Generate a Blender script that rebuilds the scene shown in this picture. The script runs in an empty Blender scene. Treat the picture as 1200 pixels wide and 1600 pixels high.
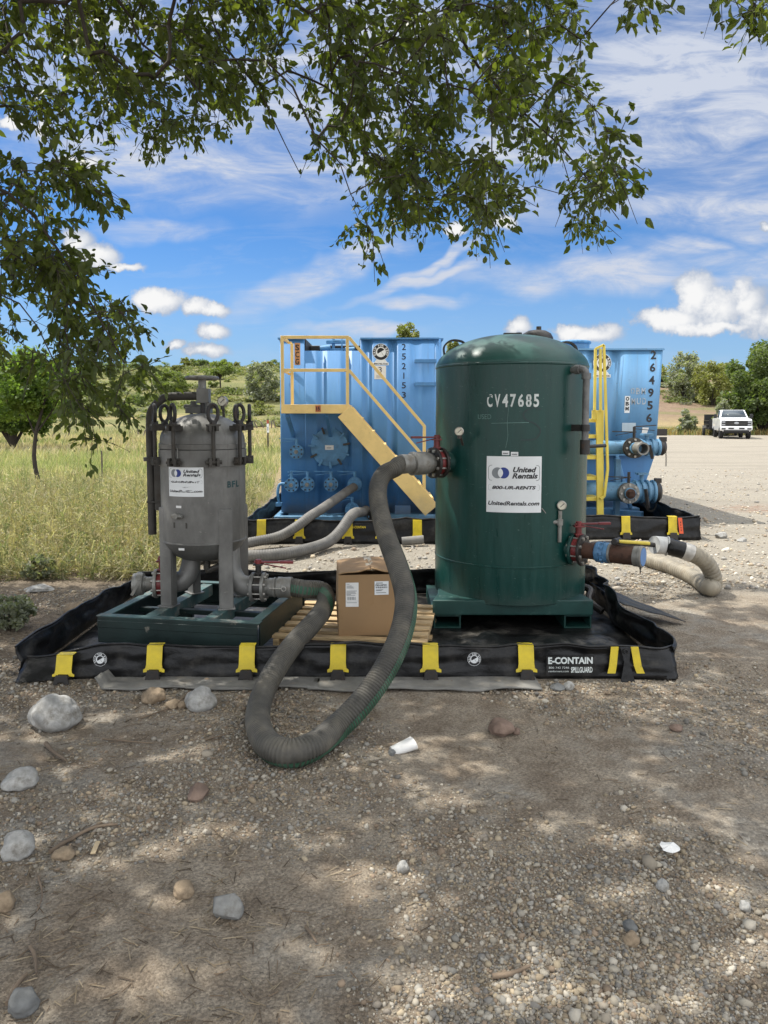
import bpy, math, random
import numpy as np
from mathutils import Vector, Matrix, noise

random.seed(7)
rng = np.random.default_rng(11)
R = math.radians
SC = bpy.context.scene
COL = SC.collection

# ---------------------------------------------------------------- camera
TH = R(4.0); F = 1150.0; PY0 = 730.4; H = 1.65
cam_d = bpy.data.cameras.new('camera'); cam = bpy.data.objects.new('camera', cam_d); COL.objects.link(cam)
cam_d.sensor_fit = 'VERTICAL'; cam_d.sensor_height = 36.0; cam_d.sensor_width = 27.0
cam_d.lens = F / 1600 * 36.0
cam_d.shift_y = -(800 - PY0) / 1600
cam_d.clip_start = 0.05; cam_d.clip_end = 3000
cam.location = (0, 0, H); cam.rotation_euler = (R(90) - TH, 0, 0)
SC.camera = cam

# ---------------------------------------------------------------- sun, exposure
SUN_EL = R(60); SUN_AZ = (-0.92, 0.39)                    # horizontal direction towards the sun
n_ = math.hypot(*SUN_AZ); SUN = Vector((SUN_AZ[0]/n_*math.cos(SUN_EL), SUN_AZ[1]/n_*math.cos(SUN_EL), math.sin(SUN_EL)))
sun_d = bpy.data.lights.new('sun', 'SUN'); sun_d.energy = 2.95; sun_d.angle = R(0.53); sun_d.color = (1.0, 0.955, 0.88)
sun = bpy.data.objects.new('sun', sun_d); COL.objects.link(sun)
sun.rotation_euler = SUN.to_track_quat('Z', 'Y').to_euler(); sun.location = (0, 0, 30)
SC.view_settings.view_transform = 'Standard'; SC.view_settings.look = 'None'
SC.view_settings.exposure = 1.12; SC.view_settings.gamma = 1.0
SC.cycles.max_bounces = 6; SC.cycles.diffuse_bounces = 3; SC.cycles.glossy_bounces = 3
SC.cycles.transmission_bounces = 4; SC.cycles.transparent_max_bounces = 6

# ---------------------------------------------------------------- picture <-> place
def ray(px, py):
    cx = (px - 600) / F; up = (PY0 - py) / F
    return Vector((cx, math.cos(TH) + up * math.sin(TH), up * math.cos(TH) - math.sin(TH)))
def at(px, py, Y):
    r = ray(px, py); return Vector((0, 0, H)) + r * (Y / r.y)
def gr(px, py, z=0.0):
    r = ray(px, py); return Vector((0, 0, H)) + r * ((z - H) / r.z)
def proj(x, y, z):
    c, s = math.cos(TH), math.sin(TH); dz = z - H
    d = y * c - dz * s; u = y * s + dz * c
    return 600 + F * x / d, PY0 - F * u / d

# ---------------------------------------------------------------- sky
W = bpy.data.worlds.new('World'); SC.world = W; W.use_nodes = True
nt = W.node_tree; nt.nodes.clear()
def N(t, **k):
    n = nt.nodes.new(t)
    for a, b in k.items(): setattr(n, a, b)
    return n
def L(a, b): nt.links.new(a, b)
def math_n(op, a, b=None, c=None, clamp=False):
    n = N('ShaderNodeMath', operation=op, use_clamp=clamp)
    for i, v in enumerate((a, b, c)):
        if v is None: continue
        if isinstance(v, (int, float)): n.inputs[i].default_value = v
        else: L(v, n.inputs[i])
    return n.outputs[0]
def vmath(op, a, b=None):
    n = N('ShaderNodeVectorMath', operation=op)
    for i, v in enumerate((a, b)):
        if v is None: continue
        if isinstance(v, (tuple, list)): n.inputs[i].default_value = v
        else: L(v, n.inputs[i])
    return n.outputs['Value'] if op in ('LENGTH', 'DOT_PRODUCT') else n.outputs[0]
def mixc(f, a, b, bt='MIX'):
    n = N('ShaderNodeMix', data_type='RGBA', blend_type=bt)
    if isinstance(f, (int, float)): n.inputs[0].default_value = f
    else: L(f, n.inputs[0])
    for i, v in ((6, a), (7, b)):
        if isinstance(v, (tuple, list)): n.inputs[i].default_value = (*v[:3], 1)
        else: L(v, n.inputs[i])
    return n.outputs[2]
def smooth(x, a, b):
    n = N('ShaderNodeMapRange', interpolation_type='SMOOTHSTEP')
    L(x, n.inputs[0]); n.inputs[1].default_value = a; n.inputs[2].default_value = b
    return n.outputs[0]
def nz(vec, scale, detail=5, rough=0.55, dist=0.0):
    n = N('ShaderNodeTexNoise'); n.inputs['Scale'].default_value = scale; n.inputs['Detail'].default_value = detail
    n.inputs['Roughness'].default_value = rough; n.inputs['Distortion'].default_value = dist
    L(vec, n.inputs['Vector']); return n
SKY_STRENGTH = 0.12
sky = N('ShaderNodeTexSky', sky_type='NISHITA', sun_disc=False, sun_elevation=SUN_EL,
        sun_rotation=math.atan2(SUN_AZ[0], SUN_AZ[1]), altitude=1600, air_density=1.0, dust_density=0.25, ozone_density=3.0)
tc = N('ShaderNodeTexCoord'); d_ = vmath('NORMALIZE', tc.outputs['Generated'])
sp = N('ShaderNodeSeparateXYZ'); L(d_, sp.inputs[0])
yy = math_n('MAXIMUM', sp.outputs[1], 0.05)
u_ = math_n('DIVIDE', sp.outputs[0], yy); v_ = math_n('DIVIDE', sp.outputs[2], yy)
front = smooth(sp.outputs[1], 0.05, 0.3)
cb = N('ShaderNodeCombineXYZ'); L(u_, cb.inputs[0]); L(v_, cb.inputs[1]); uv = cb.outputs[0]
def uvp(px, py):
    r = ray(px, py); return r.x / r.y, r.z / r.y
w1 = nz(uv, 27, 7, 0.62); w2 = nz(uv, 9, 3, 0.5)
warp = vmath('ADD', uv, vmath('MULTIPLY', vmath('SUBTRACT', w1.outputs['Color'], (0.5, 0.5, 0.5)), (0.035, 0.03, 0)))
def blobs(vec, lst):
    out = None
    for px, py, rx, ry, *an in lst:
        c = uvp(px, py); dv_ = vmath('SUBTRACT', vec, (c[0], c[1], 0))
        if an:
            vr_ = N('ShaderNodeVectorRotate', rotation_type='Z_AXIS'); L(dv_, vr_.inputs['Vector']); vr_.inputs['Angle'].default_value = -R(an[0]); dv_ = vr_.outputs[0]
        e = math_n('SUBTRACT', 1.0, vmath('LENGTH', vmath('MULTIPLY', dv_, (F/rx, F/ry, 0))))
        out = e if out is None else math_n('MAXIMUM', out, e)
    return out
CUM = [(250,470,62,26),(300,478,40,18),(335,484,34,13),(333,517,36,18),(322,548,52,16),(272,537,26,9),
       (150,400,55,26),(195,415,40,10),(120,380,40,30),(1085,462,48,52),(1050,500,70,26),(1125,480,60,48),(1165,470,50,46),(1200,500,80,40),
       (1110,512,130,14),(810,512,28,20),(925,522,62,20),(895,520,40,16),(788,352,28,17),(712,357,26,14),(20,190,30,16),(62,205,22,26),(1197,360,14,10),
       (125,255,60,16)]
cm = blobs(warp, CUM)
cm = math_n('ADD', cm, math_n('MULTIPLY', math_n('SUBTRACT', w1.outputs[0], 0.5), 1.35))
cmask = math_n('MULTIPLY', smooth(cm, 0.06, 0.46), front)
# thin high cloud, stretched along one direction
mp = N('ShaderNodeMapping'); mp.inputs['Rotation'].default_value = (0, 0, R(-22)); mp.inputs['Scale'].default_value = (1.9, 7.5, 1); L(uv, mp.inputs[0])
c1 = nz(mp.outputs[0], 1.7, 10, 0.62, 1.1)
mp2 = N('ShaderNodeMapping'); mp2.inputs['Rotation'].default_value = (0, 0, R(14)); mp2.inputs['Scale'].default_value = (3.2, 12, 1); L(uv, mp2.inputs[0])
c2 = nz(mp2.outputs[0], 2.3, 9, 0.66, 0.9)
CIR = [(400,215,430,130),(430,235,260,80),(230,240,220,80),(1090,150,420,210),(880,230,260,130),(560,60,300,150),(950,430,320,42),(1150,400,200,40),
       (500,430,210,34,24),(640,440,150,12,20),(700,395,120,10,30),(235,352,120,24),(1130,330,240,50),(300,60,400,150),(560,520,140,18),(640,470,90,16)]
warp2 = vmath('ADD', uv, vmath('MULTIPLY', vmath('SUBTRACT', w2.outputs['Color'], (0.5, 0.5, 0.5)), (0.16, 0.07, 0)))
cz = smooth(blobs(warp2, CIR), -0.05, 0.75)
fib = smooth(math_n('ADD', math_n('MULTIPLY', c1.outputs[0], 0.5), math_n('MULTIPLY', c2.outputs[0], 0.5)), 0.36, 0.62)
cir = math_n('MULTIPLY', math_n('MULTIPLY', cz, math_n('ADD', math_n('MULTIPLY', fib, 0.85), 0.22)), 1.0, clamp=True)
cir = math_n('ADD', cir, math_n('MULTIPLY', smooth(fib, 0.5, 1.0), 0.10), clamp=True)
over = math_n('MAXIMUM', smooth(sp.outputs[2], 0.52, 0.72), math_n('MULTIPLY', math_n('SUBTRACT', 1.0, front), 0.75))  # unseen bright cloud overhead and behind the camera, added as fill light
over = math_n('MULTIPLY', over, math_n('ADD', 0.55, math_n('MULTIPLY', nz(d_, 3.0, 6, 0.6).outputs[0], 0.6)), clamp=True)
skyc = mixc(1.0, sky.outputs[0], (0.25, 0.41, 0.55), 'MULTIPLY')
skyc = mixc(math_n('MULTIPLY', smooth(sp.outputs[2], 0.26, 0.0), 0.75), skyc, (1.45, 2.05, 2.8))
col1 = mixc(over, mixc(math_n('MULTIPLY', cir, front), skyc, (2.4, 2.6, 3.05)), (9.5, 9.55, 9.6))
shade = smooth(math_n('ADD', cm, math_n('MULTIPLY', math_n('SUBTRACT', w2.outputs[0], 0.5), 1.2)), 0.15, 0.85)
cumc = mixc(shade, (1.75, 2.0, 2.45), (3.6, 3.6, 3.6))
col2 = mixc(cmask, col1, cumc)
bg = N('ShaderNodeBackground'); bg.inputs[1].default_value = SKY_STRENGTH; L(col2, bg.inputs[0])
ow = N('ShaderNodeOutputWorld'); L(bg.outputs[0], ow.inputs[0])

# ---------------------------------------------------------------- materials
def new_mat(name):
    global nt
    m = bpy.data.materials.new(name); m.use_nodes = True; nt = m.node_tree; nt.nodes.clear()
    b = N('ShaderNodeBsdfPrincipled'); o = N('ShaderNodeOutputMaterial'); L(b.outputs[0], o.inputs[0])
    return m, b, o
def mul(c, k): return tuple(min(1, x * k) for x in c)
def M(name, col, rough=0.5, metal=0.0, var=0.25, scale=5, bump=0.0, bscale=60, dirt=None, damt=0.45, dscale=9, stretch=(1, 1, 1), spec=0.5, coat=0, dsharp=0.12, runs=None, scuff=None, dust=None):
    m, b, o = new_mat(name)
    t = N('ShaderNodeTexCoord'); mpn = N('ShaderNodeMapping'); mpn.inputs['Scale'].default_value = stretch
    L(t.outputs['Object'], mpn.inputs[0]); vec = mpn.outputs[0]
    n1 = nz(vec, scale, 6, 0.6)
    f = smooth(n1.outputs[0], 0.3, 0.7)
    c = mixc(f, mul(col, 1 - var), mul(col, 1 + var * 0.6))
    rv = math_n('ADD', math_n('MULTIPLY', n1.outputs[0], 0.3), rough - 0.15, clamp=True)
    if dirt:
        n2 = nz(vec, dscale, 8, 0.68)
        df = smooth(n2.outputs[0], 1 - damt - dsharp / 2, 1 - damt + dsharp)
        c = mixc(df, c, dirt)
        rv = math_n('ADD', rv, math_n('MULTIPLY', df, 0.25), clamp=True)
        b.inputs['Metallic'].default_value = 0
        if metal:
            L(math_n('MULTIPLY', math_n('SUBTRACT', 1.0, df), metal), b.inputs['Metallic'])
    else:
        b.inputs['Metallic'].default_value = metal
    if runs:                                                       # narrow vertical runs of rust or washed-out paint
        mr_ = N('ShaderNodeMapping'); mr_.inputs['Scale'].default_value = (22, 22, 0.9); L(t.outputs['Object'], mr_.inputs[0])
        a_ = nz(mr_.outputs[0], 1.0, 4, 0.6); g_ = nz(t.outputs['Object'], 1.6, 3, 0.5)
        c = mixc(math_n('MULTIPLY', math_n('MULTIPLY', smooth(a_.outputs[0], 0.56, 0.72), smooth(g_.outputs[0], 0.42, 0.62)), runs[1]), c, runs[0])
    if scuff:                                                      # thin scratches and chips
        ms_ = N('ShaderNodeMapping'); ms_.inputs['Scale'].default_value = (9, 9, 30); ms_.inputs['Rotation'].default_value = (0.3, 0.5, 0.2); L(t.outputs['Object'], ms_.inputs[0])
        a_ = nz(ms_.outputs[0], 2.2, 3, 0.75); c = mixc(math_n('MULTIPLY', smooth(a_.outputs[0], 0.665, 0.70), scuff[1]), c, scuff[0])
    if dust:                                                       # splashed dust on the lowest part
        sz_ = N('ShaderNodeSeparateXYZ'); L(t.outputs['Object'], sz_.inputs[0]); a_ = nz(t.outputs['Object'], 7, 6, 0.7)
        c = mixc(math_n('MULTIPLY', smooth(math_n('ADD', sz_.outputs[2], math_n('MULTIPLY', math_n('SUBTRACT', a_.outputs[0], 0.5), dust[1]*1.6)), dust[1]+dust[2], dust[2]), 0.55), c, dust[0])
    L(c, b.inputs['Base Color']); L(rv, b.inputs['Roughness'])
    b.inputs['Specular IOR Level'].default_value = spec
    if coat: b.inputs['Coat Weight'].default_value = coat
    if bump:
        n3 = nz(vec, bscale, 5, 0.6)
        bn = N('ShaderNodeBump'); bn.inputs['Strength'].default_value = 1.0; bn.inputs['Distance'].default_value = bump
        L(n3.outputs[0], bn.inputs['Height']); L(bn.outputs[0], b.inputs['Normal'])
    return m

RUST = (0.10, 0.045, 0.022)
DUST = (0.30, 0.25, 0.18)
m_green = M('green_paint', (0.005, 0.044, 0.037), 0.30, 0, 0.16, 2.2, 0.0006, 25, dirt=(0.013, 0.064, 0.054), damt=0.42, dscale=3.0, stretch=(6, 6, 0.7), dsharp=0.4, spec=0.38, runs=((0.03, 0.075, 0.06), 0.5), scuff=((0.09, 0.15, 0.13), 0.7), dust=((0.045, 0.065, 0.056), 0.16, 0.20))
m_greentop = M('mottled_green_paint', (0.012, 0.066, 0.054), 0.45, 0, 0.2, 3, 0.0006, 25, dirt=(0.05, 0.14, 0.11), damt=0.36, dscale=5, dsharp=0.4)  # domed top: lighter green with paler mottled patches
m_greenbase = M('worn_green_paint', (0.007, 0.048, 0.040), 0.5, 0, 0.3, 4, 0.001, 40, dirt=(0.10, 0.19, 0.16), damt=0.36, dscale=7, dsharp=0.14)
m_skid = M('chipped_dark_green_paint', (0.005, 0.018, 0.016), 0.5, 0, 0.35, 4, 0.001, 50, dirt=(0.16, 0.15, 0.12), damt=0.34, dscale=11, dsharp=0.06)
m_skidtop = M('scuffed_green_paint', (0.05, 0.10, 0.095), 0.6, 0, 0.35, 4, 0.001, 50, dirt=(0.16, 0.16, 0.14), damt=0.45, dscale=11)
m_steel = M('dull_stainless', (0.195, 0.192, 0.18), 0.46, 0.35, 0.5, 3, 0.0008, 70, dirt=(0.10, 0.096, 0.086), damt=0.48, dscale=4, stretch=(1, 1, 0.6), dsharp=0.35, runs=((0.055, 0.045, 0.035), 0.7), scuff=((0.30, 0.29, 0.26), 0.5))
m_steeldark = M('weathered_steel', (0.065, 0.060, 0.052), 0.6, 0.4, 0.35, 6, 0.0008, 80, dirt=(0.05, 0.04, 0.03), damt=0.45)
m_galv = M('dull_galvanised', (0.16, 0.16, 0.155), 0.5, 0.3, 0.3, 12, dirt=(0.06, 0.05, 0.04), damt=0.36, dscale=16)
m_alu = M('grey_aluminium', (0.23, 0.225, 0.205), 0.5, 0.45, 0.25, 9, 0.0006, 90, dirt=(0.17, 0.15, 0.12), damt=0.42, dscale=14)
m_zinc = M('zinc_bolts', (0.42, 0.40, 0.36), 0.4, 0.7, 0.3, 30)
m_red = M('red_valve_paint', (0.17, 0.022, 0.022), 0.45, 0, 0.3, 9, 0.0005, 60, dirt=RUST, damt=0.35, dscale=16)
m_blackm = M('black_painted_iron', (0.022, 0.019, 0.017), 0.5, 0, 0.3, 12, 0.0006, 70, dirt=(0.06, 0.035, 0.022), damt=0.4, dscale=14)
m_rust = M('rusty_pipe', (0.075, 0.034, 0.020), 0.7, 0.1, 0.4, 7, 0.001, 60, dirt=(0.045, 0.024, 0.016), damt=0.5, dscale=12)
m_bluecoup = M('blue_coupling', (0.08, 0.20, 0.36), 0.45, 0, 0.3, 14, dirt=(0.16, 0.14, 0.12), damt=0.32, dscale=22)
m_blue = M('blue_tank_paint', (0.070, 0.215, 0.455), 0.5, 0, 0.10, 1.2, 0.0008, 14, dirt=(0.10, 0.265, 0.49), damt=0.42, dscale=2.0, stretch=(4, 4, 0.5), dsharp=0.4, runs=((0.07, 0.14, 0.24), 0.6), scuff=((0.10, 0.09, 0.08), 0.6), dust=((0.25, 0.27, 0.27), 0.35, 0.12))
m_blue2 = M('light_blue_tank_paint', (0.125, 0.30, 0.52), 0.45, 0, 0.12, 1.4, 0.0008, 14, dirt=(0.16, 0.32, 0.48), damt=0.4, dscale=2.2, stretch=(4, 4, 0.6), dsharp=0.4, runs=((0.16, 0.17, 0.17), 0.5), scuff=((0.10, 0.08, 0.07), 0.7))
m_bluevalve = M('blue_valve_paint', (0.09, 0.25, 0.44), 0.45, 0, 0.25, 8, 0.0005, 50, dirt=(0.05, 0.06, 0.07), damt=0.36, dscale=20)
m_bluepipe = M('faded_blue_pipe_paint', (0.12, 0.27, 0.42), 0.5, 0, 0.25, 5, 0.0006, 40, dirt=(0.06, 0.05, 0.045), damt=0.36, dscale=13)
m_yellow = M('yellow_stair_paint', (0.74, 0.53, 0.20), 0.45, 0, 0.12, 4, 0.0005, 40, dirt=(0.50, 0.32, 0.11), damt=0.3, dscale=12, scuff=((0.16, 0.09, 0.05), 0.7), dust=((0.45, 0.36, 0.22), 0.4, 0.2))
m_yellow2 = M('bright_yellow_paint', (0.70, 0.55, 0.08), 0.45, 0, 0.12, 4, dirt=(0.40, 0.30, 0.10), damt=0.28, dscale=12)
m_strap = M('yellow_vinyl', (0.62, 0.47, 0.015), 0.42, 0, 0.18, 9, 0.001, 40, dirt=(0.28, 0.21, 0.06), damt=0.36, dscale=16)
m_vinyl = M('black_vinyl', (0.007, 0.007, 0.0075), 0.36, 0, 0.4, 6, 0.004, 22, dirt=(0.065, 0.060, 0.052), damt=0.40, dscale=6, dsharp=0.25, spec=0.32)
m_vinylfloor = M('dusty_black_vinyl', (0.009, 0.009, 0.009), 0.33, 0, 0.4, 5, 0.014, 9, dirt=(0.16, 0.15, 0.13), damt=0.42, dscale=3.0, dsharp=0.22, spec=0.4)
m_mat = M('grey_felt', (0.17, 0.165, 0.15), 0.85, 0, 0.25, 8, 0.002, 60, dirt=DUST, damt=0.36, dscale=6, dsharp=0.3)
m_hose = M('worn_black_rubber', (0.068, 0.063, 0.052), 0.65, 0, 0.45, 6, 0.0006, 120, dirt=(0.17, 0.15, 0.115), damt=0.45, dscale=5, dsharp=0.3)
m_hosegrey = M('grey_rubber', (0.13, 0.125, 0.115), 0.65, 0, 0.3, 7, 0.0006, 100, dirt=(0.17, 0.155, 0.13), damt=0.42, dscale=5, dsharp=0.3)
m_hosebeige = M('beige_ribbed_rubber', (0.25, 0.22, 0.165), 0.6, 0, 0.3, 7, 0.0006, 100, dirt=(0.18, 0.14, 0.09), damt=0.4, dscale=6, dsharp=0.3)
m_stripe = M('green_hose_stripe', (0.030, 0.115, 0.065), 0.6, 0, 0.4, 12, dirt=(0.09, 0.11, 0.085), damt=0.46, dscale=12, dsharp=0.25)
m_card = M('brown_cardboard', (0.30, 0.185, 0.088), 0.8, 0, 0.10, 3, 0.0008, 12, dirt=(0.22, 0.13, 0.06), damt=0.33, dscale=6, dsharp=0.3)
m_tape = M('clear_parcel_tape', (0.50, 0.42, 0.30), 0.22, 0, 0.25, 12, 0.002, 30)
m_wood = M('raw_pallet_wood', (0.50, 0.36, 0.19), 0.75, 0, 0.3, 6, 0.001, 60, dirt=(0.28, 0.18, 0.09), damt=0.42, dscale=5, stretch=(1, 7, 7), dsharp=0.3)
m_white = M('white_sign', (0.72, 0.74, 0.74), 0.35, 0, 0.05, 5, dirt=(0.55, 0.55, 0.53), damt=0.3, dscale=8)
m_paper = M('white_paper', (0.72, 0.71, 0.68), 0.7, 0, 0.08, 12)
m_ink = M('black_print', (0.012, 0.012, 0.015), 0.4, 0, 0.2, 20)
m_logoblue = M('deep_blue_print', (0.010, 0.035, 0.22), 0.35, 0, 0.1, 20)
m_logogrey = M('grey_print', (0.20, 0.22, 0.23), 0.35, 0, 0.1, 20)
m_chalk = M('white_stencil_paint', (0.60, 0.64, 0.62), 0.6, 0, 0.15, 12, dirt=(0.22, 0.30, 0.28), damt=0.36, dscale=26)
m_scrawl = M('faint_chalk', (0.12, 0.22, 0.20), 0.7, 0, 0.3, 12)
m_scrawld = M('dark_marker', (0.010, 0.032, 0.032), 0.5, 0, 0.3, 12)
m_orange = M('orange_tag', (0.70, 0.10, 0.03), 0.5, 0, 0.1, 12)
m_gaugeface = M('gauge_face', (0.62, 0.58, 0.46), 0.3, 0, 0.1, 20)
m_stone_l = M('pale_grey_stone', (0.36, 0.355, 0.335), 0.9, 0, 0.45, 9, 0.003, 45, dirt=(0.16, 0.145, 0.12), damt=0.47, dscale=14, dsharp=0.2, spec=0.25)
m_stone_m = M('medium_grey_stone', (0.22, 0.22, 0.21), 0.9, 0, 0.4, 9, 0.004, 45, dirt=(0.13, 0.12, 0.10), damt=0.45, dscale=14, dsharp=0.2, spec=0.25)
m_stone_t = M('tan_stone', (0.28, 0.215, 0.145), 0.9, 0, 0.45, 9, 0.006, 45, dirt=(0.16, 0.12, 0.08), damt=0.45, dscale=12, dsharp=0.2, spec=0.25)
m_stone_b = M('brown_stone', (0.19, 0.135, 0.105), 0.9, 0, 0.4, 9, 0.005, 45, spec=0.25)
m_stone_d = M('dark_grey_stone', (0.14, 0.143, 0.14), 0.9, 0, 0.4, 9, 0.005, 45, spec=0.25)
m_stick = M('dead_wood', (0.17, 0.125, 0.085), 0.85, 0, 0.35, 9, 0.002, 60)
m_chip = M('split_pale_wood', (0.50, 0.39, 0.24), 0.8, 0, 0.2, 9, 0.001, 60)
m_bark = M('dark_bark', (0.045, 0.036, 0.028), 0.9, 0, 0.35, 9, 0.004, 30)
m_greyfence = M('weathered_post_wood', (0.13, 0.11, 0.09), 0.9, 0, 0.3, 9)
m_carwhite = M('white_car_paint', (0.78, 0.79, 0.80), 0.22, 0, 0.03, 2, coat=0.6)
m_carblack = M('black_plastic', (0.012, 0.012, 0.013), 0.4, 0, 0.2, 9)
m_tyre = M('tyre_rubber', (0.016, 0.016, 0.016), 0.8, 0, 0.2, 9)
m_glassdark = M('dark_car_glass', (0.05, 0.065, 0.075), 0.08, 0, 0.1, 2)
m_chrome = M('chrome', (0.6, 0.6, 0.6), 0.15, 1.0, 0.05, 9)
m_lampglass = M('headlamp_glass', (0.35, 0.36, 0.38), 0.12, 0, 0.2, 30)

# ---------------------------------------------------------------- mesh builder (world coordinates)
def frame(d):
    d = Vector(d).normalized(); a = Vector((0, 0, 1)) if abs(d.z) < 0.95 else Vector((1, 0, 0))
    x = a.cross(d).normalized(); return x, d.cross(x), d
def catmull(pts, ds):
    P = [Vector(p) for p in pts]; P = [P[0]*2 - P[1]] + P + [P[-1]*2 - P[-2]]; out = []
    for i in range(1, len(P) - 2):
        p0, p1, p2, p3 = P[i-1:i+3]
        for k in range(24):
            t = k / 24
            out.append(0.5*((2*p1) + (p2-p0)*t + (2*p0-5*p1+4*p2-p3)*t*t + (3*p1-p0-3*p2+p3)*t**3))
    out.append(P[-2])
    acc = [0]
    for a, b in zip(out, out[1:]): acc.append(acc[-1] + (b-a).length)
    n = max(2, int(acc[-1] / ds)); res = []; j = 0
    for k in range(n + 1):
        s = acc[-1] * k / n
        while j < len(acc) - 2 and acc[j+1] < s: j += 1
        f = (s - acc[j]) / max(1e-9, acc[j+1] - acc[j]); res.append(out[j].lerp(out[j+1], f))
    return res
class MB:
    def __init__(s): s.v = []; s.f = []; s.m = []
    def add(s, vs, fs, mi=0):
        o = len(s.v); s.v += [tuple(v) for v in vs]; s.f += [tuple(i + o for i in f) for f in fs]; s.m += [mi] * len(fs); return s
    def box(s, c, size, rz=0.0, rot=None, mi=0):
        c = Vector(c); h = Vector(size) / 2; q = rot or Matrix.Rotation(rz, 3, 'Z')
        vs = [c + q @ Vector((x*h.x, y*h.y, z*h.z)) for x in (-1, 1) for y in (-1, 1) for z in (-1, 1)]
        return s.add(vs, [(0,1,3,2), (4,6,7,5), (0,4,5,1), (2,3,7,6), (0,2,6,4), (1,5,7,3)], mi)
    def bb(s, a, b, mi=0):
        a = Vector(a); b = Vector(b); return s.box((a+b)/2, [abs(x) for x in (b-a)], mi=mi)
    def bar(s, a, b, w, h, up=(0, 0, 1), mi=0):
        a = Vector(a); b = Vector(b); d = (b-a).normalized(); x = d.cross(Vector(up)).normalized(); z = x.cross(d)
        vs = [p + x*i*w/2 + z*j*h/2 for p in (a, b) for i, j in ((-1,-1), (1,-1), (1,1), (-1,1))]
        return s.add(vs, [(0,1,2,3)[::-1], (4,5,6,7), (0,1,5,4), (1,2,6,5), (2,3,7,6), (3,0,4,7)], mi)
    def cyl(s, a, b, r, r2=None, n=24, caps=True, mi=0):
        a = Vector(a); b = Vector(b); r2 = r if r2 is None else r2; x, y, d = frame(b-a); vs = []
        for p, q in ((a, r), (b, r2)):
            vs += [p + (x*math.cos(2*math.pi*k/n) + y*math.sin(2*math.pi*k/n))*q for k in range(n)]
        fs = [(k, (k+1) % n, n+(k+1) % n, n+k) for k in range(n)]
        if caps: fs += [tuple(range(n))[::-1], tuple(range(n, 2*n))]
        return s.add(vs, fs, mi)
    def lathe(s, prof, org, axis=(0, 0, 1), n=48, mi=0, arc=(0, 2*math.pi), sc=(1, 1)):
        org = Vector(org); x, y, d = frame(axis); full = abs(arc[1]-arc[0]-2*math.pi) < 1e-6
        m = n if full else n + 1; vs = []
        for r, h in prof:
            for k in range(m):
                t = arc[0] + (arc[1]-arc[0])*k/n
                vs.append(org + d*h + (x*math.cos(t)*sc[0] + y*math.sin(t)*sc[1])*r)
        fs = []
        for i in range(len(prof)-1):
            for k in range(n):
                a, b = i*m+k, i*m+(k+1) % m; fs.append((a, b, b+m, a+m))
        return s.add(vs, fs, mi)
    def tube(s, pts, r, n=12, caps=True, mi=0, rad=None, arc=None, off=0.0):
        P = [Vector(p) for p in pts]; x = None; vs = []; m = n if arc is None else n + 1
        for i, p in enumerate(P):
            d = (P[min(i+1, len(P)-1)] - P[max(i-1, 0)]).normalized()
            if x is None: x = frame(d)[0]
            x = (x - d * x.dot(d)).normalized(); y = d.cross(x); q = (rad[i] if rad is not None else r) + off
            for k in range(m):
                t = 2*math.pi*k/n if arc is None else arc[0] + (arc[1]-arc[0])*k/n
                vs.append(p + (x*math.cos(t) + y*math.sin(t))*q)
        fs = []
        for i in range(len(P)-1):
            for k in range(n):
                a, b = i*m+k, i*m+(k+1) % m; fs.append((a, b, b+m, a+m))
        if caps and arc is None: fs += [tuple(range(n))[::-1], tuple(range((len(P)-1)*n, len(P)*n))]
        return s.add(vs, fs, mi)
    def torus(s, c, axis, rr, r, n=20, k=8, sc=(1, 1), xdir=None, mi=0, arc=(0, 2*math.pi)):
        x, y, d = frame(axis)
        if xdir is not None: x = Vector(xdir).normalized(); y = d.cross(x)
        pts = [Vector(c) + x*math.cos(t)*rr*sc[0] + y*math.sin(t)*rr*sc[1] for t in np.linspace(arc[0], arc[1], n+1)]
        return s.tube(pts, r, k, caps=False, mi=mi)
    def sph(s, c, r, sc=(1, 1, 1), n=16, m=10, mi=0, top=False):
        c = Vector(c); vs = []; lo = 0.0 if top else -math.pi/2
        for i in range(m+1):
            t = lo + (math.pi/2-lo)*i/m
            for k in range(n):
                p = 2*math.pi*k/n; vs.append(c + Vector((math.cos(t)*math.cos(p)*r*sc[0], math.cos(t)*math.sin(p)*r*sc[1], math.sin(t)*r*sc[2])))
        return s.add(vs, [(i*n+k, i*n+(k+1) % n, (i+1)*n+(k+1) % n, (i+1)*n+k) for i in range(m) for k in range(n)], mi)
    def prism(s, poly, fn, d0, d1, mi=0):
        # poly: 2D outline, fn(u, v, depth) -> point
        n = len(poly); vs = [fn(u, v, d0) for u, v in poly] + [fn(u, v, d1) for u, v in poly]
        return s.add(vs, [tuple(range(n))[::-1], tuple(range(n, 2*n))] + [(k, (k+1) % n, n+(k+1) % n, n+k) for k in range(n)], mi)
    def flat(s, poly, fn, off=0.0, mi=0):
        return s.add([fn(u, v, off) for u, v in poly], [tuple(range(len(poly)))], mi)
    def grid(s, fn, u0, u1, v0, v1, nu, nv, off=0.0, mi=0):
        vs = [fn(u0+(u1-u0)*i/nu, v0+(v1-v0)*j/nv, off) for j in range(nv+1) for i in range(nu+1)]
        return s.add(vs, [(j*(nu+1)+i, j*(nu+1)+i+1, (j+1)*(nu+1)+i+1, (j+1)*(nu+1)+i) for j in range(nv) for i in range(nu)], mi)
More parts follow.
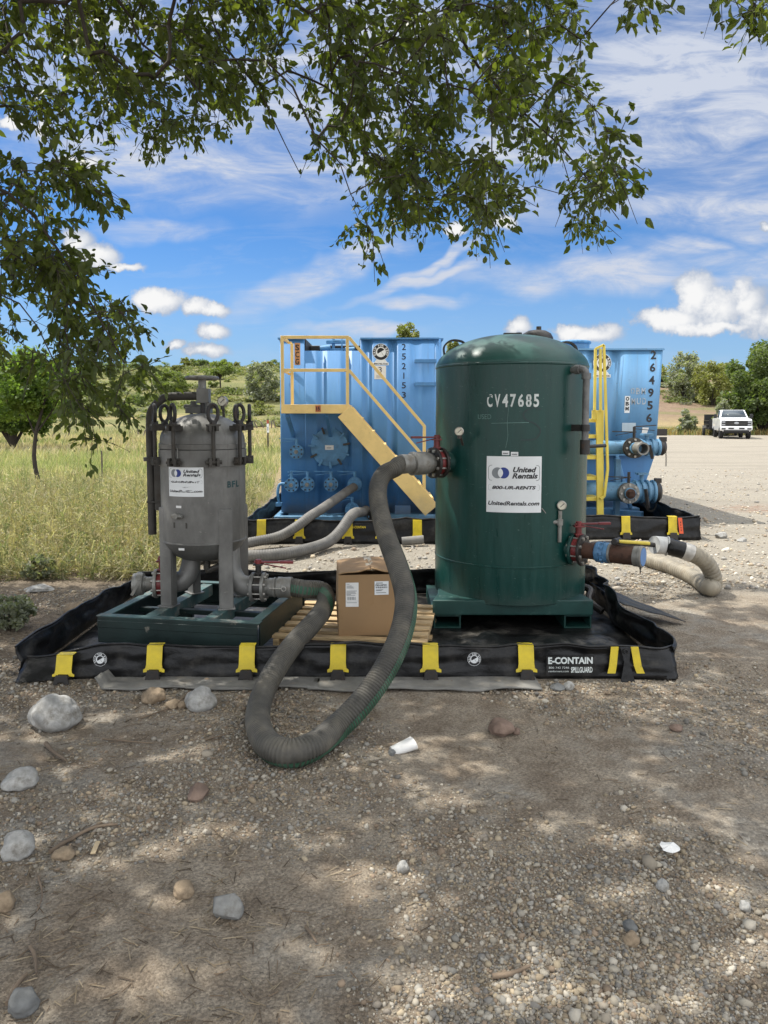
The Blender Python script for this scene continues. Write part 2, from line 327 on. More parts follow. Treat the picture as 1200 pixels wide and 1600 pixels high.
    def text(s, body, fn, u, v, w=None, h=None, bold=0.0, shear=0.0, off=0.002, mi=0, rot=0.0, spacing=1.0):
        vs, fs = glyphs(body, bold, shear, spacing)
        xs = [p[0] for p in vs]; ys = [p[1] for p in vs]
        bw, bh = max(xs)-min(xs), max(ys)-min(ys); cx, cy = (max(xs)+min(xs))/2, (max(ys)+min(ys))/2
        ky = h/bh if h else w/bw; kx = w/bw if w else ky
        c, sn = math.cos(rot), math.sin(rot); out = []
        for x, y in vs:
            x = (x-cx)*kx; y = (y-cy)*ky; out.append(fn(u + x*c - y*sn, v + x*sn + y*c, off))
        return s.add(out, fs, mi)
    def build(s, name, mats, parent=None, smooth=35, bevel=0.0, solid=0.0, bseg=2):
        me = bpy.data.meshes.new(name); org = root_loc(parent)
        me.from_pydata([(x-org.x, y-org.y, z-org.z) for x, y, z in s.v], [], s.f)
        for m in (mats if isinstance(mats, (list, tuple)) else [mats]): me.materials.append(m)
        if max(s.m, default=0): me.polygons.foreach_set('material_index', s.m)
        me.validate()
        if smooth:
            me.polygons.foreach_set('use_smooth', [True]*len(me.polygons)); me.set_sharp_from_angle(angle=R(smooth))
        me.update()
        o = bpy.data.objects.new(name, me); COL.objects.link(o)
        if parent: o.parent = parent
        if solid:
            k = o.modifiers.new('solid', 'SOLIDIFY'); k.thickness = solid; k.offset = 0
        if bevel:
            k = o.modifiers.new('bevel', 'BEVEL'); k.width = bevel; k.segments = bseg; k.limit_method = 'ANGLE'; k.angle_limit = R(40)
        return o
_gl = {}
def glyphs(body, bold, shear, spacing):
    key = (body, bold, shear, spacing)
    if key not in _gl:
        cu = bpy.data.curves.new('t', 'FONT'); cu.body = body; cu.size = 1; cu.shear = shear; cu.offset = bold
        cu.space_character = spacing; cu.resolution_u = 3; cu.dimensions = '2D'; cu.fill_mode = 'FRONT'
        ob = bpy.data.objects.new('t', cu); me = bpy.data.meshes.new_from_object(ob)
        _gl[key] = ([(v.co.x, v.co.y) for v in me.vertices], [tuple(p.vertices) for p in me.polygons])
        bpy.data.objects.remove(ob); bpy.data.curves.remove(cu); bpy.data.meshes.remove(me)
    return _gl[key]
def root_loc(o):
    p = Vector((0, 0, 0))
    while o is not None: p += o.location; o = o.parent
    return p
def tag(o, label=None, cat=None, group=None, kind=None):
    if label: o['label'] = label
    if cat: o['category'] = cat
    if group: o['group'] = group
    if kind: o['kind'] = kind
    return o
def thing(name, loc, label, cat, group=None):
    o = bpy.data.objects.new(name, None); o.empty_display_size = 0.2; COL.objects.link(o); o.location = loc
    return tag(o, label, cat, group)
def copy_tree(o, parent=None):
    c = o.copy(); COL.objects.link(c)
    if parent: c.parent = parent
    for ch in list(o.children): copy_tree(ch, c)
    return c
def plane(o, right, up):
    o = Vector(o); right = Vector(right).normalized(); up = Vector(up).normalized(); n = right.cross(up)
    return lambda u, v, d=0.0: o + right*u + up*v + n*d
def cylmap(c, r, a0, z0):
    # wraps (u, v) round a standing cylinder; a0 = angle of the front, measured from -Y
    def fn(u, v, d=0.0):
        a = a0 + u/r; return Vector((c[0] + math.sin(a)*(r+d), c[1] - math.cos(a)*(r+d), z0 + v))
    return fn
def rrect(w, h, r, n=6):
    out = []
    for cx, cy, a in ((w/2-r, h/2-r, 0), (-w/2+r, h/2-r, 90), (-w/2+r, -h/2+r, 180), (w/2-r, -h/2+r, 270)):
        out += [(cx+r*math.cos(R(a+90*k/n)), cy+r*math.sin(R(a+90*k/n))) for k in range(n+1)]
    return out
def ring_poly(mb, outer, inner, fn, off, mi, cu=0, cv=0):
    n = len(outer); vs = [fn(u+cu, v+cv, off) for u, v in outer] + [fn(u+cu, v+cv, off) for u, v in inner]
    mb.add(vs, [(k, (k+1) % n, n+(k+1) % n, n+k) for k in range(n)], mi)
def circ(r, n=28, a0=0, a1=360): return [(r*math.cos(R(a0+(a1-a0)*k/n)), r*math.sin(R(a0+(a1-a0)*k/n))) for k in range(n + (0 if a1-a0 == 360 else 1))]
def moved(poly, du, dv): return [(u+du, v+dv) for u, v in poly]
# ---------------------------------------------------------------- ground and hills
def sstep(x, a, b):
    t = min(1, max(0, (x-a)/(b-a))); return t*t*(3-2*t)
BX0, BX1, BY0, BY1 = -2.27, 1.83, 4.56, 6.72                # the near containment
def gz(x, y):
    if y > 60: return 0.0
    near = 1 - sstep(abs(y-4), 5, 9)
    inb = 1.0
    if BX0-.35 < x < BX1+.5 and BY0-.3 < y < BY1+.3: inb = 0.0
    return near*inb*(0.030*noise.noise(Vector((x*.9, y*.9, 3.1))) + 0.012*noise.noise(Vector((x*3.3, y*3.3, 7.7))))
def hz(x, y):
    # rising ground beyond the lot and the field
    start = 60 + 6*noise.noise(Vector((x*.02, 3.3, 0))) + (6 if x > 0 else 0)
    hh = 8.4 if x < 0 else 8.8
    hh += 1.6*noise.noise(Vector((x*.016, y*.01, 5.5)))
    t = min(1, max(0, (y-start)/62)); b = 0.55*t + 0.45*t*t*(3-2*t)
    if x > 15: b = t*t*(3-2*t)*.6 + .4*t
    z = hh*b + 0.35*t*noise.noise(Vector((x*.09, y*.09, 1.5)))*2
    z += 22*sstep(y, 150, 420)*(0.5+0.5*noise.noise(Vector((x*.006, y*.004, 9)))) * .3
    return z
def axis_pts(segs):
    out = [segs[0][0]]
    for a, b, d in segs:
        n = max(1, round((b-a)/d)); out += [a+(b-a)*k/n for k in range(1, n+1)]
    return out
xs = axis_pts([(-260,-60,20), (-60,-12,6), (-12,-4,.5), (-4,4,.05), (4,12,.5), (12,60,6), (60,260,20)])
ys = axis_pts([(-60,-4,8), (-4,1.4,.4), (1.4,8,.05), (8,16,.4), (16,64,6)])
def sheet(name, xs, ys, zf, mat):
    v = [(x, y, zf(x, y)) for y in ys for x in xs]; nx = len(xs)
    f = [(j*nx+i, j*nx+i+1, (j+1)*nx+i+1, (j+1)*nx+i) for j in range(len(ys)-1) for i in range(nx-1)]
    me = bpy.data.meshes.new(name); me.from_pydata(v, [], f); me.materials.append(mat)
    me.polygons.foreach_set('use_smooth', [True]*len(f)); o = bpy.data.objects.new(name, me); COL.objects.link(o)
    return tag(o, kind='structure')

m_ground, b, o_ = new_mat('gravel_lot')
t = N('ShaderNodeTexCoord'); P = t.outputs['Object']; sx = N('ShaderNodeSeparateXYZ'); L(P, sx.inputs[0])
big = nz(P, 0.9, 5, 0.6); mid = nz(P, 4.5, 6, 0.65, 0.3); fine = nz(P, 38, 6, 0.7)
vo = N('ShaderNodeTexVoronoi'); vo.inputs['Scale'].default_value = 55; L(vmath('ADD', P, vmath('MULTIPLY', fine.outputs['Color'], (.02, .02, .02))), vo.inputs['Vector'])
vo3 = N('ShaderNodeTexVoronoi'); vo3.inputs['Scale'].default_value = 150; L(P, vo3.inputs['Vector']); b3_ = N('ShaderNodeSeparateColor'); L(vo3.outputs['Color'], b3_.inputs[0])
vo2 = N('ShaderNodeTexVoronoi'); vo2.inputs['Scale'].default_value = 22; L(P, vo2.inputs['Vector'])
bw = N('ShaderNodeSeparateColor'); L(vo.outputs['Color'], bw.inputs[0])
dirt = mixc(smooth(mid.outputs[0], .35, .65), (0.185, 0.150, 0.113), (0.285, 0.245, 0.192))
grav = mixc(bw.outputs[0], (0.125, 0.114, 0.097), (0.33, 0.305, 0.26))
gmask = smooth(math_n('ADD', math_n('MULTIPLY', big.outputs[0], .6), math_n('MULTIPLY', mid.outputs[0], .4)), .49, .66)
dirt = mixc(.75, dirt, mixc(b3_.outputs[0], (0.62, 0.60, 0.58), (1.32, 1.30, 1.26)), 'MULTIPLY'); near_c = mixc(gmask, dirt, grav)
lot = mixc(bw.outputs[1], (0.19, 0.17, 0.138), (0.335, 0.305, 0.25))
lot = mixc(math_n('MULTIPLY', smooth(mid.outputs[0], .35, .7), .7), lot, (0.285, 0.255, 0.203))
mpl = N('ShaderNodeMapping'); mpl.inputs['Scale'].default_value = (.12, .5, 1); L(P, mpl.inputs[0]); track = nz(mpl.outputs[0], 1.6, 6, .65, .6)
lot = mixc(math_n('MULTIPLY', smooth(track.outputs[0], .46, .64), .55), lot, (0.195, 0.173, 0.14))
red = smooth(vmath('LENGTH', vmath('MULTIPLY', vmath('SUBTRACT', P, (7.6, 13.0, 0)), (.42, 1.0, 0))), 1.0, .2)
lot = mixc(math_n('MULTIPLY', math_n('MULTIPLY', red, smooth(mid.outputs[0], .4, .6)), .8), lot, (0.19, 0.085, 0.045))
dist = math_n('ADD', sx.outputs[1], math_n('MULTIPLY', math_n('SUBTRACT', big.outputs[0], .5), 2.0))
c = mixc(smooth(dist, 5.9, 7.6), near_c, lot)
# left: litter, then the soil of the field
lx = math_n('ADD', sx.outputs[0], math_n('MULTIPLY', math_n('SUBTRACT', mid.outputs[0], .5), 1.3))
litter = mixc(smooth(fine.outputs[0], .35, .65), (0.085, 0.062, 0.042), (0.22, 0.175, 0.125))
c = mixc(math_n('MULTIPLY', smooth(lx, -1.3, -2.9), .85), c, litter)
soil = mixc(mid.outputs[0], (0.17, 0.13, 0.07), (0.33, 0.26, 0.13))
c = mixc(math_n('MULTIPLY', smooth(math_n('ADD', lx, math_n('MULTIPLY', sx.outputs[1], .05)), -1.2, -2.0), smooth(dist, 7.5, 8.6)), c, soil)
# specks
c = mixc(math_n('MULTIPLY', smooth(vo2.outputs['Distance'], .13, .05), .6), c, mixc(bw.outputs[2], (0.10, .095, .085), (0.42, .39, .34)))
L(c, b.inputs['Base Color']); b.inputs['Roughness'].default_value = .92; b.inputs['Specular IOR Level'].default_value = .2
hgt = math_n('ADD', math_n('MULTIPLY', vo.outputs['Distance'], -.55), math_n('ADD', math_n('MULTIPLY', fine.outputs[0], .7), math_n('ADD', math_n('MULTIPLY', mid.outputs[0], .7), math_n('MULTIPLY', vo3.outputs['Distance'], -.22))))
bn = N('ShaderNodeBump'); bn.inputs['Strength'].default_value = 1; bn.inputs['Distance'].default_value = .017; L(hgt, bn.inputs['Height']); L(bn.outputs[0], b.inputs['Normal'])
sheet('ground', xs, ys, gz, m_ground)

m_hill, b, o_ = new_mat('dry_hillside')
t = N('ShaderNodeTexCoord'); P = t.outputs['Object']; sx = N('ShaderNodeSeparateXYZ'); L(P, sx.inputs[0])
mpn = N('ShaderNodeMapping'); mpn.inputs['Scale'].default_value = (.25, 1, 1.2); L(P, mpn.inputs[0])
n1 = nz(mpn.outputs[0], .16, 7, .65, .4); n2 = nz(P, .9, 6, .7); n3 = nz(P, 6, 5, .7)
straw = mixc(n3.outputs[0], (0.22, 0.175, 0.085), (0.40, 0.32, 0.165))
grn = mixc(n2.outputs[0], (0.10, 0.112, 0.045), (0.20, 0.195, 0.085))
brn = mixc(n2.outputs[0], (0.15, 0.105, 0.075), (0.25, 0.185, 0.13))
c = mixc(smooth(n1.outputs[0], .40, .54), straw, grn)
c = mixc(math_n('MULTIPLY', smooth(math_n('ADD', sx.outputs[2], math_n('MULTIPLY', n2.outputs[0], 2.5)), 1.2, 3.4), math_n('MULTIPLY', smooth(n1.outputs[0], .62, .48), smooth(sx.outputs[0], -12.0, 6.0))), c, brn)
c = mixc(math_n('MULTIPLY', math_n('MULTIPLY', smooth(sx.outputs[0], 2.0, -12.0), smooth(math_n('ADD', sx.outputs[2], math_n('MULTIPLY', n2.outputs[0], 3.0)), 2.2, 4.2)), .75), c, grn)
L(c, b.inputs['Base Color']); b.inputs['Roughness'].default_value = .95; b.inputs['Specular IOR Level'].default_value = .1
bn = N('ShaderNodeBump'); bn.inputs['Distance'].default_value = .5; L(n2.outputs[0], bn.inputs['Height']); L(bn.outputs[0], b.inputs['Normal'])
hx = axis_pts([(-420,-120,15), (-120,120,2.0), (120,420,15)]); hy = axis_pts([(56,150,2.0), (150,460,12)])
hills = sheet('hills', hx, hy, lambda x, y: hz(x, y) - .02, m_hill)

# ---------------------------------------------------------------- repeated fittings
def arm_handle(valve, c, dirv, mat, ln=.24, w=.028):
    # lever above a butterfly valve: a flat arm, the squeeze trigger under it
    d = Vector(dirv).normalized(); mb = MB(); a = Vector(c)
    mb.bar(a - d*.03, a + d*ln, w, .012)
    mb.bar(a + d*ln*.62, a + d*ln, w*1.25, .018)
    mb.bar(a + Vector((0, 0, -.012)) + d*.02, a + d*ln*.80 + Vector((0, 0, -.045)), w*.45, .008)
    mb.cyl(a - Vector((0, 0, .02)), a + Vector((0, 0, .018)), .022, n=12)
    return mb.build('handle', mat, valve, bevel=.002)
def valve_at(root, p, d, r, bodymat, f1mat, f2mat, handle_dir, hmat, nb=8, th=.022, gap=.05, neck=.06, boltmat=None, ln=.24):
    p = Vector(p); d = Vector(d).normalized(); x, y, _ = frame(d)
    mb = MB(); mb.cyl(p + d*th, p + d*(th+gap), r*.80, n=28)
    c = p + d*(th+gap/2)
    mb.cyl(c, c + Vector((0, 0, r+neck)), r*.20, n=14)
    mb.box(c + Vector((0, 0, r+neck)), (r*.62, r*.62, .012)); mb.box(c + Vector((0, 0, r*.98)), (r*.5, r*.5, .012))
    v = mb.build('valve', bodymat, root, bevel=.002)
    for q, fm in ((p, f1mat), (p + d*(th+gap), f2mat)):
        MB().lathe([(r*.45, 0), (r*.985, 0), (r, .003), (r, th-.003), (r*.985, th), (r*.45, th)], q, d, n=36).build('flange', fm, v)
    proto = None
    for k in range(nb):
        a = 2*math.pi*(k+.5)/nb; q = (x*math.cos(a) + y*math.sin(a))*r*.82
        if proto is None:
            e0 = p + q - d*.012; e1 = p + q + d*(2*th+gap+.016)
            bm = MB(); bm.cyl(e0, e1, r*.055, n=8); bm.cyl(e1 - d*.016, e1 - d*.002, r*.11, n=6); bm.cyl(e0 + d*.002, e0 + d*.012, r*.11, n=6)
            proto = bm.build('bolt', boltmat or m_zinc, v); q0 = q
        else:
            c2 = proto.copy(); COL.objects.link(c2); c2.parent = v; c2.location = q - q0
    arm_handle(v, c + Vector((0, 0, r+neck+.018)), handle_dir, hmat, ln)
    return v, p + d*(2*th+gap)
def gauge(root, c, r, facing, stem_to=None):
    c = Vector(c); f = Vector(facing).normalized()
    g = MB().lathe([(0, -.02), (r, -.02), (r, .006), (r*.86, .009), (r*.84, .004)], c, f, n=28).build('gauge', m_zinc, root)
    MB().cyl(c + f*.001, c + f*.0045, r*.85, n=28).build('dial', m_gaugeface, g)
    nd = MB(); x, y, _ = frame(f); nd.bar(c + f*.006 - x*r*.3 - y*r*.3, c + f*.006 + x*r*.5 + y*r*.45, .004, .002, up=f); nd.build('needle', m_ink, g)
    if stem_to is not None:
        s = MB(); s.tube(catmull([c - f*.01, Vector(stem_to)*.5 + (c - f*.01)*.5, stem_to], .02), .010, 8); s.cyl(Vector(c) + Vector((0, 0, -r-.02)), Vector(c) + Vector((0, 0, -r+.006)), .014, n=6); s.build('gauge_stem', m_steeldark, root)
    return g
def rental_sign(root, fn, w, h, off=.003, worn=False):
    # white panel with the two-lens emblem, name, phone number and web address
    mb = MB(); mb.grid(fn, -w/2, w/2, -h/2, h/2, 16, 8, off)
    e = off + .0015; s = w/.41
    cy = h*.205; ring_poly(mb, rrect(w*.93, h*.275, .022*s), rrect(w*.93-.005*s, h*.275-.005*s, .0195*s), fn, e, 1, 0, cy)
    r = .0415*s; dx = .0225*s; ex = -w*.245
    mb.flat(moved(circ(r), ex-dx, cy), fn, e, 3); mb.flat(moved(circ(r), ex+dx, cy), fn, e+.0008, 2)
    a = math.degrees(math.acos(dx/r)); lens = moved(circ(r, 12, -a, a), ex-dx, cy) + moved(circ(r, 12, 180-a, 180+a), ex+dx, cy)
    mb.flat(lens, fn, e+.0016, 0)
    mb.text('United', fn, w*.19, cy+h*.060, w=w*.425, h=h*.098, bold=.035, shear=.28, off=e, mi=1)
    mb.text('Rentals', fn, w*.195, cy-h*.050, w=w*.465, h=h*.098, bold=.035, shear=.28, off=e, mi=1)
    cy = -h*.055; ring_poly(mb, rrect(w*.93, h*.105, .012*s), rrect(w*.93-.003*s, h*.105-.003*s, .0105*s), fn, e, 3 if not worn else 3, 0, cy)
    mb.text('800-UR-RENTS', fn, 0, cy, w=w*.79, h=h*.062, bold=.04, shear=.25, off=e, mi=1)
    mb.text('UnitedRentals.com', fn, 0, -h*.335, w=w*.93, h=h*.075, bold=.03, shear=.22, off=e, mi=1)
    if worn:
        for k in range(46):                                          # scuffs that have eaten into the print
            u = random.uniform(-.4, .4)*w; v = random.choice((-.055, -.2, -.33, .1))*h + random.uniform(-.02, .02)*h
            l = random.uniform(.004, .03); q = random.uniform(.0015, .004)
            mb.flat([(u-l, v), (u-l*.2, v-q), (u+l, v+q*.3), (u+l*.1, v+q)], fn, e+.0009, random.choice((0, 0, 1)))
    return mb.build('sign_panel', [m_white, m_ink, m_logoblue, m_logogrey], root, smooth=0)
def round_logo(root, fn, r, mats=None, name='logo_decal', cap=False):
    # white disc, dark ring lettered RAIN FOR RENT, half-dark inner disc
    mb = MB(); mb.flat(circ(r, 36), fn, .002, 0)
    ring_poly(mb, circ(r*.95, 36), circ(r*.62, 36), fn, .0032, 1)
    mb.flat(moved([(r*.46*math.cos(R(30+180*k/18)), r*.46*math.sin(R(30+180*k/18))) for k in range(19)], r*.02, r*.03), fn, .0032, 1)
    mb.flat([(.02*r, .02*r), (.04*r, .03*r), (.36*r, -.46*r), (.33*r, -.47*r)], fn, .0032, 1)
    txt = 'RAIN FOR RENT'
    for i, ch in enumerate(txt):
        if ch == ' ': continue
        a = R(205 - 230*i/(len(txt)-1))
        mb.text(ch, fn, r*.785*math.cos(a), r*.785*math.sin(a), h=r*.23, bold=.05, off=.0044, mi=0, rot=a-math.pi/2)
    if cap:
        mb.flat(moved([(-r*.95, -.17*r), (r*.95, -.17*r), (r*.95, .17*r), (-r*.95, .17*r)], 0, -r*1.42), fn, .002, 0)
        mb.flat([(-.45*r, -.8*r), (.45*r, -.8*r), (.8*r, -1.27*r), (-.8*r, -1.27*r)], fn, .0019, 0)
        mb.text('800-742-7246', fn, 0, -r*1.42, w=r*1.7, h=r*.2, bold=.03, off=.0035, mi=1)
    return mb.build(name, mats or [m_white, m_ink], root, smooth=0)

# ---------------------------------------------------------------- green vertical vessel
TC = Vector((1.052, 6.13, 0)); TR = 0.62
gt = thing('pressure_vessel', TC, 'tall dark green steel cylinder lettered CV47685, standing in the black containment right of the box', 'tank')
MB().lathe([(TR-.004, .205), (TR, .21), (TR, .492), (TR+.004, .495), (TR+.004, .505), (TR, .508), (TR, 2.035), (TR+.005, 2.042), (TR+.005, 2.052), (TR, 2.058)], TC, n=96).build('shell', m_green, gt)
prof = [(TR-.002, 2.052)] + [(TR*math.sin(R(90-a))*1.0, 2.055 + .262*math.sin(R(a))**1.15) for a in range(3, 91, 3)]
MB().lathe(prof, TC, n=96).build('domed_top', m_greentop, gt, smooth=60)
b_ = MB(); b_.prism([(.372, 5.575), (1.612, 5.575), (1.575, 5.80), (1.52, 6.66), (.50, 6.66), (.43, 5.80)], lambda u, v, d: Vector((u, v, d)), .118, .236); b_.build('base', m_greenbase, gt, bevel=.008)
for x0 in (.385, 1.395):
    q = MB()
    q.bb((x0, 5.60, .010), (x0+.21, 6.60, .0225)); q.bb((x0, 5.60, .1035), (x0+.21, 6.60, .1165))
    q.bb((x0, 5.60, .0225), (x0+.012, 6.60, .1035)); q.bb((x0+.198, 5.60, .0225), (x0+.21, 6.60, .1035))
    q.build('forklift_pocket', m_greenbase, gt)
q = MB(); q.tube(catmull([(1.64, 6.3, .19), (1.75, 6.15, .18), (1.70, 6.0, .12), (1.78, 5.9, .06)], .03), .03, 10); q.build('drain_pipe', m_blackm, gt)
for sgn, a in ((-1, 0), (1, 0)):
    c = TC + Vector((sgn*.47, -.05 if sgn < 0 else .1, 2.18))
    lg = MB(); pts = [c + Vector((sgn*.085, 0, -.05)), c + Vector((sgn*.09, 0, .035)), c + Vector((sgn*.03, 0, .085)), c + Vector((-sgn*.06, 0, .075)), c + Vector((-sgn*.09, 0, .03))]
    pp = catmull(pts, .012)
    for a_, b2 in zip(pp, pp[1:]): lg.bar(a_, b2, .05, .014, up=(0, 0, 1) if abs((b2-a_).z) < .008 else (sgn, 0, .3))
    lg.build('lifting_lug', m_blackm, gt)
mw = MB().lathe([(.125, 2.24), (.125, 2.285), (.135, 2.287), (.134, 2.30), (.115, 2.335), (.075, 2.358), (.03, 2.366), (0, 2.367)], TC + Vector((.225, .08, 0)), n=40).build('manway_lid', m_blackm, gt)
MB().cyl(TC + Vector((.24, .08, 2.36)), TC + Vector((.24, .08, 2.395)), .022, n=6).build('nut', m_steeldark, mw)
q = MB(); q.cyl(TC + Vector((.06, .0, 2.27)), TC + Vector((.06, .0, 2.335)), .025, n=10); q.box(TC + Vector((.0, .0, 2.322)), (.13, .05, .02)); q.build('clamp', m_steeldark, gt)
# vent pipe on the right shoulder
a = R(38); s0 = TC + Vector((math.sin(a)*TR, -math.cos(a)*TR, 2.0)); dv = Vector((math.sin(a), -math.cos(a), 0))
e = s0 + dv*.105 + Vector((.02, 0, 0))
q = MB(); q.tube(catmull([s0 - dv*.02, s0 + dv*.05, e + Vector((-.02, .01, .0)), e + Vector((0, 0, -.04)), e + Vector((0, 0, -.2)), e + Vector((0, 0, -.56))], .02), .026, 14)
q.cyl(s0 + dv*.03, s0 + dv*.075, .036, n=14); q.cyl(e + Vector((0, 0, -.03)), e + Vector((0, 0, -.075)), .035, n=14); q.build('vent_pipe', m_galv, gt)
q = MB(); q.cyl(e + Vector((0, 0, -.53)), e + Vector((0, 0, -.64)), .037, n=14); q.cyl(e + Vector((.03, .0, -.58)), e + Vector((.17, .05, -.575)), .014, n=10); q.build('pipe_valve', m_blackm, gt)
q = MB(); q.bar(e + Vector((0, 0, -.44)), e - dv*.15 + Vector((0, 0, -.44)), .035, .05); q.cyl(e + Vector((0, 0, -.415)), e + Vector((0, 0, -.465)), .034, n=14); q.build('pipe_bracket', m_blackm, gt)
# left nozzle
def stub(root, p, d, r, ln, mat, name='nozzle'):
    return MB().lathe([(r, -.03), (r, ln), (r*1.06, ln), (r*1.06, ln+.004), (0, ln+.004)], p, d, n=28).build(name, mat, root)
dl = Vector((-.86, -.51, 0)).normalized(); pl = TC + dl*TR + Vector((0, 0, 1.285))
stub(gt, pl, dl, .078, .075, m_greenbase)
vl, el = valve_at(gt, pl + dl*.076, dl, .122, m_red, m_blackm, m_blackm, Vector((-1, -.25, 0)), m_red, ln=.21)
cpl = MB(); cpl.lathe([(.070, -.01), (.070, .03), (.082, .032), (.086, .06), (.090, .07), (.090, .14), (.084, .15), (.084, .165), (.092, .168), (.092, .185), (.078, .19)], el, dl, n=28); cpl.build('coupling', m_alu, gt)
vclose = el + dl*.19
gauge(gt, TC + Vector((-.49, -.62, 1.535)), .034, (-.15, -1, 0), TC + Vector((-.45, -.5, 1.43)))
# right nozzle, capped
dr = Vector((.8, -.6, 0)); pr = Vector((1.405, 5.69, .622))
stub(gt, pr, dr, .080, .07, m_greenbase)
vr, er = valve_at(gt, pr + dr*.07, dr, .122, m_red, m_greenbase, m_blackm, Vector((1, -.05, .03)), m_red, ln=.24)
pipe = MB(); pipe.cyl(er, er + dr*.10, .062, n=28); pipe.cyl(er + dr*.215, er + dr*.40, .071, n=28); pipe.build('outlet_pipe', m_rust, gt)
q = MB(); q.lathe([(.06, .095), (.072, .097), (.078, .105), (.078, .13), (.073, .135), (.073, .165), (.078, .17), (.078, .195), (.07, .20)], er, dr, n=28)
for k in range(10): q.box(er + dr*.15 + (frame(dr)[0]*math.cos(k*.628) + frame(dr)[1]*math.sin(k*.628))*.075, (.02, .02, .012))
q.build('pipe_coupling', m_bluecoup, gt)
q = MB(); q.lathe([(.07, .198), (.078, .20), (.078, .215), (.07, .217)], er, dr, n=28); q.lathe([(.07, .385), (.076, .387), (.076, .42), (.080, .425), (.080, .445), (.077, .449), (.070, .450)], er, dr, n=28)
cap = q.build('pipe_cap', m_alu, gt)
MB().cyl(er + dr*.445, er + dr*.4515, .067, n=32).build('cap_face', M('blue_cap', (.07, .20, .45), .4, 0, .15, 9), cap)
q = MB(); q.torus(er + dr*.43 + Vector((0, 0, -.105)), (1, -.3, 0), .016, .004, 14, 6); q.cyl(er + dr*.43 + Vector((0, 0, -.078)), er + dr*.43 + Vector((0, 0, -.094)), .008, n=8); q.build('pull_ring', m_steeldark, cap)
# gauge tree above the right nozzle
gp = Vector((1.34, 5.565, 0))
q = MB(); q.cyl(gp + Vector((0, 0, .69)), gp + Vector((0, 0, .93)), .015, n=10); q.cyl(gp + Vector((-.13, .02, .842)), gp + Vector((0, 0, .842)), .017, n=10); q.cyl(gp + Vector((0, 0, .82)), gp + Vector((0, 0, .865)), .024, n=10)
q.cyl(gp + Vector((-.14, .02, .842)), gp + Vector((-.10, .02, .842)), .024, n=8); q.bar(gp + Vector((-.07, 0, .86)), gp + Vector((-.15, -.04, .955)), .014, .006); q.build('gauge_riser', m_alu, gt)
gauge(gt, gp + Vector((0.01, -.01, .972)), .036, (-.1, -1, 0))
# markings
A0 = R(-6.8)
rental_sign(gt, cylmap(TC, TR, A0, 1.135), .415, .425)
def stencil(mb, body, fn, u, v, w, h, off=.0025, mi=0):
    n = len(body); cw = w/n
    for i, ch in enumerate(body):
        uu = u - w/2 + cw*(i+.5); vs, fs = glyphs(ch, .028, 0, 1.0)
        xs_ = [p[0] for p in vs]; ys_ = [p[1] for p in vs]; cx = (max(xs_)+min(xs_))/2; cy = (max(ys_)+min(ys_))/2; bw = max(xs_)-min(xs_); bh = max(ys_)-min(ys_)
        kx = (cw*.74)/bw; ky = h/bh; keep = []
        for f in fs:
            mx = sum(vs[k][0] for k in f)/len(f)
            if ch in 'C680O' and abs(mx-cx) < bw*.07: continue
            keep.append(f)
        mb.add([fn(uu+(x-cx)*kx, v+(y-cy)*ky, off) for x, y in vs], keep, mi)
mk = MB(); fn = cylmap(TC, TR, R(-8.2), 1.765); stencil(mk, 'CV47685', fn, 0, 0, .405, .098); mk.build('stencilled_number', m_chalk, gt, smooth=0)
mk = MB(); mk.text('USED', cylmap(TC, TR, R(-28), 1.645), 0, 0, w=.105, h=.036, bold=-.012, off=.002); mk.build('chalk_word', m_scrawl, gt, smooth=0)
fs_ = cylmap(TC, TR, R(1), 1.60)
def stroke(pts, w, fn, off=.0018):
    mb = MB(); P = catmull([Vector((u, v, 0)) for u, v in pts], .008)
    vs = []
    for i, p in enumerate(P):
        d = (P[min(i+1, len(P)-1)] - P[max(i-1, 0)]).normalized(); n = Vector((-d.y, d.x, 0))*w/2
        vs += [fn(p.x+n.x, p.y+n.y, off), fn(p.x-n.x, p.y-n.y, off)]
    mb.add(vs, [(2*i, 2*i+1, 2*i+3, 2*i+2) for i in range(len(P)-1)]); return mb
stroke([(.12, .10), (.04, .11), (-.02, .07), (0, .02), (.07, -.01), (.11, -.06), (.07, -.12), (-.04, -.13)], .011, fs_).build('marker_scrawl', m_scrawld, gt, smooth=0)
q = stroke([(-.13, .13), (-.14, .0), (-.135, -.1), (-.15, -.19)], .003, fs_); q2 = stroke([(-.26, -.005), (-.14, -.002), (.02, .002)], .004, fs_); q.add(q2.v, q2.f); q.build('chalk_line', m_scrawl, gt, smooth=0)
for k, (u, v) in enumerate(((-.036, 1.372), (.030, 1.365))):
    q = MB(); fq = cylmap(TC, TR, R(-9.5), v); q.flat([(u-.027, -.015), (u+.027, -.015), (u+.027, .016), (u-.027, .016)], fq, .002, 0)
    for j in range(9): q.flat([(u-.02+j*.0045, -.008), (u-.0175+j*.0045, -.008), (u-.0175+j*.0045, .003), (u-.02+j*.0045, .003)], fq, .003, 1)
    q.build('barcode_tag', [m_white, m_ink], gt, smooth=0)

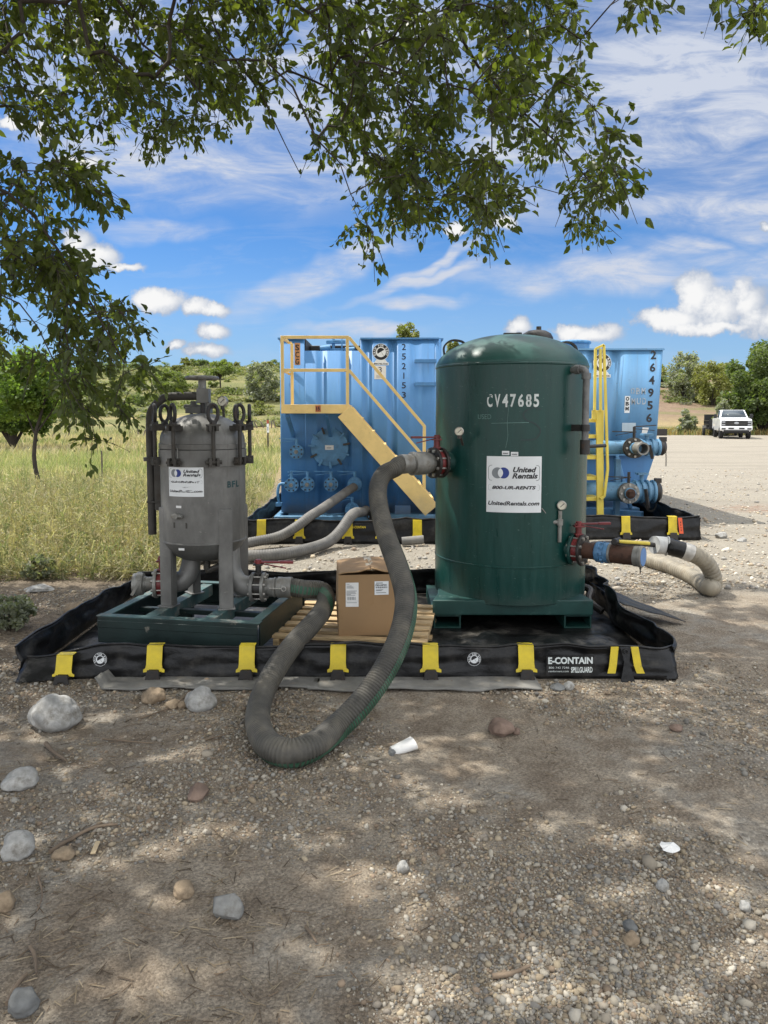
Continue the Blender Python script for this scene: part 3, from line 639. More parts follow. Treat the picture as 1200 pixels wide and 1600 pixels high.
# ---------------------------------------------------------------- grey filter housing on its skid
VC = Vector((-1.305, 5.30, 0)); VR = .298
fv = thing('filter_housing', VC, 'worn grey steel filter housing with clamped domed lid, standing on a green skid', 'filter tank')
MB().lathe([(0, .605), (.06, .607), (.15, .625), (.22, .66), (.27, .71), (VR-.004, .757), (VR+.003, .76), (VR+.003, .768), (VR, .772), (VR, 1.30), (VR+.010, 1.302), (VR+.010, 1.415), (VR, 1.418)], VC, n=72).build('shell', m_steel, fv)
MB().lathe([(VR+.006, 1.421), (VR+.008, 1.455), (VR, 1.458), (VR, 1.475)] + [(VR*math.cos(R(a)), 1.475 + .195*math.sin(R(a))) for a in range(5, 91, 5)], VC, n=72).build('lid', m_steel, fv)
ang = [R(a) for a in (-158, -112, -64, -22, 26, 63, 98, 146)]
cl0 = None
for k, a in enumerate(ang):
    dv = Vector((math.sin(a), -math.cos(a), 0)); base = VC + dv*(VR+.035)
    q = MB(); tq = Vector((math.cos(a), math.sin(a), 0))
    q.cyl(base + Vector((0, 0, 1.335)), base + Vector((0, 0, 1.60)), .0135, n=10)
    cb_ = q.build('swing_bolt', m_steeldark, fv)
    q = MB(); xd = tq if k % 2 == 0 else (tq + dv*.5)
    q.torus(base + Vector((0, 0, 1.668)), Vector((0, 0, 1)).cross(xd), .034, .013, 22, 9, sc=(1.0, 1.75), xdir=xd); q.cyl(base + Vector((0, 0, 1.585)), base + Vector((0, 0, 1.615)), .026, n=6); q.build('eye_nut', m_blackm, cb_)
    q = MB()
    for sg in (-1, 1): q.bar(VC + dv*(VR-.03) + tq*sg*.024 + Vector((0, 0, 1.565)), VC + dv*(VR+.062) + tq*sg*.024 + Vector((0, 0, 1.565)), .018, .035)
    q.bar(base + tq*-.045 + Vector((0, 0, 1.588)), base + tq*.045 + Vector((0, 0, 1.588)), .05, .012)
    q.build('clamp_ear', m_steeldark, cb_); q = MB()
    for sg in (-1, 1): q.bar(VC + dv*(VR-.005) + tq*sg*.026 + Vector((0, 0, 1.335)), VC + dv*(VR+.06) + tq*sg*.026 + Vector((0, 0, 1.335)), .018, .055)
    q.cyl(base + tq*-.055 + Vector((0, 0, 1.335)), base + tq*.055 + Vector((0, 0, 1.335)), .014, n=10); q.build('hinge_lug', m_steeldark, cb_)
# lid lifting arm with hand wheel
px_ = VC + Vector((-VR-.085, .02, 0)); top = VC + Vector((-.01, .05, 1.795))
q = MB(); q.tube(catmull([px_ + Vector((0, 0, .79)), px_ + Vector((0, 0, 1.2)), px_ + Vector((0, 0, 1.60)), px_ + Vector((.02, 0, 1.70)), px_ + Vector((.085, .01, 1.77)), px_ + Vector((.16, .02, 1.79)), top], .03), .030, 16)
q.cyl(px_ + Vector((0, 0, 1.325)), px_ + Vector((0, 0, 1.352)), .052, n=18); q.build('lifting_arm', m_steeldark, fv)
q = MB(); q.box(px_ + Vector((.058, 0, 1.15)), (.055, .07, .36)); q.box(px_ + Vector((.04, 0, 1.03)), (.13, .09, .012)); q.build('arm_bracket', m_steeldark, fv, bevel=.003)
q = MB(); q.box(top + Vector((.01, 0, 0)), (.088, .08, .105)); q.build('arm_socket', m_steel, fv, bevel=.004)
hw = MB(); wc = top + Vector((.0, 0, .128)); hw.torus(wc, (0, 0, 1), .108, .0135, 32, 8)
for k in range(4): hw.bar(wc, wc + Vector((math.cos(k*math.pi/2+.4), math.sin(k*math.pi/2+.4), 0))*.108, .022, .014)
hw.cyl(wc + Vector((0, 0, -.09)), wc + Vector((0, 0, .02)), .028, n=14); hw.build('hand_wheel', m_steel, fv)
q = MB(); q.cyl(wc + Vector((0, 0, -.34)), wc + Vector((0, 0, -.05)), .016, n=12); q.build('spindle', m_blackm, fv)
q = MB(); q.bb(VC + Vector((-.15, .1, 1.67)), VC + Vector((.03, .2, 1.715))); q.cyl(VC + Vector((-.17, .15, 1.72)), VC + Vector((.06, .15, 1.72)), .016, n=10); q.cyl(VC + Vector((-.1, .15, 1.68)), VC + Vector((-.1, .15, 1.76)), .024, n=6); q.cyl(VC + Vector((0, .15, 1.68)), VC + Vector((0, .15, 1.76)), .02, n=6); q.build('vent_fitting', m_steel, fv, bevel=.003)
gauge(fv, VC + Vector((.145, .0, 1.755)), .038, (-.35, -1, .05), VC + Vector((.15, .02, 1.61)))
# legs
for dx, dy, z1 in ((-.235, -.165, 1.01), (.205, -.235, 1.005), (-.165, .23, .99), (.245, .16, .99)):
    c = VC + Vector((dx, dy, 0)); r_ = Matrix.Rotation(math.atan2(dx, -dy)*.35, 3, 'Z'); q = MB()
    q.box(c + Vector((0, 0, (.304+z1)/2)), (.092, .012, z1-.304), rot=r_)
    for sg in (-1, 1): q.box(c + r_ @ Vector((sg*.044, .032, 0)) + Vector((0, 0, (.304+z1)/2)), (.010, .052, z1-.306), rot=r_)
    q.box(c + r_ @ Vector((0, .03, .306)), (.12, .11, .012), rot=r_)
    q.build('leg', m_steel, fv, bevel=.003)
# inlet, outlet
p1 = VC + Vector((.20, -.06, .70)); p2 = VC + Vector((.345, -.085, .425))
q = MB(); q.tube(catmull([VC + Vector((.185, -.02, .80)), VC + Vector((.19, -.03, .64)), VC + Vector((.205, -.05, .53)), VC + Vector((.26, -.07, .45)), p2, p2 + Vector((.03, -.004, 0))], .02), .072, 20); q.build('outlet_elbow', m_steel, fv)
d2 = Vector((1, -.06, 0)).normalized()
v2, e2 = valve_at(fv, p2 + d2*.01, d2, .105, m_blackm, m_steel, m_alu, Vector((1, .05, -.02)), m_red, nb=8, gap=.055, ln=.25)
q = MB(); q.lathe([(.06, -.005), (.06, .025), (.066, .028), (.066, .06), (.072, .064), (.072, .075), (.062, .08), (.062, .10)], e2, d2, n=28); q.build('coupling', m_alu, fv)
hs2 = e2 + d2*.10
d1 = Vector((-1, -.10, 0)).normalized(); p3 = VC + Vector((-.235, -.03, .44))
q = MB(); q.tube(catmull([VC + Vector((-.10, .02, .72)), VC + Vector((-.10, .015, .60)), VC + Vector((-.125, .0, .50)), VC + Vector((-.17, -.015, .45)), p3, p3 + d1*.03], .02), .070, 20); q.build('inlet_elbow', m_steel, fv)
v1, e1 = valve_at(fv, p3 + d1*.02, d1, .105, m_red, m_steel, m_alu, Vector((.3, 1, 0)), m_red, nb=8, gap=.055, ln=.2)
q = MB(); q.lathe([(.05, -.005), (.05, .06), (.055, .062), (.055, .075), (.078, .08), (.084, .10), (.084, .125), (.076, .135), (.076, .15), (.05, .152), (0, .152)], e1, d1, n=28)
q.bar(e1 + d1*.08 + Vector((.0, -.085, .04)), e1 + d1*.135 + Vector((0, -.09, -.06)), .018, .02); q.build('inlet_cap', m_alu, fv)
q = MB(); q.cyl(VC + Vector((.02, -.02, .545)), VC + Vector((.02, -.02, .62)), .026, n=12); q.tube(catmull([VC + Vector((.02, -.02, .55)), VC + Vector((.03, -.02, .53)), VC + Vector((.10, -.03, .56)), VC + Vector((.17, -.04, .575))], .02), .024, 10); q.build('drain', m_steeldark, fv)
# small fixtures and markings on the shell
rental_sign(fv, cylmap(VC, VR, R(-11), 1.213), .262, .228, worn=True)
mk = MB(); stencil(mk, 'BFL', cylmap(VC, VR, R(57), 1.175), 0, 0, .12, .045); mk.build('stencilled_letters', m_logogrey if False else M('dark_teal_stencil', (.012, .055, .06), .6, 0, .2, 20), fv, smooth=0)
mk = MB(); fq = cylmap(VC, VR, R(-18), .90); mk.flat([(-.06, -.02), (.05, -.02), (.05, .018), (-.06, .018)], fq, .002); mk.build('data_plate', m_steeldark, fv, smooth=0)
for a, z, w in ((-20, 1.028, .042), (-17, .735, .045), (50, .80, .028)):
    mk = MB(); mk.flat([(-w/2, -.008), (w/2, -.008), (w/2, .008), (-w/2, .008)], cylmap(VC, VR, R(a), z), .0045); mk.build('small_sticker', m_paper, fv, smooth=0)
fc = cylmap(VC, VR, R(-22), .965); q = MB(); q.cyl(fc(0, 0, -.01), fc(0, 0, .035), .022, n=14); q.cyl(fc(.0, -.0, .02), fc(.045, .0, .025), .012, n=8); q.box(fc(0, 0, .02), (.06, .026, .026)); q.build('test_port', m_alu, fv, bevel=.002)
q = MB(); fc = cylmap(VC, VR, R(-20), 1.40); q.tube([fc(-.035, .03, .02), fc(.01, .03, .02), fc(.01, -.05, .02)], .004, 6); q.build('hook_rod', m_alu, fv)
# skid (turned about ten degrees)
SQ = Matrix.Rotation(R(-9.7), 3, 'Z'); S0 = Vector((-1.93, 4.875, 0))
def sk(u, v, z): return S0 + SQ @ Vector((u, v, 0)) + Vector((0, 0, z))
SW, SD = 1.125, 1.12
sb = MB()
def channel(mb, a, b, z0, z1, side):
    a = Vector(a); b = Vector(b); d = (b-a).normalized(); n = Vector((-d.y, d.x, 0))*side; up = Vector((0, 0, 1))
    mid = up*((z0+z1)/2)
    mb.bar(a + mid + n*.005, b + mid + n*.005, .010, z1-z0)
    mb.bar(a + up*(z1-.006) + n*.037, b + up*(z1-.006) + n*.037, .054, .012); mb.bar(a + up*(z0+.006) + n*.037, b + up*(z0+.006) + n*.037, .054, .012)
frame_ = MB(); channel(frame_, sk(0, 0, 0), sk(SW, 0, 0), .125, .302, 1); channel(frame_, sk(0, SD, 0), sk(SW, SD, 0), .125, .302, -1)
channel(frame_, sk(.002, .06, 0), sk(.002, SD-.06, 0), .126, .301, -1); channel(frame_, sk(SW-.002, .06, 0), sk(SW-.002, SD-.06, 0), .126, .301, 1)
frame_.bar(sk(0, -.004, .255), sk(SW, -.004, .255), .006, .05)
frame_.bb(sk(.05, .03, .0) + Vector((0, 0, .012)), sk(.2, .09, .121)); frame_.bb(sk(SW-.2, .03, 0) + Vector((0, 0, .012)), sk(SW-.05, .09, .121))
frame_.box(sk(.12, SD-.06, .066), (.16, .06, .11)); frame_.box(sk(SW-.12, SD-.06, .066), (.16, .06, .11))
sf = frame_.build('skid_frame', m_skid, fv, bevel=.003)
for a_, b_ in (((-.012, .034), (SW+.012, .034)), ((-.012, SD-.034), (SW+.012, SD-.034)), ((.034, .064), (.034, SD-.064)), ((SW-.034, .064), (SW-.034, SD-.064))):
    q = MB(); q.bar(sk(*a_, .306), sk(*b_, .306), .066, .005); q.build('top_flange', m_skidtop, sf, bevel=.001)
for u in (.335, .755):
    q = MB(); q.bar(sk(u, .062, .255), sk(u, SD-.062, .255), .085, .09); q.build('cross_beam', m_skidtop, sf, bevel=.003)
q = MB(); q.bar(sk(.06, .47, .235), sk(SW-.06, .47, .235), .05, .035); q.build('cross_beam', m_skid, sf, bevel=.003)
# ---------------------------------------------------------------- containment berms
def nn(x, y, z, s=1.0): return noise.noise(Vector((x*s, y*s, z*s)))
def berm(x0, x1, y0, y1, h, label, near):
    root = thing('spill_berm', ((x0+x1)/2, (y0+y1)/2, 0), label, 'spill berm', 'black spill containments with yellow straps')
    ds = .03 if near else .10
    nx, ny = int((x1-x0)/ds), int((y1-y0)/ds)
    mb = MB(); amp = .022 if near else .03
    def fl(u, v, d):
        e = min(1, min(u-x0, x1-u, v-y0, y1-v)/.25)
        under = 0.0
        if near:                                               # pressed flat under what stands on it
            for ax, bx, ay, by in ((.25, 1.75, 5.45, 6.8), (-2.05, -.65, 4.6, 6.0), (-.85, .45, 4.75, 6.2)):
                dd = max(ax-u, u-bx, ay-v, v-by); under = max(under, 1-max(0, min(1, dd/.10+.3)))
        z = .006 + amp*(1-under)*max(0, e)*(max(0, .35 + nn(u, v, 2, 3.2)) + .9*abs(nn(u, v, 8, 7))**1.2)
        if near: z += .06*(1-under)*math.exp(-((u-.78)**2/.012 + (v-5.28)**2/.03))
        return Vector((u, v, z))
    mb.grid(fl, x0, x1, y0, y1, nx, ny); mb.build('floor', m_vinylfloor, root, smooth=80)
    cs = [(x0, y0), (x1, y0), (x1, y1), (x0, y1)]
    for k in range(4):
        a = Vector((*cs[k], 0)); b2 = Vector((*cs[(k+1) % 4], 0)); d = (b2-a).normalized(); n = Vector((d.y, -d.x, 0)); ln = (b2-a).length
        m = int(ln/ds); rows = 10 if near else 6; mb = MB(); vs = []
        for j in range(rows+1):
            for i in range(m+1):
                s = ln*i/m; t_ = j/rows; p = a + d*s
                hh = h*(1 + .13*nn(s, k*3.3, 1, 1.7) + .05*nn(s, k*7.3, 4, 6))
                lean = .022*nn(s, 4*k, 5, 2.2) + .045*nn(s, t_*h*4, k*2.2, 4.2)*(t_*(1.3-t_)*2.2) + .018*nn(s*1.0 + t_*.5, t_*h*7, k*5.2, 11)*(1-abs(2*t_-1))
                e = min(s, ln-s)
                if near:
                    if k == 0: lean *= .5
                    if k == 0: e2 = 1-sstep(s, 0, .45); lean += .12*e2*(1-t_) - .03*e2*t_; hh *= .58+.42*sstep(s, 0, .6); e3 = sstep(s, ln-.42, ln); lean += .06*e3*(1-t_)+.03*e3*math.sin(s*24)*t_; hh *= 1-.12*e3
                    if k == 1: hh *= 1 + .30*sstep(s, .3, 1.5) + .10*math.sin(s*7); lean += .05*math.sin(s*4.3) + .02*math.sin(s*13)*t_
                    if k == 3: hh *= .9 + .25*sstep(s, .2, 1.2)*(1-sstep(s, 1.6, 2.1)); lean += .06*sstep(s, 1.2, 2.1)*t_
                    if k == 2: hh *= 1.05
                base = .035*(1-t_)
                vs.append(p + n*(base+lean*(1 if 0 < t_ else .3)) + Vector((0, 0, .002+hh*t_)))
        mb.add(vs, [(j*(m+1)+i, j*(m+1)+i+1, (j+1)*(m+1)+i+1, (j+1)*(m+1)+i) for j in range(rows) for i in range(m)])
        topr = vs[rows*(m+1):]; mb.tube(topr, .006 if near else .01, 6)
        mb.build('wall', m_vinyl, root, smooth=80, solid=.004)
    return root
nb = berm(BX0, BX1, BY0, BY1, .205, 'black spill containment with yellow straps holding the green tank, grey housing and pallet', True)
def strap(root, x, y, h, w, foot=True):
    # hourglass vinyl strap over the wall, with its dark bracket foot
    s = MB(); fn = lambda u, v, d: Vector((x+u, y - .066 - .004*math.sin(v*20) + .036*(v/h) - d, v))
    out = [(-w*.5, h+.004), (w*.5, h+.004), (w*.50, h*.5), (w*.54, h*.38), (w*.68, h*.33), (w*.68, h*.25), (w*.36, h*.27), (w*.3, h*.34), (-w*.3, h*.34), (-w*.36, h*.27), (-w*.68, h*.25), (-w*.68, h*.33), (-w*.54, h*.38), (-w*.5, h*.5)]
    s.prism(out, fn, 0, .004); s.bb((x-w*.5, y-.03, h+.004), (x+w*.5, y+.03, h+.0075))
    o = s.build('strap', m_strap, root, bevel=.001)
    if foot:
        f = MB(); g = lambda u, v, d: Vector((x+u, y-.082 + .02*v/h - d, v))
        oo = [(-w*.34, h*.36), (w*.34, h*.36), (w*.50, h*.05), (w*.46, -.005), (w*.24, -.005), (w*.16, h*.10), (-w*.16, h*.10), (-w*.24, -.005), (-w*.46, -.005), (-w*.50, h*.05)]
        f.prism(oo, g, .006, .018); f.bb((x-w*.4, y-.075, h*.18), (x+w*.4, y-.02, h*.26)); f.build('strap_foot', m_blackm, o, bevel=.002)
    return o
yw = BY0 - .0
sp0 = strap(nb, at(240, 1030, 4.5).x, yw, .205, .098)
for k, px in enumerate((100, 385, 528, 673, 823, 962, 993)):
    if px == 100: strap(nb, at(103, 1030, 4.5).x, yw-.045, .16, .10); continue
    if px > 900:
        x = at(px, 1030, 4.5).x; s = MB(); sg = 1 if px > 970 else -1
        fn = lambda u, v, d: Vector((x+u, yw-.066+.036*v/.2-d, v)); s.prism([(-.022, .205), (.026, .205), (.026+.016*sg, .09), (.03+.03*sg, .045), (-.02+.03*sg, .045), (-.022+.016*sg, .09)], fn, 0, .004); s.build('strap', m_strap, nb); continue
    c = copy_tree(sp0, nb); c.location.x += at(px, 1030, 4.5).x - at(240, 1030, 4.5).x
x = at(978, 1030, 4.5).x; s = MB(); s.prism([(-.032, .207), (.03, .207), (.02, .12), (.05, .0), (-.04, .0), (-.012, .12)], lambda u, v, d: Vector((x+u, yw-.088+.045*v/.2-d, v)), 0, .006); s.torus((x-.004, yw-.065, .185), (0, 1, 0), .012, .004, 16, 6); s.build('tie_flap', m_vinyl, nb)
for px, py in ((158, 1029), (741, 1030)):
    p = at(px, py, 4.485); round_logo(nb, plane((p.x, 4.488 if px > 300 else 4.47, p.z), (1, 0, 0), (0, .06, 1)), .042)
p0 = at(853, 1046, 4.50); p1 = at(928, 1046, 4.50); fb = plane(((p0.x+p1.x)/2, 4.49, .098), (1, .02, 0), (0, .08, 1)); bwid = p1.x-p0.x
mk = MB(); mk.grid(fb, -bwid/2, bwid/2, -.062, .062, 6, 4); mk.text('E-CONTAIN', fb, 0, .032, w=bwid*.93, h=.043, bold=.04, off=.002, mi=1)
mk.text('800 742 7246', fb, -bwid*.24, -.012, w=bwid*.42, h=.012, bold=.0, off=.002, mi=1); mk.text('rainforrent.com', fb, -bwid*.25, -.034, w=bwid*.42, h=.012, bold=.0, off=.002, mi=1)
mk.text('SPILLGUARD', fb, bwid*.235, -.026, w=bwid*.45, h=.036, bold=.03, off=.002, mi=1); mk.build('label_panel', [m_vinyl, m_chalk], nb, smooth=0)
# loose corner flaps
fl = MB(); vs = []; 
A_, B_, C_ = Vector((BX1+.02, 6.55, .16)), Vector((BX1+.56, 5.72, .03)), Vector((BX1+.03, 5.60, .19))
for i in range(13):
    for j in range(13):
        u, v = i/12, j/12; p = A_.lerp(B_, u).lerp(C_.lerp(B_, u), v); p = p + Vector((0, 0, .02*nn(p.x, p.y, 3, 7))); vs.append(p)
fl.add(vs, [(i*13+j, i*13+j+1, (i+1)*13+j+1, (i+1)*13+j) for i in range(12) for j in range(12)]); fl.build('corner_flap', m_vinyl, nb, smooth=80, solid=.005)
# felt underlay
def mat_strip(x0, x1, y0, y1, label, curl):
    n, m = 60, 8; vs = []; mb = MB()
    for j in range(m+1):
        for i in range(n+1):
            u, v = i/n, j/m; x = x0 + (x1-x0)*u; yf = y0 + .020*nn(x, 2, 4, 2.5) + .012*math.sin(x*9)
            y = yf + (y1-yf)*v; z = .010 + .014*max(0, nn(x, v, 6, 4) + .2)*(1-v) + .014*max(0, math.sin(x*9+1))*(1-v)
            if curl and u < .05: z += (.05-u)/.05*.075*(1-.4*v); x += (.05-u)*.5
            vs.append((x, y, z))
    mb.add(vs, [(j*(n+1)+i, j*(n+1)+i+1, (j+1)*(n+1)+i+1, (j+1)*(n+1)+i) for j in range(m) for i in range(n)])
    return tag(mb.build('ground_mat', m_mat, None, smooth=80, solid=.008), label, 'ground mat')
mat_strip(-1.76, -.40, 4.315, 4.56, 'grey felt mat showing under the containment left of the big hose, its end curled up', True)
mat_strip(-.46, .95, 4.30, 4.56, 'grey felt mat showing under the containment beneath the middle yellow straps', False)

# ---------------------------------------------------------------- pallet and box
PQ = Matrix.Rotation(R(-8), 3, 'Z'); P0 = Vector((-.765, 4.97, .012))
pallet = thing('pallet', P0 + PQ @ Vector((.53, .5, 0)), 'pale wooden pallet of spaced boards carrying the cardboard box', 'pallet')
def pk(u, v, z): return P0 + PQ @ Vector((u, v, z))
for u in (.02, .52, 1.02):
    q = MB(); q.box(pk(u, .5, .018+.045), (.04, 1.0, .088), rot=PQ); q.build('stringer', m_wood, pallet, bevel=.002)
for k in range(7):
    q = MB(); q.box(pk(.52+random.uniform(-.01, .01), .05+k*.15, .1175), (1.08, .088+random.uniform(-.012, .012), .019), rot=PQ @ Matrix.Rotation(random.uniform(-.006, .006), 3, 'Z')); q.build('deck_board', m_wood, pallet, bevel=.002)
for v in (.05, .5, .95):
    q = MB(); q.box(pk(.52, v, .009), (1.08, .09, .0175), rot=PQ); q.build('bottom_board', m_wood, pallet, bevel=.002)
BQ = Matrix.Rotation(R(5), 3, 'Z'); ZB = P0.z + .1275; B0 = gr(529, 994, ZB); B0.z = ZB
bx = thing('cardboard_box', B0 + BQ @ Vector((.21, .25, 0)), 'brown cardboard box with two white labels, sitting on the pallet behind the big hose', 'box')
def bk(u, v, z): return B0 + BQ @ Vector((u, v, z))
BWd, BDp, BHt = .45, .50, .425
q = MB(); nb_ = 10
def face(fn, nu=14, nv=14): q.grid(fn, 0, 1, 0, 1, nu, nv)
bul = lambda u, v: .010*math.sin(math.pi*u)*math.sin(math.pi*v)
face(lambda u, v, d: bk(BWd*u, -bul(u, v), BHt*v)); face(lambda u, v, d: bk(BWd*(1-u), BDp+bul(u, v), BHt*v))
face(lambda u, v, d: bk(-bul(u, v), BDp*(1-u), BHt*v)); face(lambda u, v, d: bk(BWd+bul(u, v), BDp*u, BHt*v)); face(lambda u, v, d: bk(BWd*u, BDp*(1-v), .001))
body = q.build('body', m_card, bx, smooth=50)
for s_ in (0, 1):
    q = MB()
    def lf(u, v, d):
        uu = (u*.497 if s_ == 0 else 1-u*.497); z = BHt + .006 + .022*math.sin(uu*math.pi)**1.5 + .010*nn(uu*3, v*3, s_*4, 1.6) + (.010*(1-v)*(u**2))
        return bk(BWd*uu, BDp*v-.008, z)
    q.grid(lf, 0, 1, 0, 1, 10, 14); q.build('lid_flap', m_card, bx, smooth=60, solid=.005)
q = MB(); q.grid(lambda u, v, d: bk(BWd*(.5+.12*(u-.5)), BDp*v-.01, BHt+.034+.010*nn(1.5, v*3, 2, 1.6)+.003*nn(u*4, v*9, 5)), 0, 1, 0, 1, 4, 22); q.build('tape', m_tape, bx, smooth=60)
fbx = lambda u, v, d: bk(u, -bul(u/BWd, v/BHt) - d, v)
mk = MB(); mk.grid(fbx, .05, .138, .205, .372, 4, 6, .002)
for j, (v, w) in enumerate(((.362, .02), (.350, .035), (.343, .045), (.336, .05), (.315, .07), (.307, .06), (.299, .065), (.291, .03), (.286, .06), (.234, .07))): mk.flat([(.056, v-.002), (.056+w, v-.002), (.056+w, v+.0015), (.056, v+.0015)], fbx, .0035, 1)
for j in range(16):
    if j % 5 != 3: mk.flat([(.062+j*.0035, .252), (.0638+j*.0035, .252), (.0638+j*.0035, .275), (.062+j*.0035, .275)], fbx, .0035, 1)
mk.flat([(.05, .2445), (.138, .2445), (.138, .2455), (.05, .2455)], fbx, .0035, 1); mk.build('shipping_label', [m_paper, m_logogrey], bx, smooth=0)
mk = MB(); mk.grid(fbx, .248, .345, .285, .378, 4, 4, .002); mk.text('PE510P25', fbx, .293, .352, w=.076, h=.011, bold=.03, off=.0035, mi=1)
mk.flat([(.258, .364), (.305, .364), (.305, .3685), (.258, .3685)], fbx, .0035, 1)
for j in range(22):
    if j % 4 != 3: mk.flat([(.257+j*.0036, .331), (.259+j*.0036, .331), (.259+j*.0036, .342), (.257+j*.0036, .342)], fbx, .0035, 1)
for v, w in ((.318, .05), (.312, .04), (.298, .07)): mk.flat([(.257, v), (.257+w, v), (.257+w, v+.003), (.257, v+.003)], fbx, .0035, 1)
mk.build('part_label', [m_white, m_ink], bx, smooth=0)

# ---------------------------------------------------------------- hoses
def hose(name, pts, r, mat, label, rib=.0024, pitch=.015, n=20, group=None, ds=None):
    P = catmull(pts, pitch/3 if ds is None else ds); rad = [r + rib*(1 if (i % 3) else -1) for i in range(len(P))]
    mb = MB(); mb.tube(P, r, n, rad=rad)
    c = P[len(P)//2]; root = thing(name, (c.x, c.y, 0), label, 'hose', group)
    mb.build('hose_body', mat, root, smooth=70); return root, P
hp = [vclose - dl*.02, vclose + dl*.10]
def hpt(px, py, Y): return at(px, py, Y)
hp += [hpt(617, 732, 5.50), hpt(600, 741, 5.43), hpt(591, 760, 5.32), hpt(592, 790, 5.14), hpt(604, 838, 4.85), hpt(621, 885, 4.56), hpt(633, 928, 4.33), hpt(632, 966, 4.16), hpt(619, 1010, 4.0), hpt(594, 1058, 3.85), hpt(560, 1103, 3.72)]
hp += [hpt(520, 1142, 3.60), gr(484, 1168, .072), gr(450, 1176, .070), gr(418, 1162, .070), gr(403, 1130, .071), hpt(408, 1092, 4.02), hpt(428, 1050, 4.24), hpt(458, 1007, 4.53), hpt(489, 973, 4.80)]
hp += [Vector((-.43, 5.03, .30)), Vector((-.412, 5.15, .345)), Vector((-.45, 5.245, .39)), hs2 + d2*.19 + Vector((0, -.006, -.010)), hs2 + d2*.10, hs2 - d2*.01]
big, HP = hose('suction_hose', hp, .063, m_hose, 'thick black ribbed hose looping to the ground from green tank to grey housing', pitch=.0165, n=24, rib=.003)
def strip_along(P, keys, r, half, off=.0024):
    # a band on the hose; keys = (share of the way along, direction it faces)
    mb = MB(); vs = []; n = len(P)
    for i, p in enumerate(P):
        t_ = i/(n-1); k = max(j for j in range(len(keys)-1) if keys[j][0] <= t_+1e-9); t0, w0 = keys[k]; t1, w1 = keys[k+1]
        w = Vector(w0).lerp(Vector(w1), (t_-t0)/(t1-t0)); d = (P[min(i+1, n-1)]-P[max(i-1, 0)]).normalized(); w = (w-d*w.dot(d)).normalized(); b_ = d.cross(w)
        for j in range(5):
            a_ = (j-2)/2*half; vs.append(p + (w*math.cos(a_)+b_*math.sin(a_))*(r+off+(.003 if i % 3 else -.003)))
    mb.add(vs, [(i*5+j, i*5+j+1, i*5+j+6, i*5+j+5) for i in range(n-1) for j in range(4)]); return mb
n_ = len(HP); KEYS = [(0, (.2, .9, -.3)), (.22, (.95, .25, 0)), (.34, (.80, -.62, 0)), (.47, (.62, -.72, -.25)), (.56, (.1, -.70, -.70)), (.64, (-.5, -.1, -.85)), (.84, (-.2, -.3, -.85)), (.91, (.1, -1, -.1)), (1, (0, -1, .15))]
strip_along(HP[int(n_*.16):-12], [(max(0, min(1, (k-.16)/.84)), w) for k, w in KEYS], .063, .42).build('stripe', m_stripe, big, smooth=70)
for a_, b2 in ((vclose - dl*.012, vclose + dl*.10), (hs2 - d2*.01, hs2 + d2*.095)):
    d = (b2-a_).normalized(); L_ = (b2-a_).length
    q = MB(); q.lathe([(.06, 0), (.0745, .001), (.0755, .004), (.0755, L_*.3), (.0735, L_*.32), (.0735, L_*.66), (.0755, L_*.68), (.0755, L_-.003), (.062, L_)], a_, d, n=36); q.build('hose_clamp', m_alu, big)
q = MB(); c = hs2 + d2*.045 + Vector((0, -.093, .01)); q.torus(c, (0, 1, 0), .016, .003, 16, 6); q.cyl(c + Vector((-.10, 0, .005)), c + Vector((-.016, 0, 0)), .005, n=6); q.build('cam_ring', m_zinc, big)

hA = [at(553, 761, 11.0), at(545, 766, 10.75), at(522, 782, 10.2), at(500, 797, 9.62), at(484, 807, 9.38), at(463, 823, 9.24), at(436, 838, 9.16), at(400, 846, 9.05), gr(360, 852, .075), gr(318, 850, .075), gr(270, 845, .075)]
hose('discharge_hose', hA, .062, m_hosegrey, 'grey hose from the rightmost upper valve of the left blue tank', pitch=.03, n=14, group='grey hoses behind the housing')
hB = [at(572, 797, 10.9), at(566, 800, 10.6), at(556, 801, 9.7), at(547, 808, 9.38), at(533, 828, 9.20), at(514, 846, 9.02), gr(485, 857, .08), gr(440, 866, .078), gr(390, 869, .078), gr(340, 869, .078), gr(300, 872, .078)]
hose('discharge_hose', hB, .068, m_hosegrey, 'grey ribbed hose from the lowest valve of the left blue tank', pitch=.03, n=14, group='grey hoses behind the housing')
hC = [Vector((1.6, 6.30, .50)), Vector((1.95, 6.50, .52)), at(1032, 852, 6.75), at(1052, 856, 6.72), at(1078, 864, 6.70), at(1100, 876, 6.72), at(1112, 894, 6.76), gr(1115, 914, .078), gr(1106, 918, .076), gr(1086, 903, .076), gr(1058, 890, .076), gr(1030, 880, .076), gr(990, 868, .076), gr(930, 858, .076), gr(850, 852, .076)]
Pc = catmull(hC, .007)
q = None
ih = max(range(len(Pc)), key=lambda i: -((Pc[i]-at(1036, 854, 6.75)).length)); is_ = max(range(len(Pc)), key=lambda i: -((Pc[i]-at(1072, 861, 6.70)).length))
root = thing('return_hose', (Pc[is_].x, Pc[is_].y, 0), 'beige ribbed hose with black sleeve curling onto gravel right of the green tank', 'hose')
rad = [.074 + (.003 if (i//2) % 3 else -.003) for i in range(len(Pc)-is_)]
q = MB(); q.tube(Pc[is_:], .074, 20, rad=rad); q.build('hose_body', m_hosebeige, root, smooth=70)
q = MB(); q.tube(Pc[ih+6:is_+3], .078, 20); q.build('sleeve', m_vinyl, root, smooth=70)
q = MB(); q.tube(Pc[ih-14:ih+8], .082, 20); q.torus(Pc[ih+6], Pc[ih+8]-Pc[ih+4], .086, .008, 24, 8); q.build('coupling', M('chalky_grey_coupling', (.42, .42, .40), .5, 0, .2, 14), root, smooth=60)
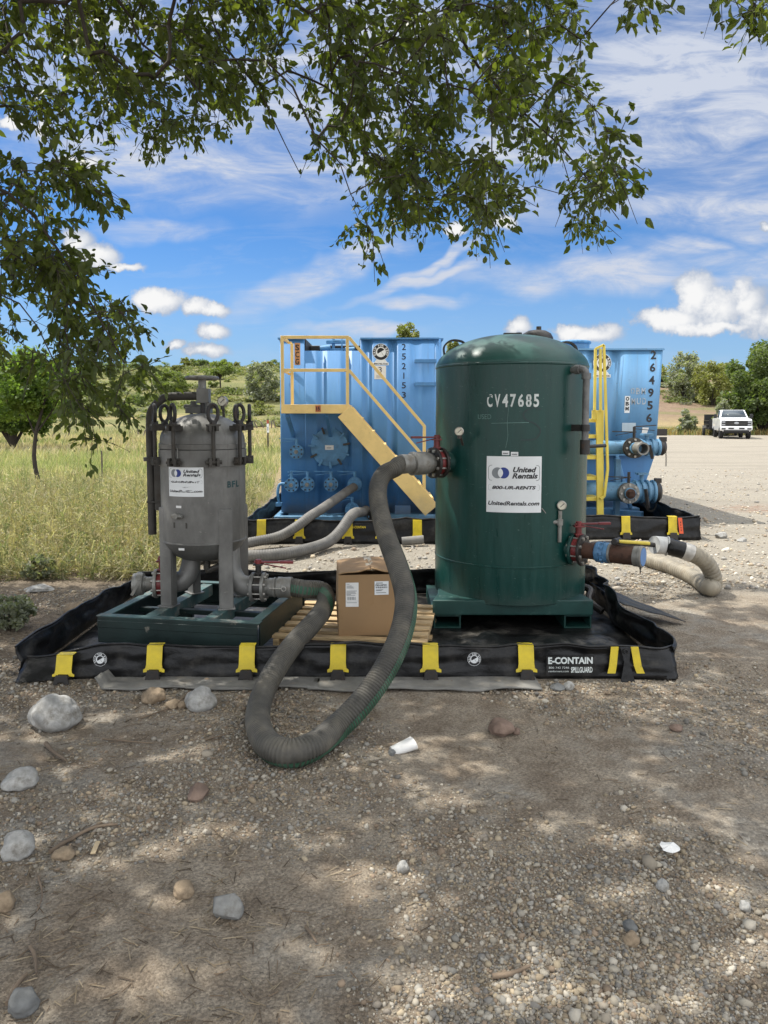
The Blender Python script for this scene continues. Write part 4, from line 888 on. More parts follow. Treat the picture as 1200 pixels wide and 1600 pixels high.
q = MB(); q.tube(Pc[:ih-12], .022, 12); q.build('feed_line', m_blackm, root, smooth=60)
q = MB(); j = is_-4; q.tube(Pc[j:j+12], .080, 20); q.build('tape_wrap', M('silver_tape', (.42, .40, .36), .4, .2, .3, 14), root, smooth=60)

# hammer lying on the rusty pipe
hc = er + dr*.34 + Vector((0, 0, .071+.028))
hd = (Vector((.92, -.20, -.035))).normalized()
hm = thing('sledge_hammer', hc, 'small sledge hammer with black head and yellow handle lying on the rusty capped pipe', 'hammer')
s = hc - hd*.085
q = MB(); nx_ = Vector((-hd.y, hd.x, 0)); q.lathe([(0, -.055), (.022, -.055), (.027, -.050), (.027, -.018), (.022, -.012), (.022, .012), (.027, .018), (.027, .050), (.022, .055), (0, .055)], s, nx_ + hd*.45, n=8); q.build('hammer_head', m_blackm, hm, bevel=.002)
q = MB(); q.tube([s + hd*x for x in (-.01, .02, .06, .14, .2, .235)], .012, 10, rad=[.011, .012, .014, .0125, .014, .013]); q.build('handle', m_yellow2, hm)

# ---------------------------------------------------------------- far containments
b2 = berm(at(384, 850, 9.45).x, at(697, 850, 9.45).x, 9.42, 13.6, .31, 'black spill containment with yellow straps round the stair end of the left blue tank', False)
for px in (409, 468, 544, 596, 652): strap(b2, at(px, 830, 9.4).x, 9.42, .31, .115, foot=px in (468, 544))
p = at(561, 826, 9.35); fn = plane((p.x, 9.345, p.z), (1, 0, 0), (0, .08, 1)); mk = MB(); mk.text('E-CONTAIN', fn, 0, .02, w=.17, h=.03, bold=.02); mk.build('printed_name', m_strap, b2, smooth=0)
q = MB(); q.tube([at(628, 846, 9.2), at(662, 843, 9.2)], .055, 14); q.build('rolled_mat', m_mat, b2)
b3 = berm(at(880, 845, 9.7).x, at(1093, 845, 9.7).x, 9.72, 15.2, .315, 'black spill containment with yellow straps and orange tag round the right blue tank', False)
for px in (977, 1050): strap(b3, at(px, 825, 9.7).x, 9.72, .315, .115)
p = at(1065, 822, 9.62); fn = plane((p.x, 9.652, p.z), (1, .0, .0), (-.09, .08, 1)); mk = MB(); mk.grid(fn, -.027, .027, -.105, .105, 2, 4, .004, 0)
for k in range(4): mk.flat([(-.004, -.07+k*.035), (.006, -.07+k*.035), (.006, -.05+k*.035), (-.004, -.05+k*.035)], fn, .006, 1)
mk.build('tag', [m_orange, m_ink], b3, smooth=0)

# ---------------------------------------------------------------- left blue tank
YT = 11.2; TX0, TX1 = at(438, 600, YT).x, at(690, 560, YT).x; ZT = at(600, 529, YT).z; ZB_ = .17
bt = thing('storage_tank', ((TX0+TX1)/2, YT+4, 0), 'blue steel tank numbered 252153 with yellow stairs across its end', 'storage tank')
NX0, NX1 = at(476, 540, YT).x, at(563, 540, YT).x; ZN = at(520, 548, YT).z
def corr(x):
    d = 0
    for gpx in (503, 541, 574, 613, 650):
        gx = at(gpx, 600, YT).x; t_ = abs(x-gx)/.085
        if t_ < 1: d = max(d, .045*(1-t_*t_)**1.5) if gpx < 650 else max(d, .008*(1-t_*t_))
    return d
def endwall(x0, x1, zb, zt, y):
    n = max(2, int((x1-x0)/.012)); mb = MB()
    vs = [(x0+(x1-x0)*i/n, y+corr(x0+(x1-x0)*i/n), z) for z in (zb, zt) for i in range(n+1)]
    mb.add(vs, [(i, i+1, n+2+i, n+1+i) for i in range(n)])
    vs = [(x0+(x1-x0)*i/n, y+k, zt) for k in (0, .07) for i in range(n+1)]
    return mb
RC = .10
for x0, x1, zt in ((TX0, NX0, ZT), (NX0, NX1, ZN), (NX1, TX1-RC, ZT)):
    endwall(x0, x1, ZB_, zt, YT).build('end_wall', m_blue, bt, smooth=40, solid=.008)
q = MB(); arc = [(TX1-RC+RC*math.sin(R(a)), YT+RC-RC*math.cos(R(a))) for a in range(0, 91, 10)] + [(TX1, YT+1.0), (TX1, YT+8.6), (TX0+.03, YT+8.6), (TX0+.03, YT+.06), (TX0, YT)]
m = len(arc); q.add([(x, y, z) for z in (ZB_, ZT) for x, y in arc], [(i, i+1, m+i+1, m+i) for i in range(m-1)])
q.build('side_wall', m_blue, bt, smooth=40, solid=.008)
q = MB(); q.bb((TX0+.05, YT+.5, ZT-.38), (TX1-.02, YT+8.5, ZT-.34)); q.build('deck', m_blue, bt)
q = MB(); q.bb((TX0-.03, YT-.03, ZT-.012), (NX0, YT+.06, ZT+.012)); q.bb((NX1, YT-.03, ZT-.012), (TX1-.04, YT+.06, ZT+.012)); q.bb((TX1-.05, YT+.05, ZT-.012), (TX1+.03, YT+8.6, ZT+.012)); q.bb((TX0-.03, YT+.07, ZT-.012), (TX0+.05, YT+8.6, ZT+.012)); q.build('top_rim', m_blue, bt)
for xa, xb in ((NX0-.02, NX0+.01), (NX1-.01, NX1+.02)): q = MB(); q.bb((xa, YT+.06, ZN-.02), (xb, YT+1.6, ZT)); q.build('hatch_cheek', m_blackm, bt)
hz_ = ZN + .02; q = MB(); q.bb((NX0+.02, YT+.62, ZN-.30), (NX1-.02, YT+1.7, ZT-.045)); hb = q.build('hatch_shade_box', m_blackm, bt, bevel=.01)  # black box behind the notch stands in for the shaded hatch interior
q = MB(); q.box(((NX0+NX1)/2+.05, YT+.55, hz_+.03), (.55, .25, .05)); q.cyl(((NX0+NX1)/2-.02, YT+.5, hz_+.05), ((NX0+NX1)/2-.02, YT+.5, hz_+.21), .025, n=10); q.box(((NX0+NX1)/2+.02, YT+.5, hz_+.16), (.3, .1, .05)); q.cyl((NX0+.2, YT+.4, hz_+.04), (NX0+.36, YT+.4, hz_+.06), .05, n=12); q.cyl((NX1-.25, YT+.42, hz_+.02), (NX1-.1, YT+.42, hz_+.03), .05, n=12); q.cyl((NX1-.3, YT+.4, hz_), (NX1-.3, YT+.4, hz_+.22), .012, n=8); q.build('hatch_gear', m_bluevalve, bt, bevel=.006)
for py in (564, 600):
    p = at(648, py, YT-.1); p2_ = at(682, py, YT-.1); q = MB(); q.bb((p.x, YT-.13, p.z-.028), (p2_.x, YT-.001, p.z+.028)); q.build('step_bracket', m_blue, bt, bevel=.004)
# base
q = MB(); zA = .10
q.bb((TX0-.05, YT-.45, .06), (TX0+1.35, YT-.37, .18)); q.bb((TX0-.05, YT-.37, .06), (TX0+.03, YT+1.5, .18)); q.bar((TX0+.55, YT-.36, .12), (TX0+1.0, YT+.0, .12), .09, .11); q.bb((TX0+.1, YT+.02, .04), (TX1-.05, YT+8.4, .168)); q.cyl((TX0+1.5, YT-.3, .12), (TX1+.02, YT-.3, .12), .07, n=16)
q.build('base_frame', m_bluepipe, bt, bevel=.008)
q = MB(); p = at(630, 800, YT-.1); q.bb((at(617, 800, YT).x, YT-.16, at(600, 808, YT).z), (at(641, 800, YT).x, YT-.01, at(600, 789, YT).z)); q.build('lug_plate', m_blue, bt, bevel=.006)
q = MB(); p = at(581, 806, YT-.5); q.lathe([(.072, .5), (.072, 0), (.058, 0), (.058, .12), (0, .12)], p, (0, 1, 0), n=24); q.build('pipe_stub', m_steeldark, bt)
# manway
mc = at(515, 699, YT); mr = .290
q = MB(); q.lathe([(mr*.9, .06), (mr, .0), (mr, -.035), (mr*.97, -.045), (mr*.2, -.05), (0, -.05)], mc, (0, 1, 0), n=48); mnw = q.build('manway', m_bluevalve, bt)
for k in range(11):
    a = 2*math.pi*k/11+.2; q = MB(); rd = Vector((math.cos(a), 0, math.sin(a))); q.bar(mc + rd*mr*.74 + Vector((0, -.075, 0)), mc + rd*mr*1.10 + Vector((0, -.075, 0)), .03, .05, up=(0, 1, 0)); q.build('dog_clamp', m_bluevalve if k % 3 else m_steeldark, mnw, bevel=.003)
q = MB(); q.flat([(-.065, -.035), (.065, -.035), (.065, .035), (-.065, .035)], plane(mc + Vector((0, -.052, 0)), (1, 0, 0), (0, 0, 1))); q.flat([(-.04, -.012), (.03, -.012), (.03, .0), (-.04, .0)], plane(mc + Vector((0, -.0535, 0)), (1, 0, 0), (0, 0, 1)), 0, 1); q.build('manway_label', [m_paper, m_logogrey], mnw, smooth=0)
def small_valve(px, py, hdir, plug):
    c = at(px, py, YT-.16); Y0 = Vector((0, 1, 0)); r_ = .108
    q = MB(); q.cyl(c, c + Y0*.17, .055, n=20); q.cyl(c + Y0*.05 + Vector((0, 0, 0)), c + Y0*.05 + Vector((0, 0, .19)), .022, n=12); v = q.build('valve', m_bluevalve, bt)
    q = MB(); q.lathe([(.0, -.01), (.035, -.012), (.05, -.012), (.055, .0), (r_, 0), (r_, .028), (.05, .03)], c, Y0, n=32); q.lathe([(.05, .065), (r_, .065), (r_, .09), (.05, .09)], c, Y0, n=32); q.build('flange', m_bluevalve, v)
    pr_ = None
    for k in range(8):
        a = 2*math.pi*(k+.5)/8; o = Vector((math.cos(a)*.085, 0, math.sin(a)*.085))
        if pr_ is None: pr_ = MB().cyl(c + o + Vector((0, -.015, 0)), c + o + Vector((0, .0, 0)), .014, n=6).build('bolt', m_blackm if plug else m_bluevalve, v); o0 = o
        else: k2 = pr_.copy(); COL.objects.link(k2); k2.parent = v; k2.location = o - o0
    if plug: MB().cyl(c + Vector((0, -.045, 0)), c + Vector((0, -.005, 0)), .032, n=6).build('plug', m_alu, v)
    q = MB(); h0 = c + Y0*.05 + Vector((0, 0, .185)); q.bar(h0 + Vector((hdir*.03, 0, 0)), h0 - Vector((hdir*.26, .02, -.012)), .02, .012); q.bar(h0 - Vector((0, 0, .02)), h0 - Vector((hdir*.24, .02, .045)), .012, .008); q.build('handle', m_bluevalve, v)
for args in ((463, 706, 1, 1), (455, 758, .2, 1), (480, 757, 1, 1), (517, 757, 1, 1), (554, 757, 1, 0), (550, 797, .6, 0)): small_valve(*args)
q = MB(); q.tube(catmull([at(436, 785, YT-.1), at(434, 770, YT-.15), at(437, 757, YT-.15), at(446, 756, YT-.15)], .03), .022, 10); q.box(at(436, 788, YT-.1), (.09, .09, .05)); q.build('drain_line', m_bluevalve, bt)
# stairs and platform
YS = 10.35
def sp_(px, py, Y=None): return at(px, py, YS if Y is None else Y)
st = MB(); a_ = sp_(441, 632); c_ = sp_(541, 646); st.bb((a_.x, YS-.015, c_.z), (c_.x+.05, YS+.015, a_.z)); st.bb((a_.x, YS+.0155, a_.z-.03), (c_.x+.05, YT-.02, a_.z-.004)); st.bb((a_.x, YS+.016, c_.z), (a_.x+.02, YT-.02, a_.z-.031)); pf = st.build('platform', m_yellow, bt, bevel=.003)
q = MB(); fn = plane(sp_(497, 638.5, YS-.018), (1, 0, 0), (0, 0, 1)); q.flat([(-.038, -.045), (.038, -.045), (.038, .045), (-.038, .045)], fn, 0, 0); q.text('15', fn, 0, 0, w=.05, h=.055, bold=.04, off=.002, mi=1); q.build('number_plate', [M('faded_red_plate', (.42, .12, .04), .5, 0, .15, 9), m_ink], pf, smooth=0)
rl = MB(); w_ = .042
x0 = sp_(441.5, 600).x; x1 = sp_(543, 600).x; zt = sp_(541, 527).z; zm = sp_(541, 578.5).z; zp = a_.z; xe = sp_(663, 690).x; ze = sp_(664, 666).z; ze2 = sp_(660, 712).z; zb = sp_(663, 780).z
for y in (YS,):
    rl.bb((x0-w_/2, y-w_/2, c_.z), (x0+w_/2, y+w_/2, zt+w_/2)); rl.bb((x1-w_/2, y-w_/2, c_.z-.02), (x1+w_/2, y+w_/2, zt-w_/2))
    rl.bb((x0+w_/2, y-w_/2+.001, zt-w_/2+.001), (x1+w_/2, y+w_/2-.001, zt+w_/2+.001)); rl.bb((x0+w_/2, y-w_/2+.002, zm-w_/2), (x1-w_/2, y+w_/2-.002, zm+w_/2))
    rl.bar((x1+w_/2, y, zt), (xe, y, ze), w_-.004, w_); rl.bar((x1+w_/2, y, zm), (xe-w_/2, y, ze2), w_-.004, w_); rl.bb((xe-w_/2, y-w_/2, zb), (xe+w_/2, y+w_/2, ze+.01))
xb = at(456, 560, YS+.55).x; rl.bb((xb-w_/2, YS+.55, zp), (xb+w_/2, YS+.55+w_, zt-.03)); rl.bb((x0-w_/2+.002, YS+.03, zt-.018), (x0+w_/2-.002, YS+.58, zt+.018)); rl.bb((x0-w_/2+.002, YS+.03, zm-.018), (x0+w_/2-.002, YS+.58, zm+.018)); rl.bar((x0, YS+.575, zt-.02), (xb, YS+.575, zt-.02), .03, .03); rl.bar((x0, YS+.575, zm-.02), (xb, YS+.575, zm-.02), .03, .03)
rl.build('railing', m_yellow, bt, bevel=.003)
sA, sB = sp_(538, 643), sp_(674, 797)
for y in (YS-.035, YT-.10):
    dx = sB - sA; dx.y = 0; dn = dx.normalized(); up = Vector((-dn.z, 0, dn.x)); up = up if up.z > 0 else -up
    q = MB(); A1 = Vector((sA.x, y, sA.z)); B1 = Vector((sB.x, y, sB.z))
    q.bar(A1, B1, .012, .235, up=up); q.bar(A1 + up*.1145 + Vector((0, .032, 0)), B1 + up*.1145 + Vector((0, .032, 0)), .052, .008, up=up); q.bar(A1 - up*.1145 + Vector((0, .032, 0)), B1 - up*.1145 + Vector((0, .032, 0)), .052, .008, up=up); q.build('stringer', m_yellow, bt, bevel=.002)
dx = sB - sA
for k in range(7):
    c = sA + dx*((k+.7)/7.4); q = MB(); q.bb((c.x-.08, YS-.028, c.z+.02), (c.x+.14, YT-.107, c.z+.05)); q.build('tread', m_yellow, bt, bevel=.002)
for xx in (x0+.05, x1-.3): q = MB(); q.bar((xx, YT-.03, 1.35), (xx, YS+.1, 1.66), .05, .05); q.build('platform_brace', m_blue, bt)
# tank markings
Yf = YT - .006
def vtext(mb, body, px, y0, y1, hpx, wpx, Y, mi=0, bold=.03, fnx=None):
    for i, ch in enumerate(body):
        py = y0 + (y1-y0)*i/(len(body)-1); c = at(px if not fnx else fnx(i), py, Y); fn = plane(c, (1, 0, 0), (0, 0, 1))
        mb.text(ch, fn, 0, 0, w=(wpx if ch not in '1I' else wpx*.25)/F*Y, h=hpx/F*Y, bold=bold, off=.003, mi=mi)
q = MB(); vtext(q, '2521 53'.replace(' ', ''), 631, 542, 617, 9.5, 6.3, Yf, bold=.01); q.build('tank_number', m_ink, bt, smooth=0)
c = at(465, 553, Yf); fn = plane(c, (1, 0, 0), (0, 0, 1)); q = MB(); q.flat([(-.045, -.165), (.04, -.165), (.04, .165), (-.045, .165)], fn, .001, 0); vtext(q, 'SCG', 464.5, 543, 565, 9, 6, Yf-.002, mi=1, bold=.02); q.build('owner_decal', [M('faded_orange_decal', (.50, .24, .10), .5, 0, .2, 8), m_ink], bt, smooth=0)
c = at(595, 550, Yf); round_logo(bt, plane(c, (1, 0, 0), (0, 0, 1)), .125, cap=True)
c = at(594, 582, Yf); fn = plane(c, (1, 0, 0), (0, 0, 1)); q = MB(); q.flat([(-.088, -.1), (.088, -.1), (.088, .1), (-.088, .1)], fn, .001, 0); q.text('3', fn, .0, .04, w=.05, h=.085, bold=0, off=.003, mi=1)
for k in range(3): q.flat([(-.06, -.045-k*.018), (.05, -.045-k*.018), (.05, -.040-k*.018), (-.06, -.040-k*.018)], fn, .003, 2)
q.build('number_sticker', [m_paper, m_ink, m_logogrey], bt, smooth=0)

# ---------------------------------------------------------------- right blue tank
Y2 = 11.8; RX1 = at(1034, 600, Y2).x; RX0 = RX1 - 2.45; Z2 = at(1000, 546, Y2).z; ZM = at(1000, 706, Y2).z
rt = thing('storage_tank', ((RX0+RX1)/2, Y2+4, 0), 'light blue steel tank numbered 264956 with a pipe manifold and yellow ladder', 'storage tank')
q = MB(); xl = RX1 - .10; n = 60
def c2(x):
    d = 0
    for gx in (at(961, 600, Y2).x, at(925, 600, Y2).x, RX0+.4):
        t_ = abs(x-gx)/.10
        if t_ < 1: d = max(d, .05*(1-t_*t_)**1.5)
    return d
vs = []; 
for z, w, yo in ((ZM-.02, RX1-.075, 0), (Z2, RX1, 0)):
    vs += [(RX0+(w-RX0)*i/n, Y2+c2(RX0+(w-RX0)*i/n)+yo, z) for i in range(n+1)]
q.add(vs, [(i, i+1, n+2+i, n+1+i) for i in range(n)]); q.build('end_wall', m_blue2, rt, smooth=40, solid=.008)
q = MB(); q.add([(RX1-.075, Y2, ZM-.02), (RX1, Y2, Z2), (RX1, Y2+8.5, Z2), (RX1-.075, Y2+8.5, ZM-.02), (RX0, Y2+8.5, ZM-.02), (RX0, Y2+8.5, Z2), (RX0, Y2, ZM-.02), (RX0, Y2, Z2)], [(0, 3, 2, 1), (3, 4, 5, 2), (4, 6, 7, 5)]); q.build('side_wall', m_blue2, rt, smooth=0, solid=.008)
q = MB(); zl = .42; xlow = at(1005, 745, Y2).x
q.add([(RX0, Y2, ZM-.03), (RX1-.075, Y2, ZM-.03), (xlow, Y2+.02, zl), (RX0+.5, Y2+.02, zl), (RX0, Y2+8.5, ZM-.03), (RX1-.075, Y2+8.5, ZM-.03), (xlow, Y2+8.5, zl), (RX0+.5, Y2+8.5, zl)], [(0, 3, 2, 1), (1, 2, 6, 5), (4, 5, 6, 7), (0, 4, 7, 3), (3, 7, 6, 2)]); q.build('hopper', m_blue, rt, smooth=0)
q = MB(); q.bb((RX0, Y2-.06, ZM-.06), (RX1-.06, Y2-.009, ZM+.02)); q.build('belt_rail', m_blue2, rt, bevel=.005)
q = MB(); q.bb((RX0-.02, Y2-.03, Z2-.012), (RX1+.02, Y2+.05, Z2+.015)); q.bb((RX1-.03, Y2+.06, Z2-.012), (RX1+.02, Y2+8.5, Z2+.015)); q.build('top_rim', m_blue2, rt)
q = MB(); q.bb((RX0+.05, Y2+.2, Z2-.3), (RX1-.05, Y2+8.4, Z2-.26)); q.build('deck', m_blue2, rt)
p = at(896, 536, Y2+.6); q = MB(); q.cyl((p.x, p.y, Z2-.25), (p.x, p.y, p.z-.0), .26, n=28); q.torus((p.x, p.y, p.z), (0, 0, 1), .26, .03, 28, 8); q.build('top_hatch', m_bluevalve, rt)
q = MB(); q.bb((RX0+.3, Y2-.02, .05), (xlow-.05, Y2+8.3, .17)); q.bar((at(990, 800, Y2).x, Y2-.4, .11), (at(955, 790, Y2).x, Y2-.1, .11), .12, .1); q.bar((at(985, 757, Y2).x, Y2-.03, .17), (at(962, 720, Y2).x, Y2-.03, ZM-.06), .09, .05); q.build('base_frame', m_blue2, rt, bevel=.006)
q = MB(); p = at(965, 760, 11.55); q.bb((p.x-.05, 11.5, .05), (p.x+.03, 11.6, ZM-.1)); q.bb((p.x-.22, 11.45, .03), (p.x+.2, 11.66, .06)); q.build('pipe_post', m_bluepipe, rt, bevel=.004)
YM = 11.3
def manifold(py, r_, x_end, x_valve, plugged):
    c0 = at(880, py, YM); c1 = at(x_end, py, YM); z = c0.z; X = Vector((1, 0, 0))
    q = MB(); q.cyl((c0.x-1.2, YM, z), (c1.x, YM, z), r_, n=28); mnf = q.build('manifold_pipe', m_bluepipe, rt)
    for dx in (.10, .19, .28, .37):
        q = MB(); q.lathe([(r_*.6, 0), (r_*1.22, 0), (r_*1.26, .01), (r_*1.26, .03), (r_*1.22, .04), (r_*.6, .04)], (c1.x-.1+dx, YM, z), X, n=28); q.build('flange', m_bluepipe, mnf)
    q = MB(); q.cyl((c1.x-.02, YM, z), (c1.x+.34, YM, z), r_*1.05, n=24); q.cyl((c1.x+.12, YM, z), (c1.x+.12, YM, z+r_*1.9), .03, n=10); q.box((c1.x+.12, YM, z+r_*1.9), (.16, .16, .03)); q.build('end_valve', m_bluepipe, mnf)
    q = MB(); q.lathe([(r_*1.15, .31), (r_*1.2, .36), (r_*.9, .40), (.05, .41), (0, .41)], (c1.x, YM, z), X, n=24); q.box((c1.x+.35, YM-.05, z+r_*1.2), (.10, .06, .07)); q.bar((c1.x+.12, YM-r_*1.25, z+r_*.4), (c1.x+.16, YM-r_*1.5, z-r_*1.6), .04, .04); q.build('end_cap', m_blackm, mnf)
    vx = at(x_valve, py, YM).x; v0 = Vector((vx, YM-r_*.6, z-(.0))); Y_ = Vector((0, -1, 0))
    q = MB(); q.cyl(v0, v0 + Y_*.25, .085, n=24); q.build('branch', m_bluepipe, mnf)
    q = MB(); q.lathe([(.07, .10), (.155, .10), (.155, .13), (.07, .13)], v0, Y_, n=32); q.lathe([(.07, .17), (.155, .17), (.155, .20), (.07, .20)], v0, Y_, n=32); fl_ = q.build('branch_flange', m_alu if plugged else m_steeldark, mnf)
    q = MB()
    if plugged: q.cyl(v0 + Y_*.2, v0 + Y_*.26, .075, n=20); q.box(v0 + Y_*.28, (.07, .04, .07))
    else: q.lathe([(.095, .2), (.095, .42), (.072, .42), (.072, .25), (0, .25)], v0, Vector((-.0, -1, 0)) + Vector((.12, 0, 0)), n=28)
    q.build('branch_end', m_rust if plugged else m_alu, mnf)
    for k in range(8):
        a = 2*math.pi*k/8; o = v0 + Y_*.195 + Vector((math.cos(a)*.125, 0, math.sin(a)*.125)); MB().cyl(o, o + Y_*.03, .018, n=6).build('bolt', m_zinc, mnf)
    h0 = v0 + Y_*.15 + Vector((0, 0, .24)); q = MB(); q.bar(h0 + Vector((.03, 0, 0)), h0 - Vector((.33, 0, -.01)), .03, .015); q.bar(h0, h0 - Vector((.28, 0, .05)), .016, .01)
    if not plugged: q.bar(h0 + Vector((0, 0, .08)), h0 + Vector((.36, .1, .1)), .03, .015); q.bar(h0 + Vector((0, 0, .05)), h0 + Vector((.34, .1, .02)), .016, .01)
    q.cyl(h0 - Vector((0, 0, .1)), h0 + Vector((0, 0, .08)), .022, n=10); q.build('handle', m_blackm, mnf)
    q = MB(); P_ = catmull([(c1.x+.12, YM-.05, z-r_), (c1.x+.2, YM-.12, z-r_-.14), (c1.x+.3, YM-.1, z-r_-.1), (c1.x+.38, YM, z-.05)] if plugged else [(c1.x+.40, YM-.02, z+.02), (c1.x+.41, YM-.04, z-.15), (c1.x+.41, YM-.04, z-.30)], .022)
    for i, pp in enumerate(P_[:-1]): q.torus(pp, Vector((0, 1, 0)) if i % 2 else Vector((1, .2, 0)), .011, .0035, 8, 5)
    q.build('chain', m_steeldark, mnf)
manifold(699, .105, 998, 983, False); manifold(768, .145, 990, 974, True)
# steep ladder-stair seen from the side
YL = 10.75
def lp(px, py, Y=YL): return at(px, py, Y)
q = MB(); q.bar(lp(936.5, 641), lp(937.5, 806), .05, .095, up=(1, 0, 0)); q.build('ladder_rail', m_yellow2, rt, bevel=.003)
q = MB(); q.bar(lp(938, 641, YL+.62), lp(938, 806, YL+.62), .05, .095, up=(1, 0, 0)); q.build('ladder_rail', m_yellow2, rt, bevel=.003)
q = MB(); a_, c_ = lp(925, 641), lp(940, 655); q.bb((a_.x, YL-.012, c_.z), (c_.x, YL+.012, a_.z)); q.build('kick_plate', m_yellow2, rt)
for k, py in enumerate((657, 682, 715, 747.5, 780)):
    a_ = lp(890, py); c_ = lp(939.5, py); q = MB(); q.bb((a_.x-.2, YL+.03, a_.z-.028), (c_.x, YL+.58, a_.z+.022)); q.build('tread', m_yellow2, rt, bevel=.003)
hr = [(929, 641), (930.5, 545), (943.5, 539), (946, 615)]
q = MB()
for (ax, ay), (bx_, by_) in zip(hr, hr[1:]): q.bar(lp(ax, ay, YL-.05), lp(bx_, by_, YL-.05), .035, .035, up=(0, 1, 0))
for (ax, ay), (bx_, by_) in (((946, 615), (949.5, 733)), ((949.5, 733), (944, 776)), ((944, 776), (938, 779)), ((938, 545), (938.5, 641))): q.bar(lp(ax, ay, YL-.052), lp(bx_, by_, YL-.052), .034, .04, up=(0, 1, 0))
q.build('handrail', m_yellow2, rt, bevel=.002)
Yf = Y2 - .006; q = MB()
vtext(q, '264956', 0, 554.5, 653, 13.5, 8.6, Yf, bold=.03, fnx=lambda i: 1021 - 1.35*i); q.build('tank_number', m_ink, rt, smooth=0)
c = at(941, 567, Yf); round_logo(rt, plane(c, (1, 0, 0), (0, 0, 1)), .145, cap=True)
q = MB(); stencil(q, 'OBM', plane(at(997, 611, Yf), (1, 0, 0), (0, 0, 1)), 0, 0, 25/F*Y2, 10/F*Y2); stencil(q, 'MUD', plane(at(998, 627, Yf), (1, 0, 0), (0, 0, 1)), 0, 0, 25/F*Y2, 10/F*Y2); q.build('stencilled_words', M('faded_white_stencil', (.40, .46, .52), .6, 0, .3, 12, dirt=(.14, .30, .48), damt=.45, dscale=16), rt, smooth=0)
c = at(980, 632, Yf); fn = plane(c, (1, 0, 0), (.02, 0, 1)); q = MB(); q.flat([(-.042, -.135), (.042, -.135), (.042, .135), (-.042, .135)], fn, .004, 0)
for i, ch in enumerate('OBM'): q.text(ch, fn, 0, .09-i*.078, w=.055, h=.062, bold=.05, off=.006, mi=1)
q.build('letter_sticker', [m_white, m_ink], rt, smooth=0)
c = at(982.5, 668, Yf); fn = plane(c, (1, 0, 0), (0, 0, 1)); q = MB(); q.flat([(-.11, -.075), (.11, -.075), (.11, .075), (-.11, .075)], fn, .003); q.build('blank_placard', M('pale_placard', (.42, .50, .55), .5, 0, .1, 8), rt, smooth=0)
c = at(1008, 673, Yf); fn = plane(c, (1, 0, 0), (.1, 0, 1)); q = MB(); q.flat([(-.05, -.05), (.03, -.06), (.055, .05), (-.05, .055)], fn, .003); q.build('torn_sticker', m_paper, rt, smooth=0)
# ---------------------------------------------------------------- loose stones
def ico(sub):
    import bmesh
    bm = bmesh.new(); bmesh.ops.create_icosphere(bm, subdivisions=sub, radius=1.0)
    v = np.array([p.co[:] for p in bm.verts]); f = np.array([[q.index for q in p.verts] for p in bm.faces]); bm.free(); return v, f
def np_mesh(name, v, f, mats, col=None, parent=None, smooth=False, kind=None):
    k = f.shape[1]; me = bpy.data.meshes.new(name); me.vertices.add(len(v)); me.vertices.foreach_set('co', np.asarray(v, np.float32).ravel())
    me.loops.add(f.size); me.loops.foreach_set('vertex_index', f.astype(np.int32).ravel())
    me.polygons.add(len(f)); me.polygons.foreach_set('loop_start', np.arange(0, f.size, k, dtype=np.int32)); me.polygons.foreach_set('loop_total', np.full(len(f), k, np.int32))
    if smooth: me.polygons.foreach_set('use_smooth', np.ones(len(f), bool))
    me.update(calc_edges=True)
    if col is not None:
        a = me.attributes.new('Tint', 'FLOAT_COLOR', 'POINT'); a.data.foreach_set('color', np.c_[col, np.ones(len(col))].astype(np.float32).ravel())
    for m in (mats if isinstance(mats, (list, tuple)) else [mats]): me.materials.append(m)
    o = bpy.data.objects.new(name, me); COL.objects.link(o)
    if parent: o.parent = parent
    if kind: o['kind'] = kind
    return o
def tint_mat(name, rough=.9, trans=0.0, spec=.2):
    m, b, o = new_mat(name); a = N('ShaderNodeAttribute', attribute_name='Tint'); L(a.outputs['Color'], b.inputs['Base Color'])
    b.inputs['Roughness'].default_value = rough; b.inputs['Specular IOR Level'].default_value = spec
    if trans:
        tr = N('ShaderNodeBsdfTranslucent'); L(mixc(1.0, a.outputs['Color'], (1.3, 1.4, .7), 'MULTIPLY'), tr.inputs[0])
        mx = N('ShaderNodeMixShader'); mx.inputs[0].default_value = trans; L(b.outputs[0], mx.inputs[1]); L(tr.outputs[0], mx.inputs[2]); L(mx.outputs[0], o.inputs[0])
    return m
